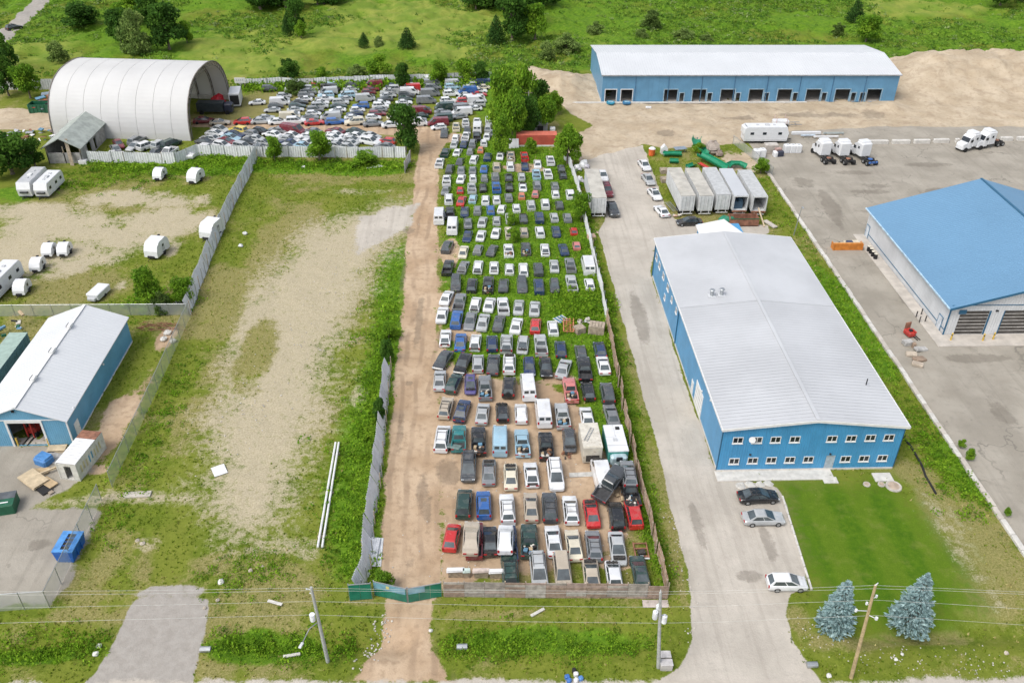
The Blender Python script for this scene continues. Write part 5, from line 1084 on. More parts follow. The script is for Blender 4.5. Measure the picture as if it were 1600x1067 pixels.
for x, y, kc, a, lb in ((318, 187, 'sM', -80, 'dark red sedan at the mouth of the fabric dome'), (343, 190, 'cI', -85, 'beige coupe wreck between two red cars at the track'), (379, 189, 'hR', 95, 'red hatchback third along the dirt track from the dome'), (408, 188, 'sS', -82, 'silver grey sedan at the track next to the red hatchback'), (435, 189, 'sW', -80, 'white sedan at the track between silver and white cars'), (462, 188.5, 'uW', -82, 'white suv at the track beside the flat red sports car'), (491, 190, 'cR', -78, 'flat bright red sports car at the edge of the dirt track'), (524, 189, 'wB', -80, 'bright blue wagon at the edge of the dirt track'), (554, 190, 'uC', 100, 'cream white suv showing its back at the dirt track'), (583, 192, 'sG', -80, 'dark grey sedan beside the cream white suv at the track'), (612, 194, 'sW', -80, 'white sedan half hidden by the lane bend tree')):
    p = at(x, y, .75); make_car(kc[0], kc[1], (p.x, p.y, 0), R(a), lb, 'car', GU, 1)
# the rest of the upper field: some hundred and fifty wrecks in slanting columns, one object
mats_u = []; mi_of = {}
def slot(m):
    if m.name not in mi_of: mi_of[m.name] = len(mats_u); mats_u.append(m)
    return mi_of[m.name]
VV, FF, MI = [], [], []; nv = 0
def drop(me, m, M4):
    global nv
    s = slot(m); v = np.empty(len(me.vertices)*3); me.vertices.foreach_get('co', v); v = v.reshape(-1, 3) @ np.array(M4.to_3x3()).T + np.array(M4.translation)
    VV.append(v)
    for p in me.polygons: FF.append([nv+i for i in p.vertices]); MI.append(s)
    nv += len(v)
g_ = random.Random(31)
base = [376, 411, 446, 480, 514, 548, 582, 616, 650, 684, 718, 742]
d0 = at(525, 140, .7)-at(490, 188, .7)
for i, bx in enumerate(base):
    b0 = at(bx, (188.5, 188.5, 188.5, 188.5, 188.5, 188.5, 188.5, 188.5, 192, 198, 181, 168)[i], .7); n = 10
    for j in range(15):
        if i < 8 and j == 0: continue
        f_ = j*2.35; q = b0+d0.normalized()*f_*1.05
        if q.y > 222.5+(q.x+30)*.12 or (q.x < -47 and j > 5 and g_.random() < .7) or g_.random() < .05: continue
        if q.x < -52: continue
        k = g_.choice('sssshhuuwmcvp' if g_.random() < .9 else 'v'); code = g_.choice('WWWWWWWWWSSSSSSSGGGGDDDKKNNBLMRCE')
        M4 = Matrix.Translation((q.x+g_.uniform(-.3, .3), q.y+g_.uniform(-.15, .15), 0)) @ Matrix.Scale(.86, 4) @ Matrix.Rotation(R(-82+g_.uniform(-4, 4))+(math.pi if g_.random() < .35 else 0), 4, 'Z')
        pr = car_parts(k); drop(pr['body'], paint(code), M4)
        for gn in ('windscreen', 'rear_window', 'side_window', 'side_window_b'): drop(pr[gn], CGLASS, M4)
        L = DIM[k][0]; hw = DIM[k][1]/2
        for sx in (-1, 1):
            for yy in (L/2-.85, -L/2+.95): drop(pr['wheel'], TYRE, M4 @ Matrix.Translation((sx*(hw-.1), yy, .33)))
me = bpy.data.meshes.new('upper_field_cars'); me.from_pydata(np.concatenate(VV).tolist(), [], FF)
for m in mats_u: me.materials.append(m)
me.polygons.foreach_set('material_index', MI); me.update(); o = link('upper_field_cars', me); o['kind'] = 'stuff'; tag(o, 'tightly packed scrapped cars filling the upper field behind the dirt track', 'cars')
# ------------------------------------------------------------------ fences
def P2(x, y, z=0): q = at(x, y, z); return (q.x, q.y)
def seglen(a, b): return math.hypot(b[0]-a[0], b[1]-a[1])
def resample(pts, step):
    out = [pts[0]]
    for a, b in zip(pts, pts[1:]):
        n = max(1, round(seglen(a, b)/step)); out += [(a[0]+(b[0]-a[0])*k/n, a[1]+(b[1]-a[1])*k/n) for k in range(1, n+1)]
    return out
SHEET = NT('corrugated_grey_sheet'); _s = SHEET; _c = _s.mix(_s.step(_s.noise(.5, 5), .3, .7), (.56, .58, .61), (.66, .68, .70)); _s.set(Base_Color=_s.mix(_s.math('MULTIPLY', _s.step(_s.noise(1.4, 5), .55, .75), .25), _c, (.25, .22, .19)), Roughness=.6); SHEET = _s.m
SHEETW = mat('white_fence_sheet', (.68, .69, .70), .55, var=.12, grime=.12)
SHEETM = [SHEET, mat('grey_fence_sheet', (.54, .56, .585), .5, var=.15), mat('pale_fence_sheet', (.62, .635, .65), .5, var=.12)]
def sheet_fence(name, label, pts, h, step, mats, wav=.05, post=True, wob=.10, sd=1, lean=0.0):
    """standing profiled sheets between posts, every sheet a panel of its own"""
    g_ = random.Random(sd); p = resample(pts, step); t = thing(name, label, 'fence', (p[0][0], p[0][1], 0)); o0 = Vector((p[0][0], p[0][1], 0))
    off = [(g_.uniform(-wob, wob), g_.uniform(-wob, wob)) for _ in p]
    for k, (a, b) in enumerate(zip(p, p[1:])):
        A = Vector((a[0]+off[k][0], a[1]+off[k][1], float(gz(*a)))); B_ = Vector((b[0]+off[k+1][0], b[1]+off[k+1][1], float(gz(*b)))); d = B_-A; L = d.length; d.normalize(); n = Vector((-d.y, d.x, 0)); m = MB(); q = 10
        ha, hb = h*g_.uniform(.95, 1.04), h*g_.uniform(.95, 1.04); ln = lean+g_.uniform(-.08, .08); fr, bk = [], []
        for i in range(q+1):
            f_ = .01+.98*i/q; w_ = wav*(1 if i % 2 else -1); u = A+d*(L*f_)+n*w_
            hh = ha+(hb-ha)*f_; fr.append((u-o0, u-o0+n*ln+Vector((0, 0, hh))))
        vs = []
        for lo, hi in fr: vs += [lo, hi]
        base = len(vs)
        for lo, hi in fr: vs += [lo+n*.02, hi+n*.02]
        fs = [(2*i, 2*i+2, 2*i+3, 2*i+1) for i in range(q)]+[(base+2*i+1, base+2*i+3, base+2*i+2, base+2*i) for i in range(q)]+[(2*i+1, 2*i+3, base+2*i+3, base+2*i+1) for i in range(q)]
        m.add(vs, fs); m.build('panel', mats[g_.randrange(len(mats))], t)
    if post:
        for k in range(0, len(p), 1): m = MB(); A = Vector((p[k][0], p[k][1], 0))-o0; m.cyl(A+Vector((.15, 0, 0)), A+Vector((.15, 0, h+.12)), .07, .07, 6); m.build('post', METAL if k % 3 else WOODT, t)
    return t
sheet_fence('metal_fence', 'grey corrugated metal fence along the outer side of the dirt lane', [(-12.5, 98.5), (-12.2, 87), (-12.05, 81), (-11.95, 75.5), (-12.05, 69.5), (-11.85, 63.2), (-12.45, 60.0)], 2.3, 2.0, SHEETM, sd=2, lean=-.85)
sheet_fence('metal_fence', 'long straight grey metal fence between the caravan lot and the empty lot', [(-43.45, 113.2), (-44.6, 130), (-45.3, 150), (-45.2, 176)], 2.5, 2.4, SHEETM, sd=3, lean=.65)
sheet_fence('metal_fence', 'white and grey sheet fence in front of the side strip of cars', [P2(140, 254), P2(212, 255), P2(275, 257), P2(310, 243), P2(392, 246), P2(470, 246), P2(560, 247), P2(634, 247)], 2.4, 2.6, [SHEETW, SHEETW, SHEETM[2]], sd=4)
sheet_fence('metal_fence', 'short grey fence turning down from the lane bend', [P2(641, 252), P2(636, 262), P2(632, 272)], 2.3, 2.0, SHEETM, sd=5)
sheet_fence('metal_fence', 'white sheet fence behind the upper car field', [P2(372, 138), P2(440, 135), P2(470, 137), P2(530, 134), P2(600, 131), P2(690, 129), P2(768, 126)], 2.2, 3.2, [SHEETW, SHEETW, SHEETM[2]], sd=6)
sheet_fence('metal_fence', 'white sheet fence piece behind the green skip', [P2(-30, 143), P2(25, 141), P2(105, 140)], 2.6, 3.0, [SHEETW, SHEETM[2]], sd=7)
sheet_fence('metal_fence', 'thin white metal fence between the scrapyard and the driveway', [(18.75, 110.5), (18.9, 118), (18.95, 132), (18.8, 145), (18.9, 156), (18.6, 166), (17.6, 172)], 2.1, 2.3, [SHEETW, SHEETM[2]], .04, sd=8)
PLK = [mat('plank_%s' % n_, c, .9, var=.28, scale=2.2) for n_, c in (('grey', (.30, .265, .235)), ('brown', (.28, .205, .16)), ('pale', (.37, .335, .30)), ('rose', (.34, .255, .22)))]
# front fence of lying planks, panel by panel
A, B_ = Vector((-4.05, 59.62, 0)), Vector((18.55, 58.75, 0)); t = thing('plank_fence', 'weathered fence of lying grey planks along the front of the scrapyard', 'fence', A); d = (B_-A).normalized(); n_ = Vector((-d.y, d.x, 0)); NP = 11; L = (B_-A).length/NP; ang = math.atan2(d.y, d.x); g_ = random.Random(4)
for k in range(NP):
    tone = g_.choice(PLK); hk = 2.25 if k < NP-1 else 1.95; nb = 7
    for j in range(nb):
        c = d*(L*(k+.5)); m = MB(); z0 = hk*j/nb; m.box(c.x+n_.x*g_.uniform(-.012, .012), c.y+n_.y*g_.uniform(-.012, .012), z0+hk/nb/2, L-.03, .05, hk/nb-.03, ang, .01); m.build('plank', tone if g_.random() < .6 else g_.choice(PLK), t)
for k in range(NP+1): c = d*(L*k)+n_*.10; m = MB(); m.box(c.x, c.y, 1.15, .12, .12, 2.36, ang); m.build('post', WOODT, t)
for j in (.5, 1.7): pass
# wooden side fence of upright boards, a little out of line from bay to bay
pts = resample([(18.58, 59.3), (18.25, 75), (18.3, 89), (18.65, 101), (18.75, 110.2)], 2.45); t = thing('board_fence', 'brown wooden board fence between the scrapyard and the gravel driveway', 'fence', (*pts[0], 0)); o0 = Vector((*pts[0], 0)); BRD = [mat('board_'+n_, c, .9, var=.3, scale=2) for n_, c in (('tan', (.42, .28, .19)), ('brown', (.33, .215, .145)), ('pale', (.47, .345, .25)))]
for k, (a, b) in enumerate(zip(pts, pts[1:])):
    da = g_.uniform(-.18, .18); A = Vector((a[0]+da, a[1], 0))-o0; B2 = Vector((b[0]+g_.uniform(-.18, .18), b[1], 0))-o0; v = B2-A; L = v.length; v.normalize(); an = math.atan2(v.y, v.x); hh = 2.15*g_.uniform(.93, 1.05)
    for i in range(8):
        c = A+v*(L*(i+.5)/8); h = hh*g_.uniform(.97, 1.03); m = MB(); m.box(c.x, c.y, h/2, L/8-.02, .03, h, an); m.build('board', BRD[g_.randrange(3)], t)
    m = MB(); c = (A+B2)/2; [m.box(c.x-.06, c.y, z, L, .05, .09, an) for z in (.4,)]; m.build('rail', WOODT, t); m = MB(); m.box(c.x-.06, c.y, 1.7, L, .05, .09, an); m.build('rail', WOODT, t); m = MB(); m.box(A.x-.1, A.y, 1.15, .11, .11, 2.3); m.build('post', WOODT, t)
# green sheet gate, two leaves swung out a little
GRN = NT('green_gate_sheet'); _c = GRN.mix(GRN.step(GRN.noise(.9, 4), .35, .65), (.008, .125, .085), (.014, .175, .115)); GRN.set(Base_Color=_c, Roughness=.35); GRN = GRN.m; TEALM = mat('gate_reflection_blue', (.16, .33, .42), .4, var=.2)
def leafs(name, label, a, b, h, tarp=None, wing=False):
    A = Vector((a[0], a[1], 0)); d = Vector((b[0]-a[0], b[1]-a[1], 0)); L = d.length; t = thing(name, label, 'gate', A, math.atan2(d.y, d.x)); n = max(2, round(L/1.1))
    for k in range(n): m = MB(); m.box(L*(k+.5)/n, g_.uniform(-.02, .02), .12+h/2, L/n-.02, .04, h, 0, .01); m.build('sheet', GRN, t)
    m = MB(); m.box(L/2, .07, .16, L, .06, .07); m.build('rail', METAL, t); m = MB(); m.box(L/2, .0, h+.16, L, .09, .07); m.build('rail', METAL, t)
    for x in (0, L): m = MB(); m.box(x, .08, h/2+.1, .10, .1, h+.3); m.build('post', METAL, t)
    if tarp: x0, x1, z0 = tarp; m = MB(); m.box((x0+x1)/2, -.045, (h+z0)/2+.12, x1-x0, .02, h-z0, 0); m.build('tarp', TEALM, t)  # thin pale blue sheet paints a reflection onto the green gate
    return t
leafs('gate_wing', 'dark green sheet wing closing the fence beside the gate', (-13.5, 59.35), (-11.3, 59.5), 2.25)
l1 = leafs('gate_leaf', 'green gate leaf with a painted blue reflection and small yellow notice, joined to the wing', (-11.1, 59.95), (-7.75, 58.95), 2.0, (.05, 3.4, 1.15)); leafs('gate_leaf', 'green gate leaf joined to the plank fence', (-7.6, 58.95), (-4.3, 59.6), 2.0, (.05, 1.7, 1.2))
m = MB(); m.box(1.55, -.075, 1.75, .34, .02, .42); m.build('notice', mat('yellow_notice', (.62, .56, .22), .6), l1)
# chain link fences
CH = NT('chain_link_mesh'); _tr = CH.t.nodes.new('ShaderNodeBsdfTransparent'); _mx = CH.t.nodes.new('ShaderNodeMixShader'); CH.t.links.new(_tr.outputs[0], _mx.inputs[1]); CH.t.links.new(CH.b.outputs[0], _mx.inputs[2]); CH.t.links.new(_mx.outputs[0], CH.out.inputs[0]); _mx.inputs[0].default_value = .42; CH.set(Base_Color=(.55, .58, .58), Roughness=.5, Metallic=.3); CH = CH.m
def chain(label, pts, h, step=3.0):
    p = resample(pts, step); t = thing('chain_link_fence', label, 'fence', (*p[0], 0)); o0 = Vector((*p[0], 0))
    for a, b in zip(p, p[1:]):
        A = Vector((*a, float(gz(*a))))-o0; B_ = Vector((*b, float(gz(*b))))-o0; m = MB(); m.quad(A+Vector((0, 0, .05)), B_+Vector((0, 0, .05)), B_+Vector((0, 0, h)), A+Vector((0, 0, h))); m.build('mesh_panel', CH, t)
        m = MB(); m.cyl(A+Vector((0, 0, h)), B_+Vector((0, 0, h)), .04, .04, 6); m.build('rail', METAL, t)
    for a in p: A = Vector((*a, float(gz(*a))))-o0; m = MB(); m.cyl(A, A+Vector((0, 0, h+.08)), .05, .05, 7); m.build('post', METAL, t)
chain('chain link fence round the corner of the paved yard with the blue dumpster', [(-72, 59.0), (-48, 59.0), (-43.2, 59.3), (-43.25, 74.3)], 2.5)
chain('chain link fence running up beside the blue workshop to the grey metal fence', [(-42.75, 76.4), (-43.0, 95), (-43.4, 112.8)], 2.5)
chain('chain link fence across the back of the blue workshop', [(-43.8, 113.3), (-58, 113.4), (-75, 113.5)], 2.0)
chain('chain link fence at the head of the grass strip near the fifth wheel caravan', [(58.6, 163), (56.8, 172), (54.8, 180)], 1.8)
# kerbs
g_ = random.Random(9); t = bpy.data.objects.new('kerb', None); COL.objects.link(t); t['kind'] = 'structure'; y = 60.0
while y < 171:
    L = g_.uniform(1.8, 2.6); m = MB(); m.box(58.15+g_.uniform(-.06, .06), y+L/2, .17, .62, L-.06, .36, g_.uniform(-.015, .015), .05); m.build('concrete_block', CONCW if g_.random() < .6 else CONC, t); y += L
t = bpy.data.objects.new('kerb', None); COL.objects.link(t); t['kind'] = 'structure'; ka, kb = at(1222, 775), at(1268, 922)
for k in range(9):
    q = ka.lerp(kb, (k+.5)/9); m = MB(); L = (kb-ka).length/9; m.box(q.x, q.y, .09, .22, L-.12, .20, math.atan2(kb.y-ka.y, kb.x-ka.x)-math.pi/2, .03); m.build('kerbstone', CONCW, t)
for i, (xa, xb, yy) in enumerate(((1348, 1387, 225), (1393, 1421, 224.5), (1427, 1452, 224), (1458, 1482, 223), (1492, 1498, 222.5), (1562, 1581, 220), (1588, 1612, 219.5))):
    a, b = at(xa, yy), at(xb, yy); t = thing('barrier_block', ['long concrete block behind the white truck tractor with bare frame', 'concrete block second along the lot edge from the truck tractors', 'concrete block third along the lot edge from the truck tractors', 'concrete block fourth along the lot edge from the truck tractors', 'short concrete block just before the pair of white tractors', 'concrete block just past the pair of white tractors', 'concrete block at the picture edge past the white tractors'][i], 'concrete block', ((a.x+b.x)/2, a.y, 0), 0, 'concrete blocks along the lot edge')
    m = MB(); m.box(0, 0, .42, b.x-a.x, .75, .84, 0, .08); m.build('block', CONCW, t); m = MB(); [m.cyl((s*(b.x-a.x)*.25, 0, .82), (s*(b.x-a.x)*.25, 0, .92), .08, .08, 6) for s in (-1,)]; m.build('lifting_eye', METAL, t)

# ------------------------------------------------------------------ trailers and caravans
TRW = mat('trailer_white', (.60, .61, .61), .5, var=.12, grime=.15); TRROOF = mat('trailer_roof', (.45, .43, .38), .6, var=.2, scale=.5, grime=.25); TRG = mat('trailer_roof_grey', (.44, .45, .45), .5, var=.15, grime=.12); RUST = mat('rusty_steel', (.26, .12, .075), .85, var=.4, scale=1.5)
def trailer(x, y, L, label, roof, open_=False, rz=0.0, inner=None):
    q = at(x, y); t = thing('semi_trailer', label, 'trailer', (q.x, q.y, 0), rz, 'white box trailers'); W2, z0, z1 = 1.30, 1.15, 4.05
    m = MB(); [m.box(s*(W2-.03), L/2, (z0+z1)/2, .06, L, z1-z0) for s in (-1, 1)]; m.box(0, L-.04, (z0+z1)/2, 2*W2-.12, .08, z1-z0); m.box(0, L/2, z0-.06, 2*W2, L, .12); m.build('body', TRW, t)
    m = MB(); m.box(0, L/2, z1+.03, 2*W2+.04, L+.04, .06); m.build('roof', roof, t)
    m = MB(); [m.box(s*(W2+.012), L*k/12, (z0+z1)/2, .024, .05, z1-z0-.1) for s in (-1, 1) for k in range(1, 12)]; rb = m.build('side_ribs', TRG, t); rb['kind'] = 'stuff'
    if open_:
        m = MB(); [m.box(s*(W2-.08), -.02, (z0+z1)/2, .16, .1, z1-z0) for s in (-1, 1)]; m.box(0, -.02, z1-.1, 2*W2-.32, .1, .2); m.build('door_frame', TRW, t); m = MB(); m.box(0, -.08, z0-.1, 2*W2, .2, .28); m.build('sill', RUST, t)
        m = MB(); [m.box(s*(W2+.06), .75, (z0+z1)/2, .05, 1.5, z1-z0-.1) for s in (-1, 1)]; m.build('door', TRW, t)
        if inner: m = MB(); m.box(-.1, 1.6, z0+.7, 1.7, 1.6, 1.4, .1, .1); m.box(.3, 1.4, z0+1.6, .8, .8, .5, .3, .1); m.build('load', inner, t)
    else:
        for s in (-1, 1):
            m = MB(); m.box(s*W2/2, -.04, (z0+z1)/2, W2-.04, .08, z1-z0-.1, 0, .01); d_ = m.build('door', TRW, t); m = MB(); [m.box(s*(W2/2+e), -.10, (z0+z1)/2, .05, .05, z1-z0-.2) for e in (-.3, .3)]; m.build('lock_rod', METAL, d_)
    m = MB(); m.box(0, -.05, .55, 2.2, .1, .14); [m.box(s*.7, -.05, .8, .1, .1, .6) for s in (-1, 1)]; m.build('bumper', TRIM, t)
    for yy in (1.2, 2.5):
        for s in (-1, 1): m = MB(); m.cyl((s*1.22, yy, .5), (s*.75, yy, .5), .5, .5, 14); m.build('wheel', TYRE, t)
    m = MB(); [m.box(s*.8, L-2.2, .6, .14, .14, 1.1) for s in (-1, 1)]; m.box(0, L/2, .98, 1.0, L-.4, .16); m.build('chassis', RUST, t); return t
trailer(1071.5, 338, 12.6, 'white box trailer with closed doors, outermost of five and next to the white coupe', TRROOF, rz=R(1)); trailer(1100, 338, 12.4, 'white box trailer with tan stained roof and ribbed closed doors, second of five', TRROOF, rz=R(1))
trailer(1126.5, 336, 12.2, 'middle white trailer of five with a grey roof and closed striped doors', TRG); trailer(1153.5, 338, 12.2, 'open white trailer holding dark blue goods beside the open empty one', ROOFW, True, 0, mat('dark_blue_goods', (.05, .10, .15), .6)); trailer(1183, 339, 11.8, 'open empty trailer with a plank leaning from its mouth', TRG, True)
trailer(934.5, 341.5, 12.8, 'long white trailer with tan roof standing alone by the scrapyard fence', TRROOF, rz=R(0))
CARA = mat('caravan_white', (.64, .65, .66), .4, var=.06, grime=.05); CGREY = mat('caravan_grey', (.44, .45, .46), .5, var=.1); DKBLUE = mat('dark_underbody', (.03, .035, .045), .7)
def caravan(x, y, L, W_, h, label, rz=0.0, roof=None, kind='travel_trailer', side=1, front=.25):
    q = at(x, y); t = thing(kind, label, 'caravan', (q.x, q.y, 0), rz); z0 = .55; ln = L/2
    pr = [(-ln, z0), (-ln, h*.80), (-ln+.35, h), (ln-.5, h), (ln, h*.62), (ln-front, z0)]
    m = MB(); m.add([(-W_/2, -y_, z) for y_, z in pr]+[(W_/2, -y_, z) for y_, z in pr], [tuple(range(5, -1, -1)), tuple(range(6, 12))]+[(i, (i+1) % 6, 6+(i+1) % 6, 6+i) for i in range(6)]); m.build('body', CARA, t)
    m = MB(); m.box(0, .08, h+.03, W_-.1, L-1.1, .06, 0, .03); m.build('roof', roof or CARA, t)
    for yy in (-L*.18, L*.2): m = MB(); m.box(0, yy, h+.12, .5, .5, .14, 0, .03); m.build('roof_vent', CGREY, t)
    m = MB(); m.box(0, -L*.02, h+.16, .75, .95, .24, 0, .06); m.build('air_conditioner', CGREY if roof is None else TRIM, t)
    for s in (-1, 1):
        for yy in (-L*.30, L*.05, L*.33): m = MB(); m.box(s*(W_/2+.01), yy, h*.62, .03, .8, .55, 0, .01); m.build('window', GLASS, t)
        m = MB(); m.box(s*(W_/2+.012), -L*.11, h*.48, .025, .65, 1.75); m.build('door', CARA, t); m = MB(); m.box(s*(W_/2+.008), 0, z0+.25, .02, L-.7, .10); m.build('stripe', CGREY, t)
    m = MB(); m.box(0, -ln+.02-.0, h*.45, W_*.6, .5, .34, 0, .02); m.T = None; m.build('front_window', GLASS, t)
    m = MB(); m.box(0, 0, z0-.08, W_-.3, L-.4, .16); m.build('underframe', DKBLUE, t); m = MB(); m.cyl((-.5, -ln+.1, .5), (0, -ln-1.2, .5), .06, .06, 6); m.cyl((.5, -ln+.1, .5), (0, -ln-1.2, .5), .06, .06, 6); m.build('drawbar', BLACKM, t)
    for s in (-1, 1):
        for yy in ((.3,) if L < 4 else (.0, .85)): m = MB(); m.cyl((s*(W_/2-.02), yy, .34), (s*(W_/2-.25), yy, .34), .34, .34, 12); m.build('wheel', TYRE, t)
    return t
caravan(55, 297, 8.2, 2.5, 3.1, 'long grey white travel trailer parked tight beside a shorter white one', 0, CGREY); caravan(80, 299, 7.2, 2.5, 2.9, 'white travel trailer with dark front window, beside the longer grey white one', R(-2))
caravan(7, 452, 8.5, 2.5, 3.1, 'white travel trailer with dark trim cut by the picture edge', R(-4))
def teardrop(x, y, label, rz=0.0, s=1.0):
    q = at(x, y); t = thing('teardrop_trailer', label, 'camper', (q.x, q.y, 0), rz, 'small white teardrop campers'); W_ = 1.75*s; L = 3.1*s; m = MB()
    pr = [(L/2, .45), (L/2, 1.2*s), (L/2-.25, 1.75*s), (L/2-.9, 2.1*s), (-L/2+1.2, 2.05*s), (-L/2+.5, 1.7*s), (-L/2+.1, 1.1*s), (-L/2, .45)]; n = len(pr)
    m.add([(-W_/2, y_, z) for y_, z in pr]+[(W_/2, y_, z) for y_, z in pr], [tuple(range(n-1, -1, -1)), tuple(range(n, 2*n))]+[(i, (i+1) % n, n+(i+1) % n, n+i) for i in range(n)]); m.build('body', CARA, t)
    for sx in (-1, 1):
        m = MB(); m.box(sx*(W_/2+.012), .1, 1.1*s, .024, .75, 1.1); d_ = m.build('door', CGREY, t); m = MB(); m.box(sx*(W_/2+.03), .1, 1.35*s, .02, .45, .4); m.build('window', GLASS, d_)
        m = MB(); m.cyl((sx*(W_/2+.10), .15, .3), (sx*(W_/2-.1), .15, .3), .30, .30, 12); m.build('wheel', TYRE, t); m = MB(); m.box(sx*(W_/2+.08), .15, .66, .26, 1.0, .06, 0, .02); m.build('fender', BLACKM, t)
    m = MB(); m.box(0, L/2-.65, 2.12*s, .4, .4, .12, 0, .03); m.build('roof_vent', BLACKM, t); m = MB(); m.box(0, -L/2-.02, .55, W_*.5, .3, .35, 0, .05); m.build('battery_box', BLACKM, t); m = MB(); m.cyl((0, -L/2, .4), (0, -L/2-1.1, .4), .06, .06, 6); m.build('drawbar', BLACKM, t); return t
for i, (x, y, rz, s, lb) in enumerate(((251, 279, -.1, 1.0, 'teardrop camper alone at the grassy top of the caravan lot'), (307, 283, -.25, 1.15, 'larger teardrop camper at the top of the caravan lot near the grey fence'), (79, 398, .05, .95, 'teardrop camper of a close pair, the one by the dirt'), (103, 397, .05, .95, 'teardrop camper of a close pair, the one on the grass'), (61, 421, .05, .95, 'teardrop camper just below the close pair'), (37, 457, .05, 1.0, 'lowest teardrop camper beside the edge caravan'), (247, 397, -.2, 1.35, 'tall rounded camper alone in the middle of the caravan lot'), (333, 368, -.3, 1.4, 'cream rounded camper against the long grey fence'))): teardrop(x, y, lb, rz+math.pi*(i in (0, 1, 6, 7))*0, s)
q = at(156, 463); t = thing('folding_camper', 'low white folded tent camper on the lot above the blue workshop', 'camper', q, R(-12)); boxes(t, [('base', CARA, [(0, 0, .75, 1.95, 3.4, .7, 0, .1)]), ('lid', CARA, [(0, 0, 1.2, 2.0, 3.5, .28, 0, .1)]), ('nose_box', CGREY, [(0, -1.95, .65, 1.3, .5, .4, 0, .05)])])
for s in (-1, 1): m = MB(); m.cyl((s*.98, .1, .3), (s*.78, .1, .3), .3, .3, 12); m.build('wheel', TYRE, t)
q = at(1196, 224); t = caravan(1193, 221, 9.6, 2.6, 3.6, 'long white fifth wheel caravan on the sand by the paved lot', R(90)); t.name = 'fifth_wheel_caravan'
m = MB(); m.box(0, 3.9, 2.85, 2.5, 2.4, 1.5, 0, .25); m.build('overcab', CARA, t)
# box truck bodies standing by the wooden fence
q = at(922, 692, 1.3); t = thing('truck_box', 'rusty cream truck box with a ladder lying on its roof', 'truck body', (q.x, q.y, 0), .03); boxes(t, [('body', mat('stained_cream', (.50, .46, .38), .8, var=.15, grime=.55), [(0, 0, 1.35, 2.3, 4.6, 2.3, 0, .05)]), ('roof', mat('stained_roof', (.56, .53, .46), .8, var=.12, grime=.45), [(0, 0, 2.53, 2.35, 4.65, .08, 0, .02)]), ('engine_hole', ENGINE, [(0, -2.32, .9, 1.6, .1, .9)]), ('roof_rim', CREAMW, [(0, -2.2, 2.62, 2.3, .1, .08)])])
t = thing('ladder', 'grey ladder lying on the roof of the cream truck box', 'ladder', (q.x-.2, q.y+.1, 2.62), R(-24)); boxes(t, [('rail', METAL, [(-.2, 0, 0, .06, 2.6, .07)]), ('rail', METAL, [(.2, 0, 0, .06, 2.6, .07)])]+[('rung', METAL, [(0, -1.2+k*.3, 0, .34, .04, .04)]) for k in range(9)])
q = at(961, 692, 1.3); t = thing('camper_box', 'white panelled motorhome with green skirt beside the cream truck box', 'motorhome', (q.x, q.y, 0), .03); GRSK = mat('sea_green_paint', (.05, .26, .22), .5, var=.25); boxes(t, [('body', GRSK, [(0, 0, 1.2, 2.4, 4.9, 1.7, 0, .08)]), ('cab', mat('pale_blue_cab', (.38, .50, .54), .4), [(0, -2.75, 1.2, 2.0, .9, 1.2, 0, .2)]), ('windscreen', GLASS, [(0, -3.1, 1.5, .8, .3, .5, 0, .1)]), ('roof_panel', CARA, [(-.6, 1.25, 2.15, 1.18, 2.2, .2, 0, .03)]), ('roof_panel', CARA, [(.6, 1.25, 2.15, 1.18, 2.2, .2, 0, .03)]), ('roof_panel', CARA, [(0, -.65, 2.15, 2.4, 1.5, .2, 0, .03)]), ('roof_panel', CARA, [(0, -1.95, 2.13, 2.45, 1.0, .2, 0, .05)]), ('roof_vent', BLACKM, [(.45, 1.6, 2.3, .5, .5, .12, 0, .03)]), ('roof_vent', CGREY, [(-.15, -.5, 2.3, .5, .5, .14, 0, .1)])])
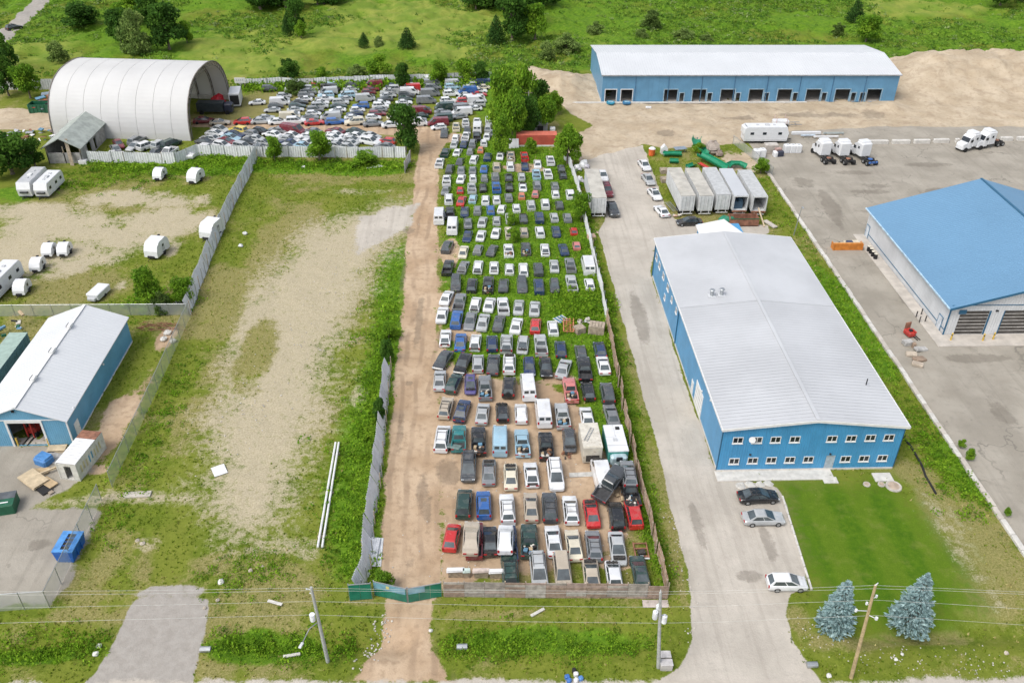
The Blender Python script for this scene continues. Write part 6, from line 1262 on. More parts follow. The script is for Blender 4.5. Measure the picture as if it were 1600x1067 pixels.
# ------------------------------------------------------------------ truck tractors
def tractor(x, y, rz, label, frame=None, sleeper=2.2):
    q = at(x, y); t = thing('truck_tractor', label, 'truck', (q.x, q.y, 0), rz, 'white truck tractors on the paved lot')
    boxes(t, [('chassis', BLACKM, [(-.42, -.6, .85, .14, 6.6, .25), (.42, -.6, .85, .14, 6.6, .25), (0, -3.5, .85, .7, .16, .25), (0, -1.6, .85, .7, .16, .2)]), ('sleeper', CARA, [(0, .3, 2.35, 2.4, sleeper, 2.7, 0, .22)]), ('roof_fairing', CARA, [(0, .5, 3.8, 2.1, 1.6, .35, 0, .18)])])
    m = MB(); m.loft([[(-w_, y_, z0), (w_, y_, z0), (w_*.92, y_, z1), (-w_*.92, y_, z1)] for w_, y_, z0, z1 in ((1.15, 1.4, .7, 3.3), (1.15, 2.1, .7, 2.9), (1.05, 2.5, .6, 1.95), (.95, 3.7, .6, 1.7), (.8, 3.9, .6, 1.4))]); m.build('cab', CARA, t)
    m = MB(); m.quad((-.95, 2.13, 2.85), (.95, 2.13, 2.85), (.95, 2.50, 2.0), (-.95, 2.50, 2.0)); w_ = m.build('windscreen', GLASS, t); w_.location = (0, .03, .02)
    for s in (-1, 1): m = MB(); m.box(s*1.19, 1.75, 2.3, .03, .7, .6); m.build('side_window', GLASS, t); m = MB(); m.box(s*1.22, .3, 2.6, .03, .5, .5, 0, .01); m.build('sleeper_window', GLASS, t)
    for s in (-1, 1):
        m = MB(); m.cyl((s*1.18, 2.9, .5), (s*.85, 2.9, .5), .5, .5, 14); m.build('wheel', TYRE, t)
        for yy in (-2.0, -3.3):
            m = MB(); m.cyl((s*1.22, yy, .5), (s*.62, yy, .5), .5, .5, 14); m.cur = 1; m.cyl((s*1.235, yy, .5), (s*1.2, yy, .5), .27, .27, 10); m.build('wheel', [TYRE, RIM], t)
    m = MB(); m.cyl((0, -2.6, 1.05), (0, -2.6, 1.15), .48, .48, 12); m.build('fifth_wheel', frame or RUST, t)
    if frame: m = MB(); m.box(0, -3.75, .8, 2.0, .3, .35, 0, .04); m.build('rear_frame', frame, t)
    return t
tractor(1285, 247, R(6), 'white truck tractor with tan patched sleeper back, nearest the white drums', None, 2.4); tractor(1315, 248, R(6), 'white truck tractor with plain boxy sleeper in the middle of three'); tractor(1347, 249, R(12), 'cream white truck tractor with blue rear frame', mat('blue_frame', (.05, .14, .40), .5))
tractor(1516, 232, R(115), 'white truck tractor with dark grille facing out, outer one of the leaning pair'); tractor(1541, 229, R(110), 'taller white truck tractor tight behind the dark grilled one')
# ------------------------------------------------------------------ power poles and wires
POLE_G = mat('grey_pole_wood', (.36, .37, .35), .9, var=.2, scale=3); POLE_B = mat('tan_pole_wood', (.40, .31, .17), .9, var=.25, scale=3); INS = mat('white_insulator', (.66, .68, .70), .35)
def pole(label, base, top, m_, extra):
    a = at(*base); b = at_y(top[0], top[1], a.y); t = thing('power_pole', label, 'utility pole', a); v = b-a; m = MB(); m.cyl((0, 0, -.2), v, .19, .12, 12); m.build('shaft', m_, t); extra(t, v, a); return a, b
def ex1(t, v, a):
    c = v*.62; m = MB(); m.cyl(c+Vector((-.45, -.1, -.4)), c+Vector((-.45, -.1, .4)), .25, .25, 12); m.build('transformer', INS, t)
    m = MB(); c = v*.55; m.tube([c, c+Vector((-.7, -.9, .15)), c+Vector((-1.1, -2.2, .0))], .05, 6); l_ = m.build('lamp_arm', METAL, t); m = MB(); m.box(c.x-1.2, c.y-2.5, c.z-.02, .25, .6, .14, R(-20), .03); m.build('lamp_head', INS, l_)
    for k in range(3): m = MB(); e = v*(.97-.055*k); m.cyl(e+Vector((0, 0, 0)), e+Vector((-.5+.25*k, 0, .12)), .03, .06, 6); m.build('insulator', INS, t)
def ex2(t, v, a):
    for k, (dx, dy, f_) in enumerate(((-.42, .0, .72), (-.05, .42, .75), (.40, -.05, .67))):
        c = v*f_; m = MB(); m.cyl(c+Vector((dx, dy, -.45)), c+Vector((dx, dy, .4)), .24, .24, 12); m.cyl(c+Vector((dx, dy, .4)), c+Vector((dx, dy, .55)), .14, .05, 8); m.build('transformer', INS, t)
    m = MB(); m.box(v.x*.72, v.y, v.z*.71, 1.2, .1, .1); m.build('bracket', METAL, t); m = MB(); m.cyl(v, v+Vector((0, 0, .35)), .05, .03, 6); m.build('insulator', INS, t)
def ex3(t, v, a):
    for dx, dy, f_, r_ in ((-1.15, 0, .74, .07), (-.3, .1, .80, .06), (.55, -.5, .70, .08), (.45, .2, .86, .06)):
        c = v*f_; m = MB(); m.cyl(c, c+Vector((dx, dy, .1)), .035, .035, 6); b_ = m.build('bracket', INS, t); m = MB(); e = c+Vector((dx, dy, .1)); m.cyl(e+Vector((0, 0, -.1)), e+Vector((0, 0, .16)), r_*1.7, r_*1.7, 8); m.build('insulator', INS, b_)
    m = MB(); m.cyl(v, v+Vector((.15, 0, .3)), .06, .05, 6); m.build('insulator', INS, t)
a1_, b1_ = pole('grey power pole with a street lamp arm, beside the scrapyard entrance', (512, 1031), (486, 917), POLE_G, ex1); a2_, b2_ = pole('grey power pole carrying three white transformers at the corner of the plank fence', (1029, 1043), (1032, 925), POLE_G, ex2); a3_, b3_ = pole('tan wooden power pole between the two blue spruces', (1330, 1058), (1368, 914), POLE_B, ex3)
WIRE = mat('pale_wire', (.50, .50, .46), .5)
def wire(label, ys):
    xs = [-420, 0, 240, 486, 640, 800, 920, 1032, 1130, 1240, 1367, 1480, 1600, 1960]; pts = []
    poles = ((486, a1_.y), (1032, a2_.y), (1367, a3_.y))
    for x, y in zip(xs, ys):
        Y = np.interp(x, [-420, 486, 1032, 1367, 1960], [a1_.y+.6, a1_.y, a2_.y, a3_.y, a3_.y-1.0]); pts.append(at_y(x, y, Y))
    t = MB(); t.tube(pts, .011, 5); o = t.build('power_line', WIRE); tag(o, label, 'wire', 'wires between the power poles')
wire('topmost wire strung over the pole heads', (928, 924, 922, 918, 921, 922, 923, 924, 922.5, 919, 914, 919, 924.5, 936)); wire('second wire running just under the topmost one', (934, 929.5, 927, 922, 924, 925.5, 927, 928, 926, 923, 919, 922.5, 928, 940))
wire('third wire from the top across the verge', (957, 949.5, 945, 939, 942.5, 946, 947.5, 948, 946, 941.5, 937, 943, 951, 966)); wire('lowest wire across the verge', (982, 973, 966.5, 960, 965, 970.5, 972, 973, 971, 966, 961, 968, 976, 990))
# ------------------------------------------------------------------ everything else lying about
def put(name, label, cat, x, y, rz=0.0, z=0.0, group=None):
    q = at(x, y); return thing(name, label, cat, (q.x, q.y, z+float(gz(q.x, q.y))), rz, group)
def B1(t, name, m, *bl):
    b = MB(); [b.box(*q) for q in bl]; return b.build(name, m, t)
PLY = mat('plywood', (.46, .34, .20), .85, var=.2, scale=1.5); PLY2 = mat('pale_plywood', (.52, .42, .28), .85, var=.2, scale=1.5); WHT = mat('white_board', (.66, .66, .66), .6, var=.08); PALLET = mat('pallet_wood', (.36, .30, .23), .9, var=.3, scale=2); REDM = mat('red_machine_paint', (.45, .04, .03), .5, var=.25, grime=.2); ORG = mat('orange_paint', (.58, .20, .03), .5, var=.2, grime=.15); REDC = mat('faded_red_container', (.50, .10, .07), .55, var=.2, scale=.6); BLUD = mat('bright_blue_steel', (.012, .11, .42), .4, var=.15); GRND = mat('green_steel', (.010, .10, .05), .5, var=.2)
# shipping container with white and brown roof
a, b_ = at(111, 750), at(142, 711); rz = math.atan2(-(b_.x-a.x), b_.y-a.y); t = thing('shipping_container', 'old white shipping container with ribbed sides, brown roof end and open dark doorway', 'container', a, rz); L, W2, H_ = 5.9, 1.22, 2.55
CW = mat('container_white', (.58, .57, .52), .6, var=.15, grime=.35)
m = MB(); m.box(0, L/2, .08, 2*W2, L, .16); m.box(0, L-.04, H_/2, 2*W2, .08, H_-.1); m.box(-.80, .04, H_/2, .84, .08, H_-.2); m.box(.85, .04, H_/2, .74, .08, H_-.2); m.box(.05, .04, 2.3, .88, .08, .4)
for s in (-1, 1):
    vs = []; n = 44
    for i in range(n+1): y_ = .05+(L-.1)*i/n; w_ = W2-(.05 if i % 4 < 2 else 0); vs += [(s*w_, y_, .1), (s*w_, y_, H_-.02)]
    m.add(vs, [(2*i, 2*i+2, 2*i+3, 2*i+1) for i in range(n)])
m.build('body', CW, t)
for i in range(12): y_ = L*(i+.5)/12; B1(t, 'roof_panel', WHT if i < 9 else RUST, (0, y_, H_+.02+.0, 2*W2, L/12-.035, .06, 0, .02))
B1(t, 'corner_post', CW, (-W2+.05, .03, H_/2, .14, .14, H_)); B1(t, 'corner_post', CW, (W2-.05, .03, H_/2, .14, .14, H_))
for k in range(8): B1(t, 'paint_patch', mat('blue_patch', (.10, .28, .42), .6) if k in (3, 4) else mat('yellowed_patch', (.50, .44, .26), .7), (W2+.012, .8+k*.58, 1.3+.1*math.sin(k*2), .02, .22, 1.0))
t = put('plastic_tank', 'square blue plastic tank between the container and the workshop door', 'tank', 70, 722, R(-25)); B1(t, 'tank', mat('blue_plastic_tank', (.05, .18, .42), .45), (0, 0, .45, 1.9, 1.5, .9, 0, .18)); B1(t, 'lid', mat('blue_plastic_lid', (.08, .24, .52), .45), (0, .1, .95, 1.6, 1.2, .12, 0, .06))
for i, (x, y, sx, sy, sz, r_, z, m_, lb, nm) in enumerate(((89, 702, 2.2, 1.2, .18, 2, 0, PLY2, 'tan pallet lying against the workshop front beside the bollard', 'pallet'), (85, 716, 3.0, 1.6, .06, -25, 0, mat('grey_decking', (.36, .35, .34), .85, var=.25, scale=3), 'grey deck mat lying next to the container roof end', 'deck_mat'), (63, 737, 2.0, 1.0, .10, 5, 0, PLY, 'small plywood sheet just below the blue tank', 'plywood_sheet'), (53, 752, 3.4, 2.0, .16, -38, .28, PLY2, 'large stack of pale plywood sheets tilted on the yard', 'plywood_stack'), (76, 756, 2.2, 1.1, .12, -35, .12, PLY, 'orange brown plywood offcut against the large pale stack', 'plywood_sheet'), (66, 763, 2.6, 1.2, .12, -40, .02, BLACKM, 'black crate lid lying under the plywood stack', 'crate_cover'), (74, 765, 2.3, .5, .1, -42, .02, WOODT, 'grey plank beside the black crate lid', 'plank'), (80, 738, 3.6, .22, .16, 36, .3, PLY2, 'long pale timber leaning between plywood and container', 'timber'))):
    t = put(nm, lb, nm.replace('_', ' '), x, y, R(r_)); n = max(1, int(sz/.05)); B1(t, 'sheet', m_, *[(g_.uniform(-.03, .03), g_.uniform(-.03, .03), z+.02+(k+.5)*sz/n, sx, sy, sz/n-.008) for k in range(1)])
    if n > 1: B1(t, 'sheet', m_, (.04, .02, z+.02+sz+.03, sx*.97, sy*.97, .05, .02))
t = put('waste_bin', 'large bin with grey lid half and green front half, by the yard edge', 'bin', 14, 793, R(12)); B1(t, 'box', GRND, (0, 0, .65, 1.9, 2.3, 1.3, 0, .06)); B1(t, 'lid', mat('dark_grey_lid', (.09, .10, .11), .6), (0, .6, 1.36, 1.95, 1.15, .1, 0, .03)); B1(t, 'lid', GRND, (0, -.55, 1.34, 1.95, 1.1, .08, 0, .03)); B1(t, 'badge', WHT, (0, -.6, 1.39, .8, .18, .01))
# blue dumpster: open top trapezoid
q = at(112, 862); t = thing('dumpster', 'bright blue steel dumpster with an open slot on top at the chain link fence', 'dumpster', q, R(-3)); t.scale = (.86, .92, 1.0); m = MB(); m.loft([[(-1.0, -1.55, 0), (1.0, -1.55, 0), (1.0, 1.55, 0), (-1.0, 1.55, 0)], [(-1.25, -1.6, 1.5), (1.25, -1.6, 1.5), (1.25, 1.6, 1.5), (-1.25, 1.6, 1.5)]]); m.build('body', BLUD, t); B1(t, 'top_rim', mat('pale_blue_steel', (.08, .26, .58), .4), (-.85, 0, 1.56, .85, 3.25, .1), (.95, 0, 1.56, .66, 3.25, .1), (.1, -1.42, 1.56, 1.05, .4, .1), (.1, 1.42, 1.56, 1.05, .4, .1)); B1(t, 'slot', BLACKM, (.1, 0, 1.50, 1.05, 2.45, .06)); [B1(t, 'bar', BLUD, (.1, y_, 1.55, 1.05, .08, .06)) for y_ in (-.6, 0, .6)]; B1(t, 'rib', BLUD, (1.2, -.5, .8, .12, .12, 1.3)); B1(t, 'rib', BLUD, (1.2, .5, .8, .12, .12, 1.3))
# telehandler in the workshop door
q = at(52, 684); t = thing('forklift', 'orange and grey forklift standing in the workshop doorway, forks outwards', 'forklift', (q.x, q.y+.6, .07), R(170)); B1(t, 'body', REDM, (0, -.6, .85, 1.2, 2.0, .8, 0, .12)); B1(t, 'counterweight', mat('pale_grey_paint', (.45, .44, .42), .5), (0, -1.7, .9, 1.15, .5, .8, 0, .15)); B1(t, 'cab_roof', mat('pale_grey_paint', (.45, .44, .42), .5), (0, -.4, 2.1, 1.1, 1.2, .12, 0, .04)); [B1(t, 'roof_post', BLACKM, (sx, sy, 1.65, .07, .07, .9)) for sx in (-.5, .5) for sy in (-.95, .15)]; B1(t, 'mast', REDM, (-.4, .65, 1.2, .14, .16, 2.2)); B1(t, 'mast', REDM, (.4, .65, 1.2, .14, .16, 2.2)); [B1(t, 'fork', BLACKM, (sx, 1.4, .1, .12, 1.5, .06)) for sx in (-.3, .3)]
for sx in (-1, 1):
    for yy in (.3, -1.4): m = MB(); m.cyl((sx*.68, yy, .36), (sx*.42, yy, .36), .36, .36, 12); m.build('wheel', TYRE, t)
# behind the workshop
q = at(31, 552); t = thing('shipping_container', 'long grey green container beside the blue workshop', 'container', (-64.6, 93, 0), 0); GC_ = mat('grey_green_container', (.16, .24, .23), .6, var=.2); B1(t, 'body', GC_, (0, 6, 1.3, 2.44, 12.1, 2.6)); B1(t, 'roof', mat('pale_green_roof', (.30, .40, .35), .6, var=.15), (0, 6, 2.63, 2.5, 12.2, .06)); [B1(t, 'door', mat('dull_container_door', (.30, .33, .33), .6, var=.25), (s*.6, -.06, 1.3, 1.1, .08, 2.4)) for s in (-1, 1)]; r_ = B1(t, 'side_ribs', GC_, *[(s*1.235, .4+k*.4, 1.3, .05, .12, 2.4) for k in range(29) for s in (-1, 1)]); r_['kind'] = 'stuff'
t = thing('shipping_container', 'faded red container end showing behind the workshop roof', 'container', (-66.0, 84.5, 0)); B1(t, 'body', REDC, (0, 2.5, 1.1, 2.4, 6, 2.2)); B1(t, 'roof', mat('pink_red_roof', (.55, .16, .14), .6, var=.1), (0, 2.5, 2.23, 2.45, 6.05, .06))
g2 = random.Random(77)
def heap(name, label, cat, x, y, n, rx, ry, cols, s=(.3, 1.2), h=.5, z=0):
    t = put(name, label, cat, x, y)
    for i in range(n): m = MB(); m.T = Matrix.Rotation(g2.uniform(-.3, .3), 4, 'X'); m.box(g2.uniform(-rx, rx), g2.uniform(-ry, ry), g2.uniform(.05, h), g2.uniform(*s), g2.uniform(*s)*.6, g2.uniform(.05, .35), g2.uniform(0, 3), .02); m.build('scrap_piece', cols[g2.randrange(len(cols))], t)
    return t
SC = [mat('scrap_pale', (.55, .52, .46), .8), mat('scrap_rust', (.22, .11, .06), .9), mat('scrap_blue', (.12, .25, .36), .6), mat('scrap_black', (.02, .02, .02), .8), mat('scrap_tan', (.42, .32, .2), .85)]
heap('scrap_heap', 'mixed coloured scrap heap beside the long grey green container', 'scrap heap', 8, 530, 26, 2.2, 4.5, SC+[GRND, WHT], h=1.2)
t = put('branch_heap', 'heap of reddish brown cut branches in the fence corner behind the workshop', 'branches', 247, 513)
for i in range(60):
    m = MB(); a_ = Vector((g2.uniform(-3, 3), g2.uniform(-1.0, 1.0), g2.uniform(.05, .6))); m.cyl(a_, a_+Vector((g2.uniform(-2.2, 2.2), g2.uniform(-.7, .7), g2.uniform(-.1, .4))), .05, .02, 5); m.build('branch', mat('red_brown_branch', (.20, .085, .055), .9, var=.4), t)
for i in range(5): t = put('boulder', ['pale boulder in the gravel right of the branch heap', 'flat pale rubble block below the branch heap', 'small pale rubble stone between branch heap and chain link fence', 'grey boulder at the bush foot of the caravan lot', 'second grey boulder near the bush foot of the caravan lot'][i], 'boulder', *((262, 522), (256, 532), (270, 535), (300, 446), (279, 474))[i]); m = MB(); m.lump((0, 0, .25), .55, i, .6); m.build('rock', CONCW if i < 3 else mat('grey_rock', (.28, .28, .28), .9), t)
# bits on the empty lot
t = put('white_panel', 'square white panel lying alone on the gravel of the empty lot', 'panel', 343, 736, R(28)); B1(t, 'sheet', WHT, (0, 0, .15, 1.55, 1.75, .05)); B1(t, 'batten', WOODT, (0, 0, .08, 1.4, .1, .1))
for k, (xa, xb, lb) in enumerate(((497, 525, 'long white pipe lying along the weeds, the one on the gravel side'), (504, 530, 'long white pipe lying along the weeds, the one on the weed side'))):
    a, b_ = at(xa, 858), at(xb, 696); t = thing('pipe', lb, 'pipe', (a.x, a.y, .35)); m = MB(); d = b_-a; m.cyl((0, 0, 0), (d.x, d.y, .15), .13, .13, 8); m.build('tube', WHT, t); [B1(t, 'block', WOODT, (d.x*f_, d.y*f_, -.2, .5, .3, .22)) for f_ in (.1, .5, .9)]
t = put('wood_stake', 'tan stake standing in the weeds beside the metal lane fence', 'stake', 567, 862); B1(t, 'post', PLY, (0, 0, .9, .12, .12, 1.8))
for i, (x, y, lb) in enumerate(((583, 880, 'corrugated grey sheet leaning inside the metal fence near the gate'), (590, 878, 'outer corrugated grey sheet lying beside the leaning one near the gate'))):
    t = put('roof_sheet', lb, 'metal sheet', x, y-14, 0); m = MB(); m.T = Matrix.Rotation(R(-3+i*4), 4, 'Z') @ Matrix.Rotation(R(6), 4, 'Y'); vs = []; n = 12
    for j in range(n+1): vs += [(-.5+1.0*j/n, -1.9, .35-i*.25+(.05 if j % 2 else 0)), (-.5+1.0*j/n, 2.1, .35-i*.25+(.05 if j % 2 else 0))]
    m.add(vs, [(2*j, 2*j+2, 2*j+3, 2*j+1) for j in range(n)]); m.build('sheet', SHEETM[1+i], t)
t = put('concrete_slab', 'pale concrete slab sunk in the grass on the gate path of the yard', 'slab', 215, 773, R(3)); B1(t, 'slab', CONC, (0, 0, .06, 3.0, .9, .2, 0, .03))
for i, (x, y, r_, lb) in enumerate(((346, 910, .6, 'largest white boulder at the top of the paved apron'), (392, 892, .4, 'pale boulder among weeds above the apron'), (410, 886, .35, 'small pale boulder beside the bigger one among weeds above the apron'), (223, 850, .5, 'grey boulder of the stone cluster in the grass'), (215, 845, .4, 'tan stone of the stone cluster in the grass'), (340, 938, .35, 'pinkish stone at the top corner of the apron'), (320, 950, .3, 'small stone on the corner of the apron edge'), (155, 1010, .45, 'white boulder at the culvert mouth beside the apron, upper one'), (150, 1022, .5, 'white boulder at the culvert mouth beside the apron, lower one'), (673, 985, .35, 'white stone at the edge of the dirt entrance'), (1295, 1056, .4, 'white stone near the tan pole by the driveway mouth'), (1400, 1030, .3, 'white stone on the dry verge between pole and picture edge'), (1410, 1022, .28, 'pale stone just above the white stone on the dry verge'), (1572, 1020, .4, 'lone grey stone stump on the dry verge'))):
    t = put('boulder', lb, 'boulder', x, y); m = MB(); m.lump((0, 0, r_*.2), r_*.62, i+20, .7); m.build('rock', mat('white_rock', (.58, .57, .54), .9, var=.2) if 'white' in lb else mat('tan_rock', (.42, .37, .30), .9, var=.2), t)
X, Y, r = along([(1240, 985), (1300, 1012), (1420, 1040), (1590, 1046)], 170, 1.0, 71, True); st = MB(); [st.lump((x_, y_, float(gz(x_, y_))+.04), r.uniform(.03, .10), i, .6, 5, 3) for i, (x_, y_) in enumerate(zip(X, Y))]
X, Y, r = along([(600, 960), (590, 1000), (560, 1040)], 70, .5, 72, True); [st.lump((x_, y_, float(gz(x_, y_))+.04), r.uniform(.05, .14), i, .6, 5, 3) for i, (x_, y_) in enumerate(zip(X, Y))]
X, Y, r = along([(1050, 800), (1072, 920), (1076, 1000)], 60, .5, 73, True); [st.lump((x_, y_, float(gz(x_, y_))+.04), r.uniform(.04, .12), i, .6, 5, 3) for i, (x_, y_) in enumerate(zip(X, Y))]
X, Y, r = along([(330, 700), (400, 640), (500, 480), (600, 340)], 240, 3.0, 74, True); [st.lump((x_, y_, float(gz(x_, y_))+.05), r.uniform(.04, .13), i, .6, 5, 3) for i, (x_, y_) in enumerate(zip(X, Y))]
X, Y, r = along([(690, 900), (800, 700), (900, 780), (980, 860)], 160, 3.0, 75, True); [st.lump((x_, y_, float(gz(x_, y_))+.04), r.uniform(.04, .11), i, .6, 5, 3) for i, (x_, y_) in enumerate(zip(X, Y))]
o = st.build('gravel', mat('pale_stones', (.50, .47, .42), .9, var=.3)); o['kind'] = 'stuff'; tag(o, 'loose pale stones scattered on the verge, the lot and the yard', 'stones')
for x, y, r_, lb in ((322, 1016, R(80), 'culvert pipe end in the ditch beside the paved apron'), (1268, 1040, R(80), 'culvert pipe end at the driveway mouth'), (722, 1012, R(90), 'culvert pipe end in the ditch beside the dirt entrance')):
    t = put('culvert', lb, 'culvert pipe', x, y, 0, .1); m = MB(); m.loft([[(xx, rr*math.cos(a_*.5236), .1+rr*math.sin(a_*.5236)) for a_ in range(12)] for xx, rr in ((-.5, .30), (.5, .30), (.5, .24), (-.4, .24))]); m.build('pipe', METAL, t)
for x, y, lb in ((1037, 1030, 'upper of two grey utility boxes at the foot of the transformer pole'), (1040, 1043, 'lower of two grey utility boxes at the foot of the transformer pole')):
    t = put('utility_box', lb, 'utility box', x, y); B1(t, 'box', mat('utility_grey', (.42, .40, .38), .6, var=.15), (0, 0, .4, 1.15, .7, .8, 0, .05)); B1(t, 'lid', mat('utility_lid', (.50, .48, .47), .6), (0, 0, .83, 1.2, .75, .08, 0, .02))
t = put('board', 'pinkish board lying in the grass below the plank fence corner', 'board', 1024, 944, R(-2)); B1(t, 'sheet', mat('pink_grey_board', (.46, .40, .36), .85), (0, 0, .12, 2.6, .9, .08))
for x, y, r_, lb in ((840, 958, 32, 'grey weathered plank lying on the verge below the plank fence'), (455, 1019, 10, 'pale plank lying near the street lamp pole'), (430, 943, -20, 'grey plank end in the dry grass above the lamp pole')): t = put('plank', lb, 'plank', x, y, R(r_)); B1(t, 'board', CONCW, (0, 0, .2, 1.6, .3, .1))
t = put('garbage_bag', 'blue and white rubbish bags dumped at the roadside', 'rubbish', 892, 1060); [B1(t, 'bag', m_, (x_, y_, .22, .45, .4, .4, r_, .12)) for x_, y_, r_, m_ in ((-.35, .1, .3, mat('blue_bag', (.05, .16, .45), .5)), (-.2, -.3, .8, mat('blue_bag', (.05, .16, .45), .5)), (.5, .35, .1, WHT), (.9, -.1, .5, mat('blue_bag2', (.1, .25, .55), .5)), (.45, -.3, 1., WHT))]; B1(t, 'bag', BLACKM, (.35, .7, .3, .35, .35, .5, .2, .1))
for i, (x, y, r_) in enumerate(((1157, 759, 5), (1172, 758, -8), (1187, 757, 12), (1200, 756, -4))):
    t = put('flagstone', 'pale flagstone %s beside the concrete walk and the black sedan' % ('nearest the driveway', 'second from the driveway', 'third from the driveway', 'nearest the lawn')[i], 'flagstone', x, y, R(r_), 0, 'flagstones by the concrete walk'); m = MB(); m.lump((0, 0, .04), .62, i+50, .22, 7, 4); m.build('stone', mat('pale_flagstone', (.52, .50, .46), .9, var=.2), t)
# pads on the warehouse lawn
t = put('concrete_pad', 'square white concrete pad on the lawn beside the warehouse corner', 'concrete pad', 1379, 746, 0); B1(t, 'slab', CONCW, (0, 0, .07, 2.2, 1.4, .2, 0, .03))
for x, y, r_, lb in ((1354, 757, .42, 'round manhole cover nearest the warehouse door'), (1377, 757, .42, 'round manhole cover below the square pad'), (1396, 760, .95, 'large round tan cover beside the two manholes')): t = put('manhole_cover', lb, 'manhole cover', x, y); m = MB(); m.cyl((0, 0, 0), (0, 0, .14), r_, r_*.96, 16); m.build('ring', CONC, t); m = MB(); m.cyl((0, 0, .14), (0, 0, .17), r_*.7, r_*.68, 14); m.build('cover', mat('tan_cover', (.42, .33, .25), .8), t)
t = put('drain_hose', 'black drain hose trailing through the grass from the warehouse corner', 'hose', 1412, 685); p0 = at(1412, 685); m = MB(); m.tube([at(x, y)-p0+Vector((0, 0, .12)) for x, y in ((1412, 685), (1424, 700), (1440, 728), (1446, 745), (1462, 772))], .13, 6); m.build('pipe', BLACKM, t)
# scrapyard oddments
t = put('truck_bed_cover', 'grey green truck bed cover lying loose against the teal pickup', 'cover', 709, 706, R(-18), .5); m = MB(); m.T = Matrix.Rotation(R(-22), 4, 'X'); m.box(0, 0, .35, 1.7, 1.5, .06, 0, .02); m.build('sheet', mat('grey_green_cover', (.20, .27, .25), .5), t); B1(t, 'support', BLACKM, (0, .2, -.15, 1.2, .1, .7))
t = put('car_subframe', 'bare rusty car subframe in the grass by the wooden fence', 'car frame', 1001, 862); [B1(t, 'beam', RUST, q) for q in ((-.7, 0, .3, .12, 2.2, .14), (.7, 0, .3, .12, 2.2, .14), (0, -.9, .3, 1.5, .14, .16), (0, .2, .3, 1.5, .14, .16), (0, .9, .35, 1.3, .1, .12))]; B1(t, 'engine_block', ENGINE, (0, -.4, .4, .8, .6, .4, .2, .06)); B1(t, 'bumper', WHT, (0, -1.15, .25, 1.5, .14, .14))
heap('engine_heap', 'rusty engine parts spilled below the dark grey half car', 'engine parts', 888, 712, 12, .8, .7, [RUST, ENGINE, SC[1]], (.2, .5), .5)
t = put('roof_panel', 'long pale board lying on bare earth in the fourth row gap', 'board', 909, 742, R(2)); [B1(t, 'sheet', mat('pale_grey_sheet', (.47, .46, .43), .8, var=.2), (-1.0+k*1.0, 0, .08, .98, .75, .05)) for k in range(3)]
heap('scrap_heap', 'scrap pieces around the askew grey pickup', 'scrap heap', 962, 772, 14, 1.4, 1.2, SC+[RUST], (.2, .7), .6)
for x, y, w_, lb in ((712, 906, 1.9, 'white sheet stack behind the plank fence, nearest the gate'), (729, 907, .8, 'pale green sheet behind the plank fence'), (752, 907, 1.8, 'pinkish sheet stack behind the plank fence'), (775, 908, 1.5, 'white curled sheet behind the plank fence, nearest the first car')):
    t = put('sheet_stack', lb, 'sheet stack', x, y+6); B1(t, 'sheet', WHT if 'white' in lb else mat('pale_green_sheet', (.46, .54, .50), .7) if 'green' in lb else mat('pinkish_sheet', (.50, .42, .37), .8), (0, 1.0, .9, w_, .5, .10, .05), (0, 1.05, 1.02, w_*.94, .45, .08)); B1(t, 'support', WOODT, (0, 1.0, .42, w_*.8, .35, .84))
t = put('metal_rack', 'orange metal rack lying in the weeds beside pallets', 'rack', 888, 512, R(-4)); [B1(t, 'bar', mat('orange_rack_paint', (.62, .23, .12), .6), q) for q in ((-.75, 0, .55, .1, 3.6, .1), (.75, 0, .55, .1, 3.6, .1), (-.25, 0, .55, .07, 3.6, .08), (.25, 0, .55, .07, 3.6, .08))+tuple((0, -1.7+k*.55, .48, 1.5, .09, .07) for k in range(7))]
t = put('roller_frame', 'blue and white slatted frame beside the orange rack', 'rack', 876, 502, R(35)); [B1(t, 'slat', mat('blue_slat', (.10, .26, .48), .5) if k % 2 else WHT, (-.8+k*.27, 0, .4, .12, 1.6, .08)) for k in range(7)]; B1(t, 'frame', METAL, (0, -.7, .32, 2.0, .1, .1)); B1(t, 'frame', METAL, (0, .7, .32, 2.0, .1, .1))
def pallets(x, y, n, lb, rz, sx=1.5, sy=1.3):
    t = put('pallet_stack', lb, 'pallet stack', x, y, rz)
    for k in range(n): B1(t, 'pallet', PALLET, *[(-sx/2+sx*(i+.5)/5, 0, .14*k+.12, sx/5-.06, sy, .03, 0) for i in range(5)], *[(0, s*sy*.45, .14*k+.05, sx, .1, .10) for s in (-1, 0, 1)])
    return t
pallets(905, 519, 7, 'tilted pallet stack left of the bigger one in the weeds', R(28)); pallets(932, 519, 10, 'biggest pallet stack, near the wooden fence in the weeds', R(-14), 2.3, 1.7); heap('scrap_heap', 'pale torn scrap on top of the weeds behind the pallets', 'scrap heap', 912, 506, 10, .9, .6, [WHT, mat('pinkish_sheet', (.50, .42, .37), .8), SC[0]], (.3, .8), .9)
t = put('shipping_container', 'long faded red container across the head of the scrapyard', 'container', 838, 226); B1(t, 'body', REDC, (0, 0, 1.25, 8.6, 2.4, 2.4)); B1(t, 'roof', mat('orange_red_roof', (.56, .15, .10), .6, var=.15), (0, 0, 2.5, 8.6, 2.44, .07)); B1(t, 'skirt', WHT, (0, -1.22, .2, 8.4, .06, .35)); r_ = B1(t, 'side_ribs', REDC, *[(-4.2+k*.35, -1.215, 1.3, .12, .05, 2.2) for k in range(25)]); r_['kind'] = 'stuff'
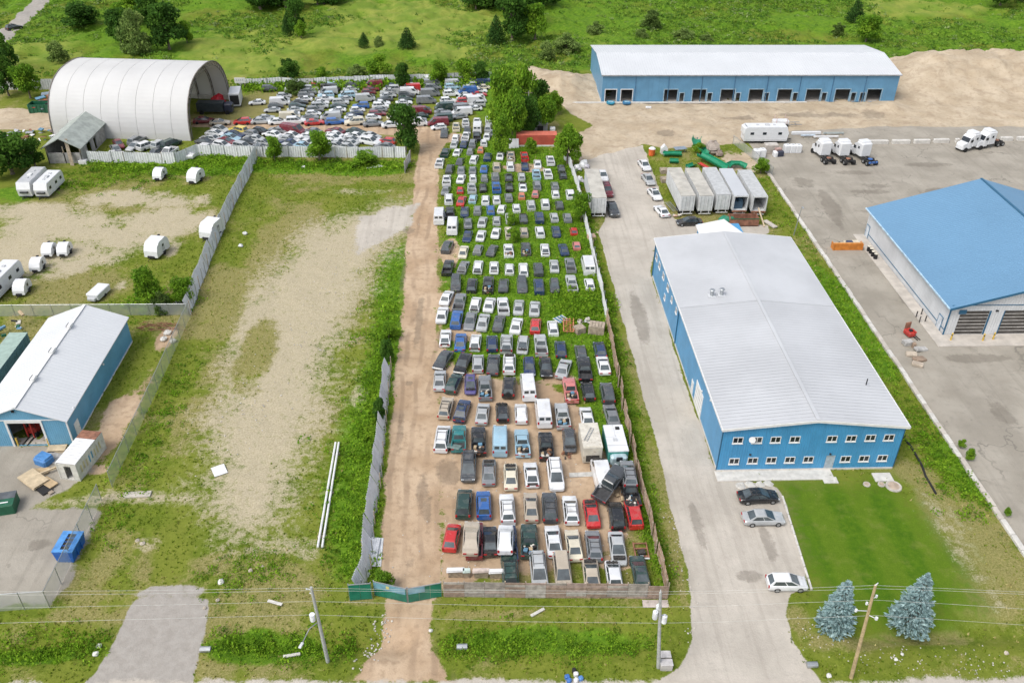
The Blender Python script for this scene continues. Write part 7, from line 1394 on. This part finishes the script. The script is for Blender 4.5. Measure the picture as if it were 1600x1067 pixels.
t = put('garden_shed', 'grey shed with a white topped roof behind the red container', 'shed', 842, 207); B1(t, 'wall', mat('shed_grey', (.22, .225, .23), .7, var=.15), (0, 0, 1.2, 3.6, 2.6, 2.4)); m = MB(); m.add([(-1.9, -1.45, 2.4), (1.9, -1.45, 2.4), (1.9, 1.45, 2.4), (-1.9, 1.45, 2.4), (-1.9, .3, 3.3), (1.9, .3, 3.3)], [(0, 1, 5, 4), (2, 3, 4, 5), (0, 4, 3), (1, 2, 5), (3, 2, 1, 0)]); m.build('roof', mat('shed_roof', (.27, .275, .28), .7), t); m = MB(); m.quad((-1.9, .32, 3.33), (1.9, .32, 3.33), (1.9, 1.5, 2.42), (-1.9, 1.5, 2.42)); B1(t, 'roof_cap', WHT, (0, .6, 3.25, 3.8, .9, .10, 0, .02)); B1(t, 'door', BLACKM, (.2, -1.31, 1.0, 1.3, .05, 1.9))
t = put('bath_tub', 'white tub standing beside the grey shed', 'tub', 817, 207); m = MB(); m.loft([[(math.cos(a_*.5236)*r_, math.sin(a_*.5236)*r_*.7, z) for a_ in range(12)] for r_, z in ((.7, 0), (1.0, 1.1), (.85, 1.1), (.6, .35))]); m.build('basin', WHT, t); B1(t, 'rim', mat('grey_water', (.30, .33, .36), .2), (0, 0, .7, .9, .6, .02))
t = put('water_tank', 'small white cube tank beside the grey shed near the round tree', 'tank', 863, 208); B1(t, 'tank', CARA, (0, 0, .65, 1.2, 1.2, 1.3, 0, .12)); B1(t, 'cap', CGREY, (0, 0, 1.34, .4, .4, .1, 0, .05))
for x, y, w_, lb in ((779, 230, 1.3, 'upright pale board standing in the weeds below the grove'), (803, 232, 2.1, 'wide white panel standing by the end of the red container')): t = put('panel', lb, 'panel', x, y, R(3)); m = MB(); m.T = Matrix.Rotation(R(-25), 4, 'X'); m.box(0, 0, 1.0, w_, .08, 2.0); m.build('sheet', WHT if w_ > 2 else mat('pale_green_sheet', (.46, .54, .50), .7), t); B1(t, 'prop', WOODT, (0, .7, .6, .1, .1, 1.2))
for x, y, s, lb in ((901, 266, 1.0, 'white bag bundle at the front end of the long white trailer'), (912, 262, 1.3, 'torn white sheeting at the front end of the long white trailer'), (905, 285, 1.0, 'white sheeting squeezed between fence and long white trailer')): t = put('sheeting', lb, 'sheeting', x, y); m = MB(); m.lump((0, 0, .5*s), .8*s, int(x), .9); m.build('bag', CARA, t); m = MB(); m.lump((.5, -.4, .3*s), .5*s, int(x)+3, .8); m.build('bag', mat('greyish_bag', (.48, .46, .50), .6), t)
for x, y, r_, lb in ((927, 364, 5, 'tan plywood sheet lying by the white sheet fence'), (924, 374, 12, 'pinkish crate standing by the white sheet fence')): t = put('crate', lb, 'crate', x, y, R(r_)); B1(t, 'box', PLY2 if r_ == 5 else mat('pinkish_crate', (.52, .36, .27), .8), (0, 0, .1 if r_ == 5 else .4, 1.7 if r_ == 5 else 1.3, 1.2, .16 if r_ == 5 else .8, 0, .02)); B1(t, 'slat', WOODT, (0, -.62, .1, 1.2, .05, .12))
for px, py, w_, lb in ((897, 367, 1.0, 'bent'),): pass
# water slide pieces and junk on the grass island
SLG = mat('green_slide_plastic', (.008, .22, .11), .35, var=.15)
def chute(x, y, pts, label, r_=.75, m_=None):
    t = put('slide_section', label, 'water slide piece', x, y); rings = []
    P_ = [Vector(p) for p in pts]
    for i, p in enumerate(P_):
        d = (P_[min(i+1, len(P_)-1)]-P_[max(i-1, 0)]).normalized(); s = Vector((-d.y, d.x, 0)); ring = []
        for k in range(9): a_ = math.pi*(1+k/8); ring.append(p+s*(math.cos(a_)*r_)+Vector((0, 0, math.sin(a_)*r_+r_)))
        for k in range(8, -1, -1): a_ = math.pi*(1+k/8); ring.append(p+s*(math.cos(a_)*r_*.9)+Vector((0, 0, math.sin(a_)*r_*.9+r_)))
        rings.append(ring)
    m = MB(); m.loft(rings); m.build('chute', m_ or SLG, t); B1(t, 'flange', METAL, (P_[0].x, P_[0].y, P_[0].z+r_*.3, .2, .2, r_*.6)); return t
chute(1094, 236, [(-.3, 2.6, 1.4), (-.9, 1.2, 1.2), (-.9, -.3, .9), (-.2, -1.8, .6), (.8, -3.0, .4)], 'tall curved green slide piece beside the grey fibreglass rock', .95); chute(1112, 258, [(-2.2, 2.4, .8), (-.8, .8, .6), (.6, -1.2, .4), (1.8, -3.4, .3)], 'long green slide chute running down to the trailers', 1.0); chute(1050, 245, [(-1.8, 0, .2), (0, .2, .2), (2.0, 0, .2)], 'short straight green chute lying across the grass island', .7); chute(1053, 255, [(-.9, 0, .1), (.9, -.2, .1)], 'stubby green chute end nearest the trailers', .7); chute(1148, 264, [(-1.5, -.3, .4), (-.4, .6, .5), (1.0, .5, .5), (1.9, -.6, .4)], 'bent green slide piece at the far trailer ends', .75); chute(1079, 262, [(-.8, -.6, .1), (.9, .6, .1)], 'green slide piece behind the second trailer', .6); chute(1098, 264, [(-.7, 1.0, .6), (.6, -1.4, .5)], 'red slide strip beside the long green chute', .42, REDM)
t = put('fibreglass_rock', 'grey brown fibreglass rock tower among the green slides', 'slide tower', 1112, 240); m = MB(); m.lump((0, 0, 1.3), 1.5, 3, .95, 9, 6); m.build('shell', mat('grey_brown_rock', (.34, .29, .25), .85, var=.25), t); B1(t, 'step', mat('grey_brown_rock', (.34, .29, .25), .85), (.2, -1.2, .8, 1.5, .8, .25), (.2, -.9, 1.5, 1.4, .8, .25)); m = MB(); m.lump((1.2, -1.4, .6), .9, 8, .8); m.build('shell', mat('dark_brown_rock', (.24, .19, .16), .85), t)
t = put('salt_bin', 'orange cone shaped bin with a white lid at the grass island', 'bin', 1018, 243); m = MB(); m.cyl((0, 0, 0), (0, 0, 1.5), .62, .72, 14); m.build('barrel', mat('bright_orange_plastic', (.62, .13, .03), .5), t); m = MB(); m.cyl((0, 0, 1.5), (0, 0, 1.75), .74, .45, 14); m.build('lid', WHT, t)
t = put('playhouse', 'small white gabled frame next to the orange bin', 'frame', 1037, 240); m = MB(); m.add([(-.7, -.6, 0), (.7, -.6, 0), (.7, .6, 0), (-.7, .6, 0), (-.7, -.6, 1.2), (.7, -.6, 1.2), (.7, .6, 1.2), (-.7, .6, 1.2), (0, -.6, 2.0), (0, .6, 2.0)], [(0, 1, 5, 8, 4), (2, 3, 7, 9, 6), (1, 2, 6, 5), (3, 0, 4, 7), (4, 8, 9, 7), (5, 6, 9, 8)]); m.build('wall', WHT, t); B1(t, 'opening', BLACKM, (0, -.61, .5, .4, .03, .8))
t = put('steel_plate', 'grey blue flat plate resting among the green chutes', 'plate', 1062, 238); B1(t, 'plate', mat('grey_blue_plate', (.20, .25, .30), .5), (0, 0, .9, 2.6, 1.6, .06, .2)); B1(t, 'leg', METAL, (-1, 0, .45, .08, .8, .9)); B1(t, 'leg', METAL, (1, 0, .45, .08, .8, .9))
pallets(1037, 270, 6, 'upper pallet stack beside the first box trailer', R(2), 1.5, 1.5); pallets(1038, 284, 6, 'lower pallet stack beside the first box trailer', R(4), 1.5, 1.5)
t = put('steel_rack', 'grey slatted racks leaning along the first box trailer', 'rack', 1053, 326, R(12)); [B1(t, 'slat', METAL, (-.5, -1.8+k*.45, .5, 1.0, .08, .05)) for k in range(9)]; B1(t, 'rail', METAL, (-.95, 0, .45, .08, 4.0, .08)); B1(t, 'rail', METAL, (-.05, 0, .45, .08, 4.0, .08))
heap('scrap_heap', 'pinkish board scraps at the corner of the first box trailer', 'scrap heap', 1055, 338, 8, .9, .5, [mat('pinkish_crate', (.52, .36, .27), .8), SC[0]], (.3, .8), .4)
t = put('tarp_cover', 'green tarp draped over goods behind the warehouse', 'tarp', 1131, 348); m = MB(); m.lump((0, 0, .5), 1.2, 4, .7); m.build('sheet', mat('green_tarp', (.02, .20, .12), .5), t); m = MB(); m.lump((1.3, .5, .4), .9, 6, .7); m.build('sheet', mat('green_tarp', (.02, .20, .12), .5), t)
t = put('open_skip', 'rusty brown open skip with a dark green lower edge behind the warehouse', 'skip', 1160, 350); m = MB(); [m.box(*q) for q in ((0, -1.0, .8, 5.2, .1, 1.5), (0, 1.0, .8, 5.2, .1, 1.5), (-2.55, 0, .8, .1, 1.9, 1.5), (2.55, 0, .8, .1, 1.9, 1.5), (0, 0, .1, 5.2, 2.1, .1))]; m.build('body', RUST, t); B1(t, 'rim', GRND, (0, -1.07, 1.5, 5.3, .06, .16)); heap('scrap_heap', 'rubble filling the brown skip', 'rubble', 1160, 350, 10, 1.9, .6, SC, (.3, .9), 1.0)
t = put('timber', 'long tan plank leaning into the open empty trailer', 'plank', 1194, 355); a = at(1192, 352)-at(1194, 355); m = MB(); m.cyl((0, 0, .1), at_y(1185, 325, at(1185, 340).y)-at(1194, 355), .16, .14, 4); m.build('beam', PLY2, t)
t = put('concrete_slab', 'grey slab leaning beside the skip behind the warehouse', 'slab', 1203, 352, R(24)); B1(t, 'slab', CONC, (0, 0, .25, .9, 3.0, .2)); B1(t, 'block', CONCW, (0, 0, .08, .5, .4, .16))
# paved lot
t = put('snow_pusher', 'orange snow pusher box by the corner of the blue roofed garage', 'snow pusher', 1324, 391, 0); B1(t, 'blade', ORG, (0, 0, .65, 5.0, .12, 1.25, 0, .03)); B1(t, 'side_plate', ORG, (-2.5, .5, .6, .10, 1.3, 1.15)); B1(t, 'side_plate', ORG, (2.5, .5, .6, .10, 1.3, 1.15)); B1(t, 'top_rail', mat('pale_orange', (.62, .33, .12), .5), (0, .15, 1.30, 5.0, .2, .12)); B1(t, 'back_frame', mat('cream_frame', (.55, .48, .36), .5), (.9, 1.2, .9, 2.6, 1.0, .35, 0, .08)); B1(t, 'brace', BLACKM, (-1.1, .7, .9, .12, 1.2, .12)); B1(t, 'brace', BLACKM, (-.3, .7, .9, .12, 1.2, .12)); B1(t, 'coupler', mat('navy_coupler', (.03, .05, .11), .5), (.4, .8, 1.15, 1.1, .7, .4, 0, .08))
t = put('lift_truck', 'small red machine with a rusty mast beside the garage apron', 'machine', 1420, 524, R(15)); B1(t, 'body', REDM, (0, 0, .55, 1.2, 1.5, .6, 0, .12)); B1(t, 'mast', RUST, (0, .7, 1.0, .9, .16, 1.7)); B1(t, 'arm', REDM, (.3, -.4, 1.0, .2, 1.0, .2)); B1(t, 'seat', BLACKM, (0, -.1, .95, .5, .5, .3, 0, .08)); [B1(t, 'fork', BLACKM, (sx, -1.1, .12, .12, 1.0, .08)) for sx in (.3, .7)]
for k, (x, y, sx, sy, sz, r_, m_, lb) in enumerate(((1417, 538, 1.4, 1.0, .6, 10, 'CONCW', 'grey concrete block at the top of the rubble pile'), (1438, 547, 2.0, .9, .35, 15, 'CONCW', 'pale slanted slab of the rubble pile by the kerb'), (1424, 555, 1.5, 1.1, .3, -20, 'CONC', 'tan slab in the middle of the rubble pile'), (1436, 563, 1.9, 1.1, .35, 20, 'TAN', 'brown flat slab of the rubble pile'), (1433, 571, 1.5, .9, .4, -25, 'CONC', 'lowest grey slab of the rubble pile by the kerb'), (1427, 543, .5, .5, .8, 0, 'TAN', 'brown stump standing in the rubble pile'))):
    t = put('concrete_slab' if k != 5 else 'wood_stump', lb, 'slab' if k != 5 else 'stump', x, y, R(r_)); m = MB(); m.T = Matrix.Rotation(R([3, 10, -6, 8, 4, 0][k]), 4, 'Y'); m.box(0, 0, sz/2+.06, sx, sy, sz, 0, .08); m.build('block', {'CONCW': mat('grey_rubble', (.42, .41, .39), .9), 'CONC': mat('tan_rubble', (.45, .38, .30), .9), 'TAN': mat('brown_rubble', (.30, .22, .16), .9)}[m_], t)
for x, y, s, lb in ((1228, 238, 1.25, 'white cube tank of three, nearest the grey box'), (1237, 238, 1.25, 'middle white cube tank of three on the paved lot'), (1246, 238, 1.25, 'white cube tank of three, nearest the truck tractors'), (1181, 246, 1.3, 'small white crate beside the chain link end'), (1190, 245, 1.3, 'grey white crate beside the small white crate')):
    t = put('cube_tank', lb, 'tank', x, y, R(4)); B1(t, 'tank', CARA, (0, 0, .7*s, 1.0*s, 1.1*s, 1.3*s, 0, .14)); B1(t, 'cap', CGREY, (0, 0, 1.38*s, .35, .35, .12, 0, .04))
t = put('storage_box', 'long grey beige box standing behind the white cube tanks', 'box', 1203, 238, R(2)); B1(t, 'box', mat('grey_beige_box', (.40, .36, .32), .7, var=.2), (0, 0, .9, 2.8, 1.6, 1.8, 0, .08)); B1(t, 'lid', mat('pale_beige_lid', (.47, .44, .40), .7), (0, 0, 1.84, 2.7, 1.5, .1, 0, .03))
t = put('engine_unit', 'dark engine unit with a white cowl on the paved lot', 'engine', 1216, 244, R(10)); B1(t, 'block', mat('navy_block', (.04, .045, .07), .7), (.3, 0, .6, 1.3, 1.2, 1.1, 0, .1)); B1(t, 'cowl', CARA, (-.8, 0, .6, .8, 1.3, 1.1, 0, .25)); B1(t, 'top_plate', mat('rusty_pink_plate', (.38, .25, .22), .8), (0, .5, 1.35, 1.4, .8, .5, 0, .1))
t = put('boat_trailer', 'white boat trailer with upright guide posts on the sand', 'trailer', 1228, 197, R(90)); B1(t, 'rail', METAL, (-.8, 0, .6, .1, 6.5, .12)); B1(t, 'rail', METAL, (.8, 0, .6, .1, 6.5, .12)); [B1(t, 'crossbar', METAL, (0, y_, .6, 1.7, .1, .1)) for y_ in (-2, 0, 2)]; B1(t, 'load', CARA, (0, 1.4, 1.1, 1.6, 3.6, .7, 0, .15)); [B1(t, 'guide_post', mat('red_white_post', (.55, .40, .38), .5), (sx, y_, 1.5, .1, .1, 1.8)) for sx in (-.85, .85) for y_ in (.2, 2.6)]
for sx in (-1, 1): m = MB(); m.cyl((sx*1.05, .2, .35), (sx*.85, .2, .35), .35, .35, 12); m.build('wheel', TYRE, t)
for x, y, L, m_, lb in ((1259, 211, 6.5, CARA, 'long white box beam lying next to the fifth wheel caravan'), (1302, 211, 4.6, mat('grey_green_beam', (.33, .37, .36), .6), 'thin grey beam continuing past the white box beam'), (1262, 214.5, 3.2, mat('pale_blue_beam', (.48, .56, .64), .5), 'short pale blue beam beneath the white box beam'), (1290, 216.5, 5.5, WHT, 'lowest thin white beam on the sand behind the tractors')): t = put('steel_beam', lb, 'beam', x, y, R(1)); B1(t, 'beam', m_, (0, 0, .45, L, .6 if L > 6 else .35, .6 if L > 6 else .3, 0, .05)); [B1(t, 'bearer', WOODT, (s*L*.35, 0, .08, .2, .8, .16)) for s in (-1, 1)]
t = put('plaster_slab', 'small white slab on the sand before the long shed', 'slab', 1013, 170); B1(t, 'slab', WHT, (0, 0, .3, 1.3, .8, .3, 0, .04)); B1(t, 'base', CONC, (0, 0, .08, 1.0, .6, .16))
t = put('light_pole', 'thin grey light pole in the grass strip behind the warehouse', 'light pole', 1240, 368); m = MB(); m.cyl((0, 0, 0), (.4, 0, 5.5), .10, .06, 8); m.build('shaft', METAL, t); B1(t, 'lamp_head', METAL, (.5, -.3, 5.5, .25, .6, .12, 0, .03))
t = put('power_pole', 'thin grey pole standing in the scrapyard corner grove', 'utility pole', 825, 202); m = MB(); m.cyl((0, 0, 0), (0, 0, 8.6), .15, .10, 8); m.build('shaft', POLE_G, t); B1(t, 'crossarm', WOODT, (0, 0, 8.2, 1.6, .1, .12))
# by the dome
t = put('roll_off_skip', 'dark green open skip filled with red scrap beside the dome', 'skip', 72, 174); q = at(72, 174); m = MB(); [m.box(*z) for z in ((0, -1.3, 1.0, 6.5, .12, 1.9), (0, 1.3, 1.0, 6.5, .12, 1.9), (-3.2, 0, 1.0, .12, 2.5, 1.9), (3.2, 0, 1.0, .12, 2.5, 1.9), (0, 0, .15, 6.4, 2.5, .1))]; m.build('body', GRND, t); [B1(t, 'rib', GRND, (-3+k*.85, -1.4, 1.0, .12, .1, 1.8)) for k in range(8)]
heap('scrap_heap', 'red and grey scrap heaped in and behind the green skip', 'scrap heap', 80, 166, 40, 3.0, 4.5, [REDM, RUST, SC[2], mat('blue_grey_scrap', (.20, .25, .30), .6), BLACKM], (.5, 2.2), 2.6)
t = put('dump_truck', 'dark truck with a black box parked inside the dome mouth', 'truck', 328, 177, R(-90)); B1(t, 'box', mat('black_box_paint', (.03, .04, .045), .5), (0, .5, 1.7, 2.4, 6.0, 2.0, 0, .08)); B1(t, 'cab', mat('navy_cab', (.03, .035, .06), .4), (0, 4.5, 1.5, 2.2, 1.9, 1.9, 0, .25)); B1(t, 'windscreen', GLASS, (0, 5.46, 1.9, 1.8, .05, .6))
for sx in (-1, 1):
    for yy in (-1.5, 4.3): m = MB(); m.cyl((sx*1.2, yy, .5), (sx*.9, yy, .5), .5, .5, 12); m.build('wheel', TYRE, t)
t = put('box_truck', 'white box truck with a dark roller door beside the dome mouth', 'truck', 370, 163, R(8)); B1(t, 'box', CARA, (0, 0, 2.0, 2.5, 5.5, 2.8, 0, .08)); B1(t, 'cab', CARA, (0, 3.6, 1.4, 2.2, 1.6, 1.9, 0, .3)); B1(t, 'roller_door', BLACKM, (0, -2.77, 1.9, 2.0, .06, 2.2)); m = MB(); B1(t, 'bumper', METAL, (0, -2.8, .5, 2.2, .1, .2))
for sx in (-1, 1):
    for yy in (-1.5, 3.4): m = MB(); m.cyl((sx*1.2, yy, .45), (sx*.9, yy, .45), .45, .45, 12); m.build('wheel', TYRE, t)
t = put('tarp_cover', 'bright red tarp bundled beside the white box truck at the dome', 'tarp', 343, 165); m = MB(); m.lump((0, 0, 1.2), 1.7, 5, .8); m.build('sheet', mat('bright_red_tarp', (.52, .015, .03), .5), t); m = MB(); m.lump((1.2, -.5, .7), 1.0, 9, .8); m.build('sheet', mat('bright_red_tarp', (.52, .015, .03), .5), t)
t = put('billboard', 'small white sign board standing behind the dome beside the back fence', 'sign', 377, 140); B1(t, 'board', WHT, (0, 0, 2.2, 2.6, .1, 1.3)); B1(t, 'post', WOODT, (-1.0, .1, 1.1, .14, .14, 2.2)); B1(t, 'post', WOODT, (1.0, .1, 1.1, .14, .14, 2.2)); [B1(t, 'window', CGREY, (-.8+k*.5, -.06, 2.3, .25, .02, .35)) for k in range(4)]
heap('scrap_heap', 'pale scrap piled between the bushy trees and the grey barn', 'scrap heap', 55, 214, 40, 6, 3.0, [WHT, CGREY, SC[2], RUST, METAL], (.4, 1.6), 1.0)
for x, y, lb in ((131, 256, 'white box lying in front of the grey barn'), (57, 271, 'white board lying under the dark bushy trees')): t = put('crate', lb, 'crate', x, y); B1(t, 'box', WHT, (0, 0, .4, 1.6, 1.0, .8, 0, .05)); B1(t, 'lid', CGREY, (0, 0, .82, 1.5, .9, .05))
t = put('covered_boat', 'white tarped boat on the grass below the dome', 'boat', 290, 247, R(80)); m = MB(); m.loft([[(-w_, y_, .3), (-w_*1.1, y_, .8), (0, y_, 1.5*h), (w_*1.1, y_, .8), (w_, y_, .3)] for y_, w_, h in ((-2.0, .8, .7), (-1, 1.0, 1.0), (.8, 1.0, 1.0), (2.0, .35, .7))]); m.build('cover', WHT, t); B1(t, 'cradle', WOODT, (0, -1, .15, 1.6, .2, .3)); B1(t, 'cradle', WOODT, (0, 1, .15, 1.6, .2, .3))
for x, y, r_, lb in ((585, 262, 12, 'white torn sheeting lying flat in the grass, the long one'), (555, 261, 25, 'thin strip of white sheeting beside the long one')): t = put('sheeting', lb, 'sheeting', x, y, R(r_)); B1(t, 'sheet', CARA, (0, 0, .15, 4.0 if r_ == 12 else 2.6, .7, .1, 0, .03)); m = MB(); m.lump((.8, .2, .15), .5, 2, .4); m.build('fold', CARA, t)
for x, y, lb in ((475, 263, 'round pale stone in the grass below the sheet fence'), (583, 247, 'white drum lid leaning at the sheet fence'), (383, 367, 'white rubbish bag in the grass beside the grey fence'), (376, 386, 'second white rubbish bag lower down the grey fence')): t = put('bag' if 'bag' in lb else 'boulder', lb, 'bag' if 'bag' in lb else 'stone', x, y); m = MB(); m.lump((0, 0, .25), .42, int(x), .7); m.build('bag_skin' if 'bag' in lb else 'rock', WHT, t)
print('objects', len(bpy.data.objects))
for o in bpy.data.objects:
    if o.get('label') and len(o['label'].split()) > 16: print('LONG', o.name, o['label'])
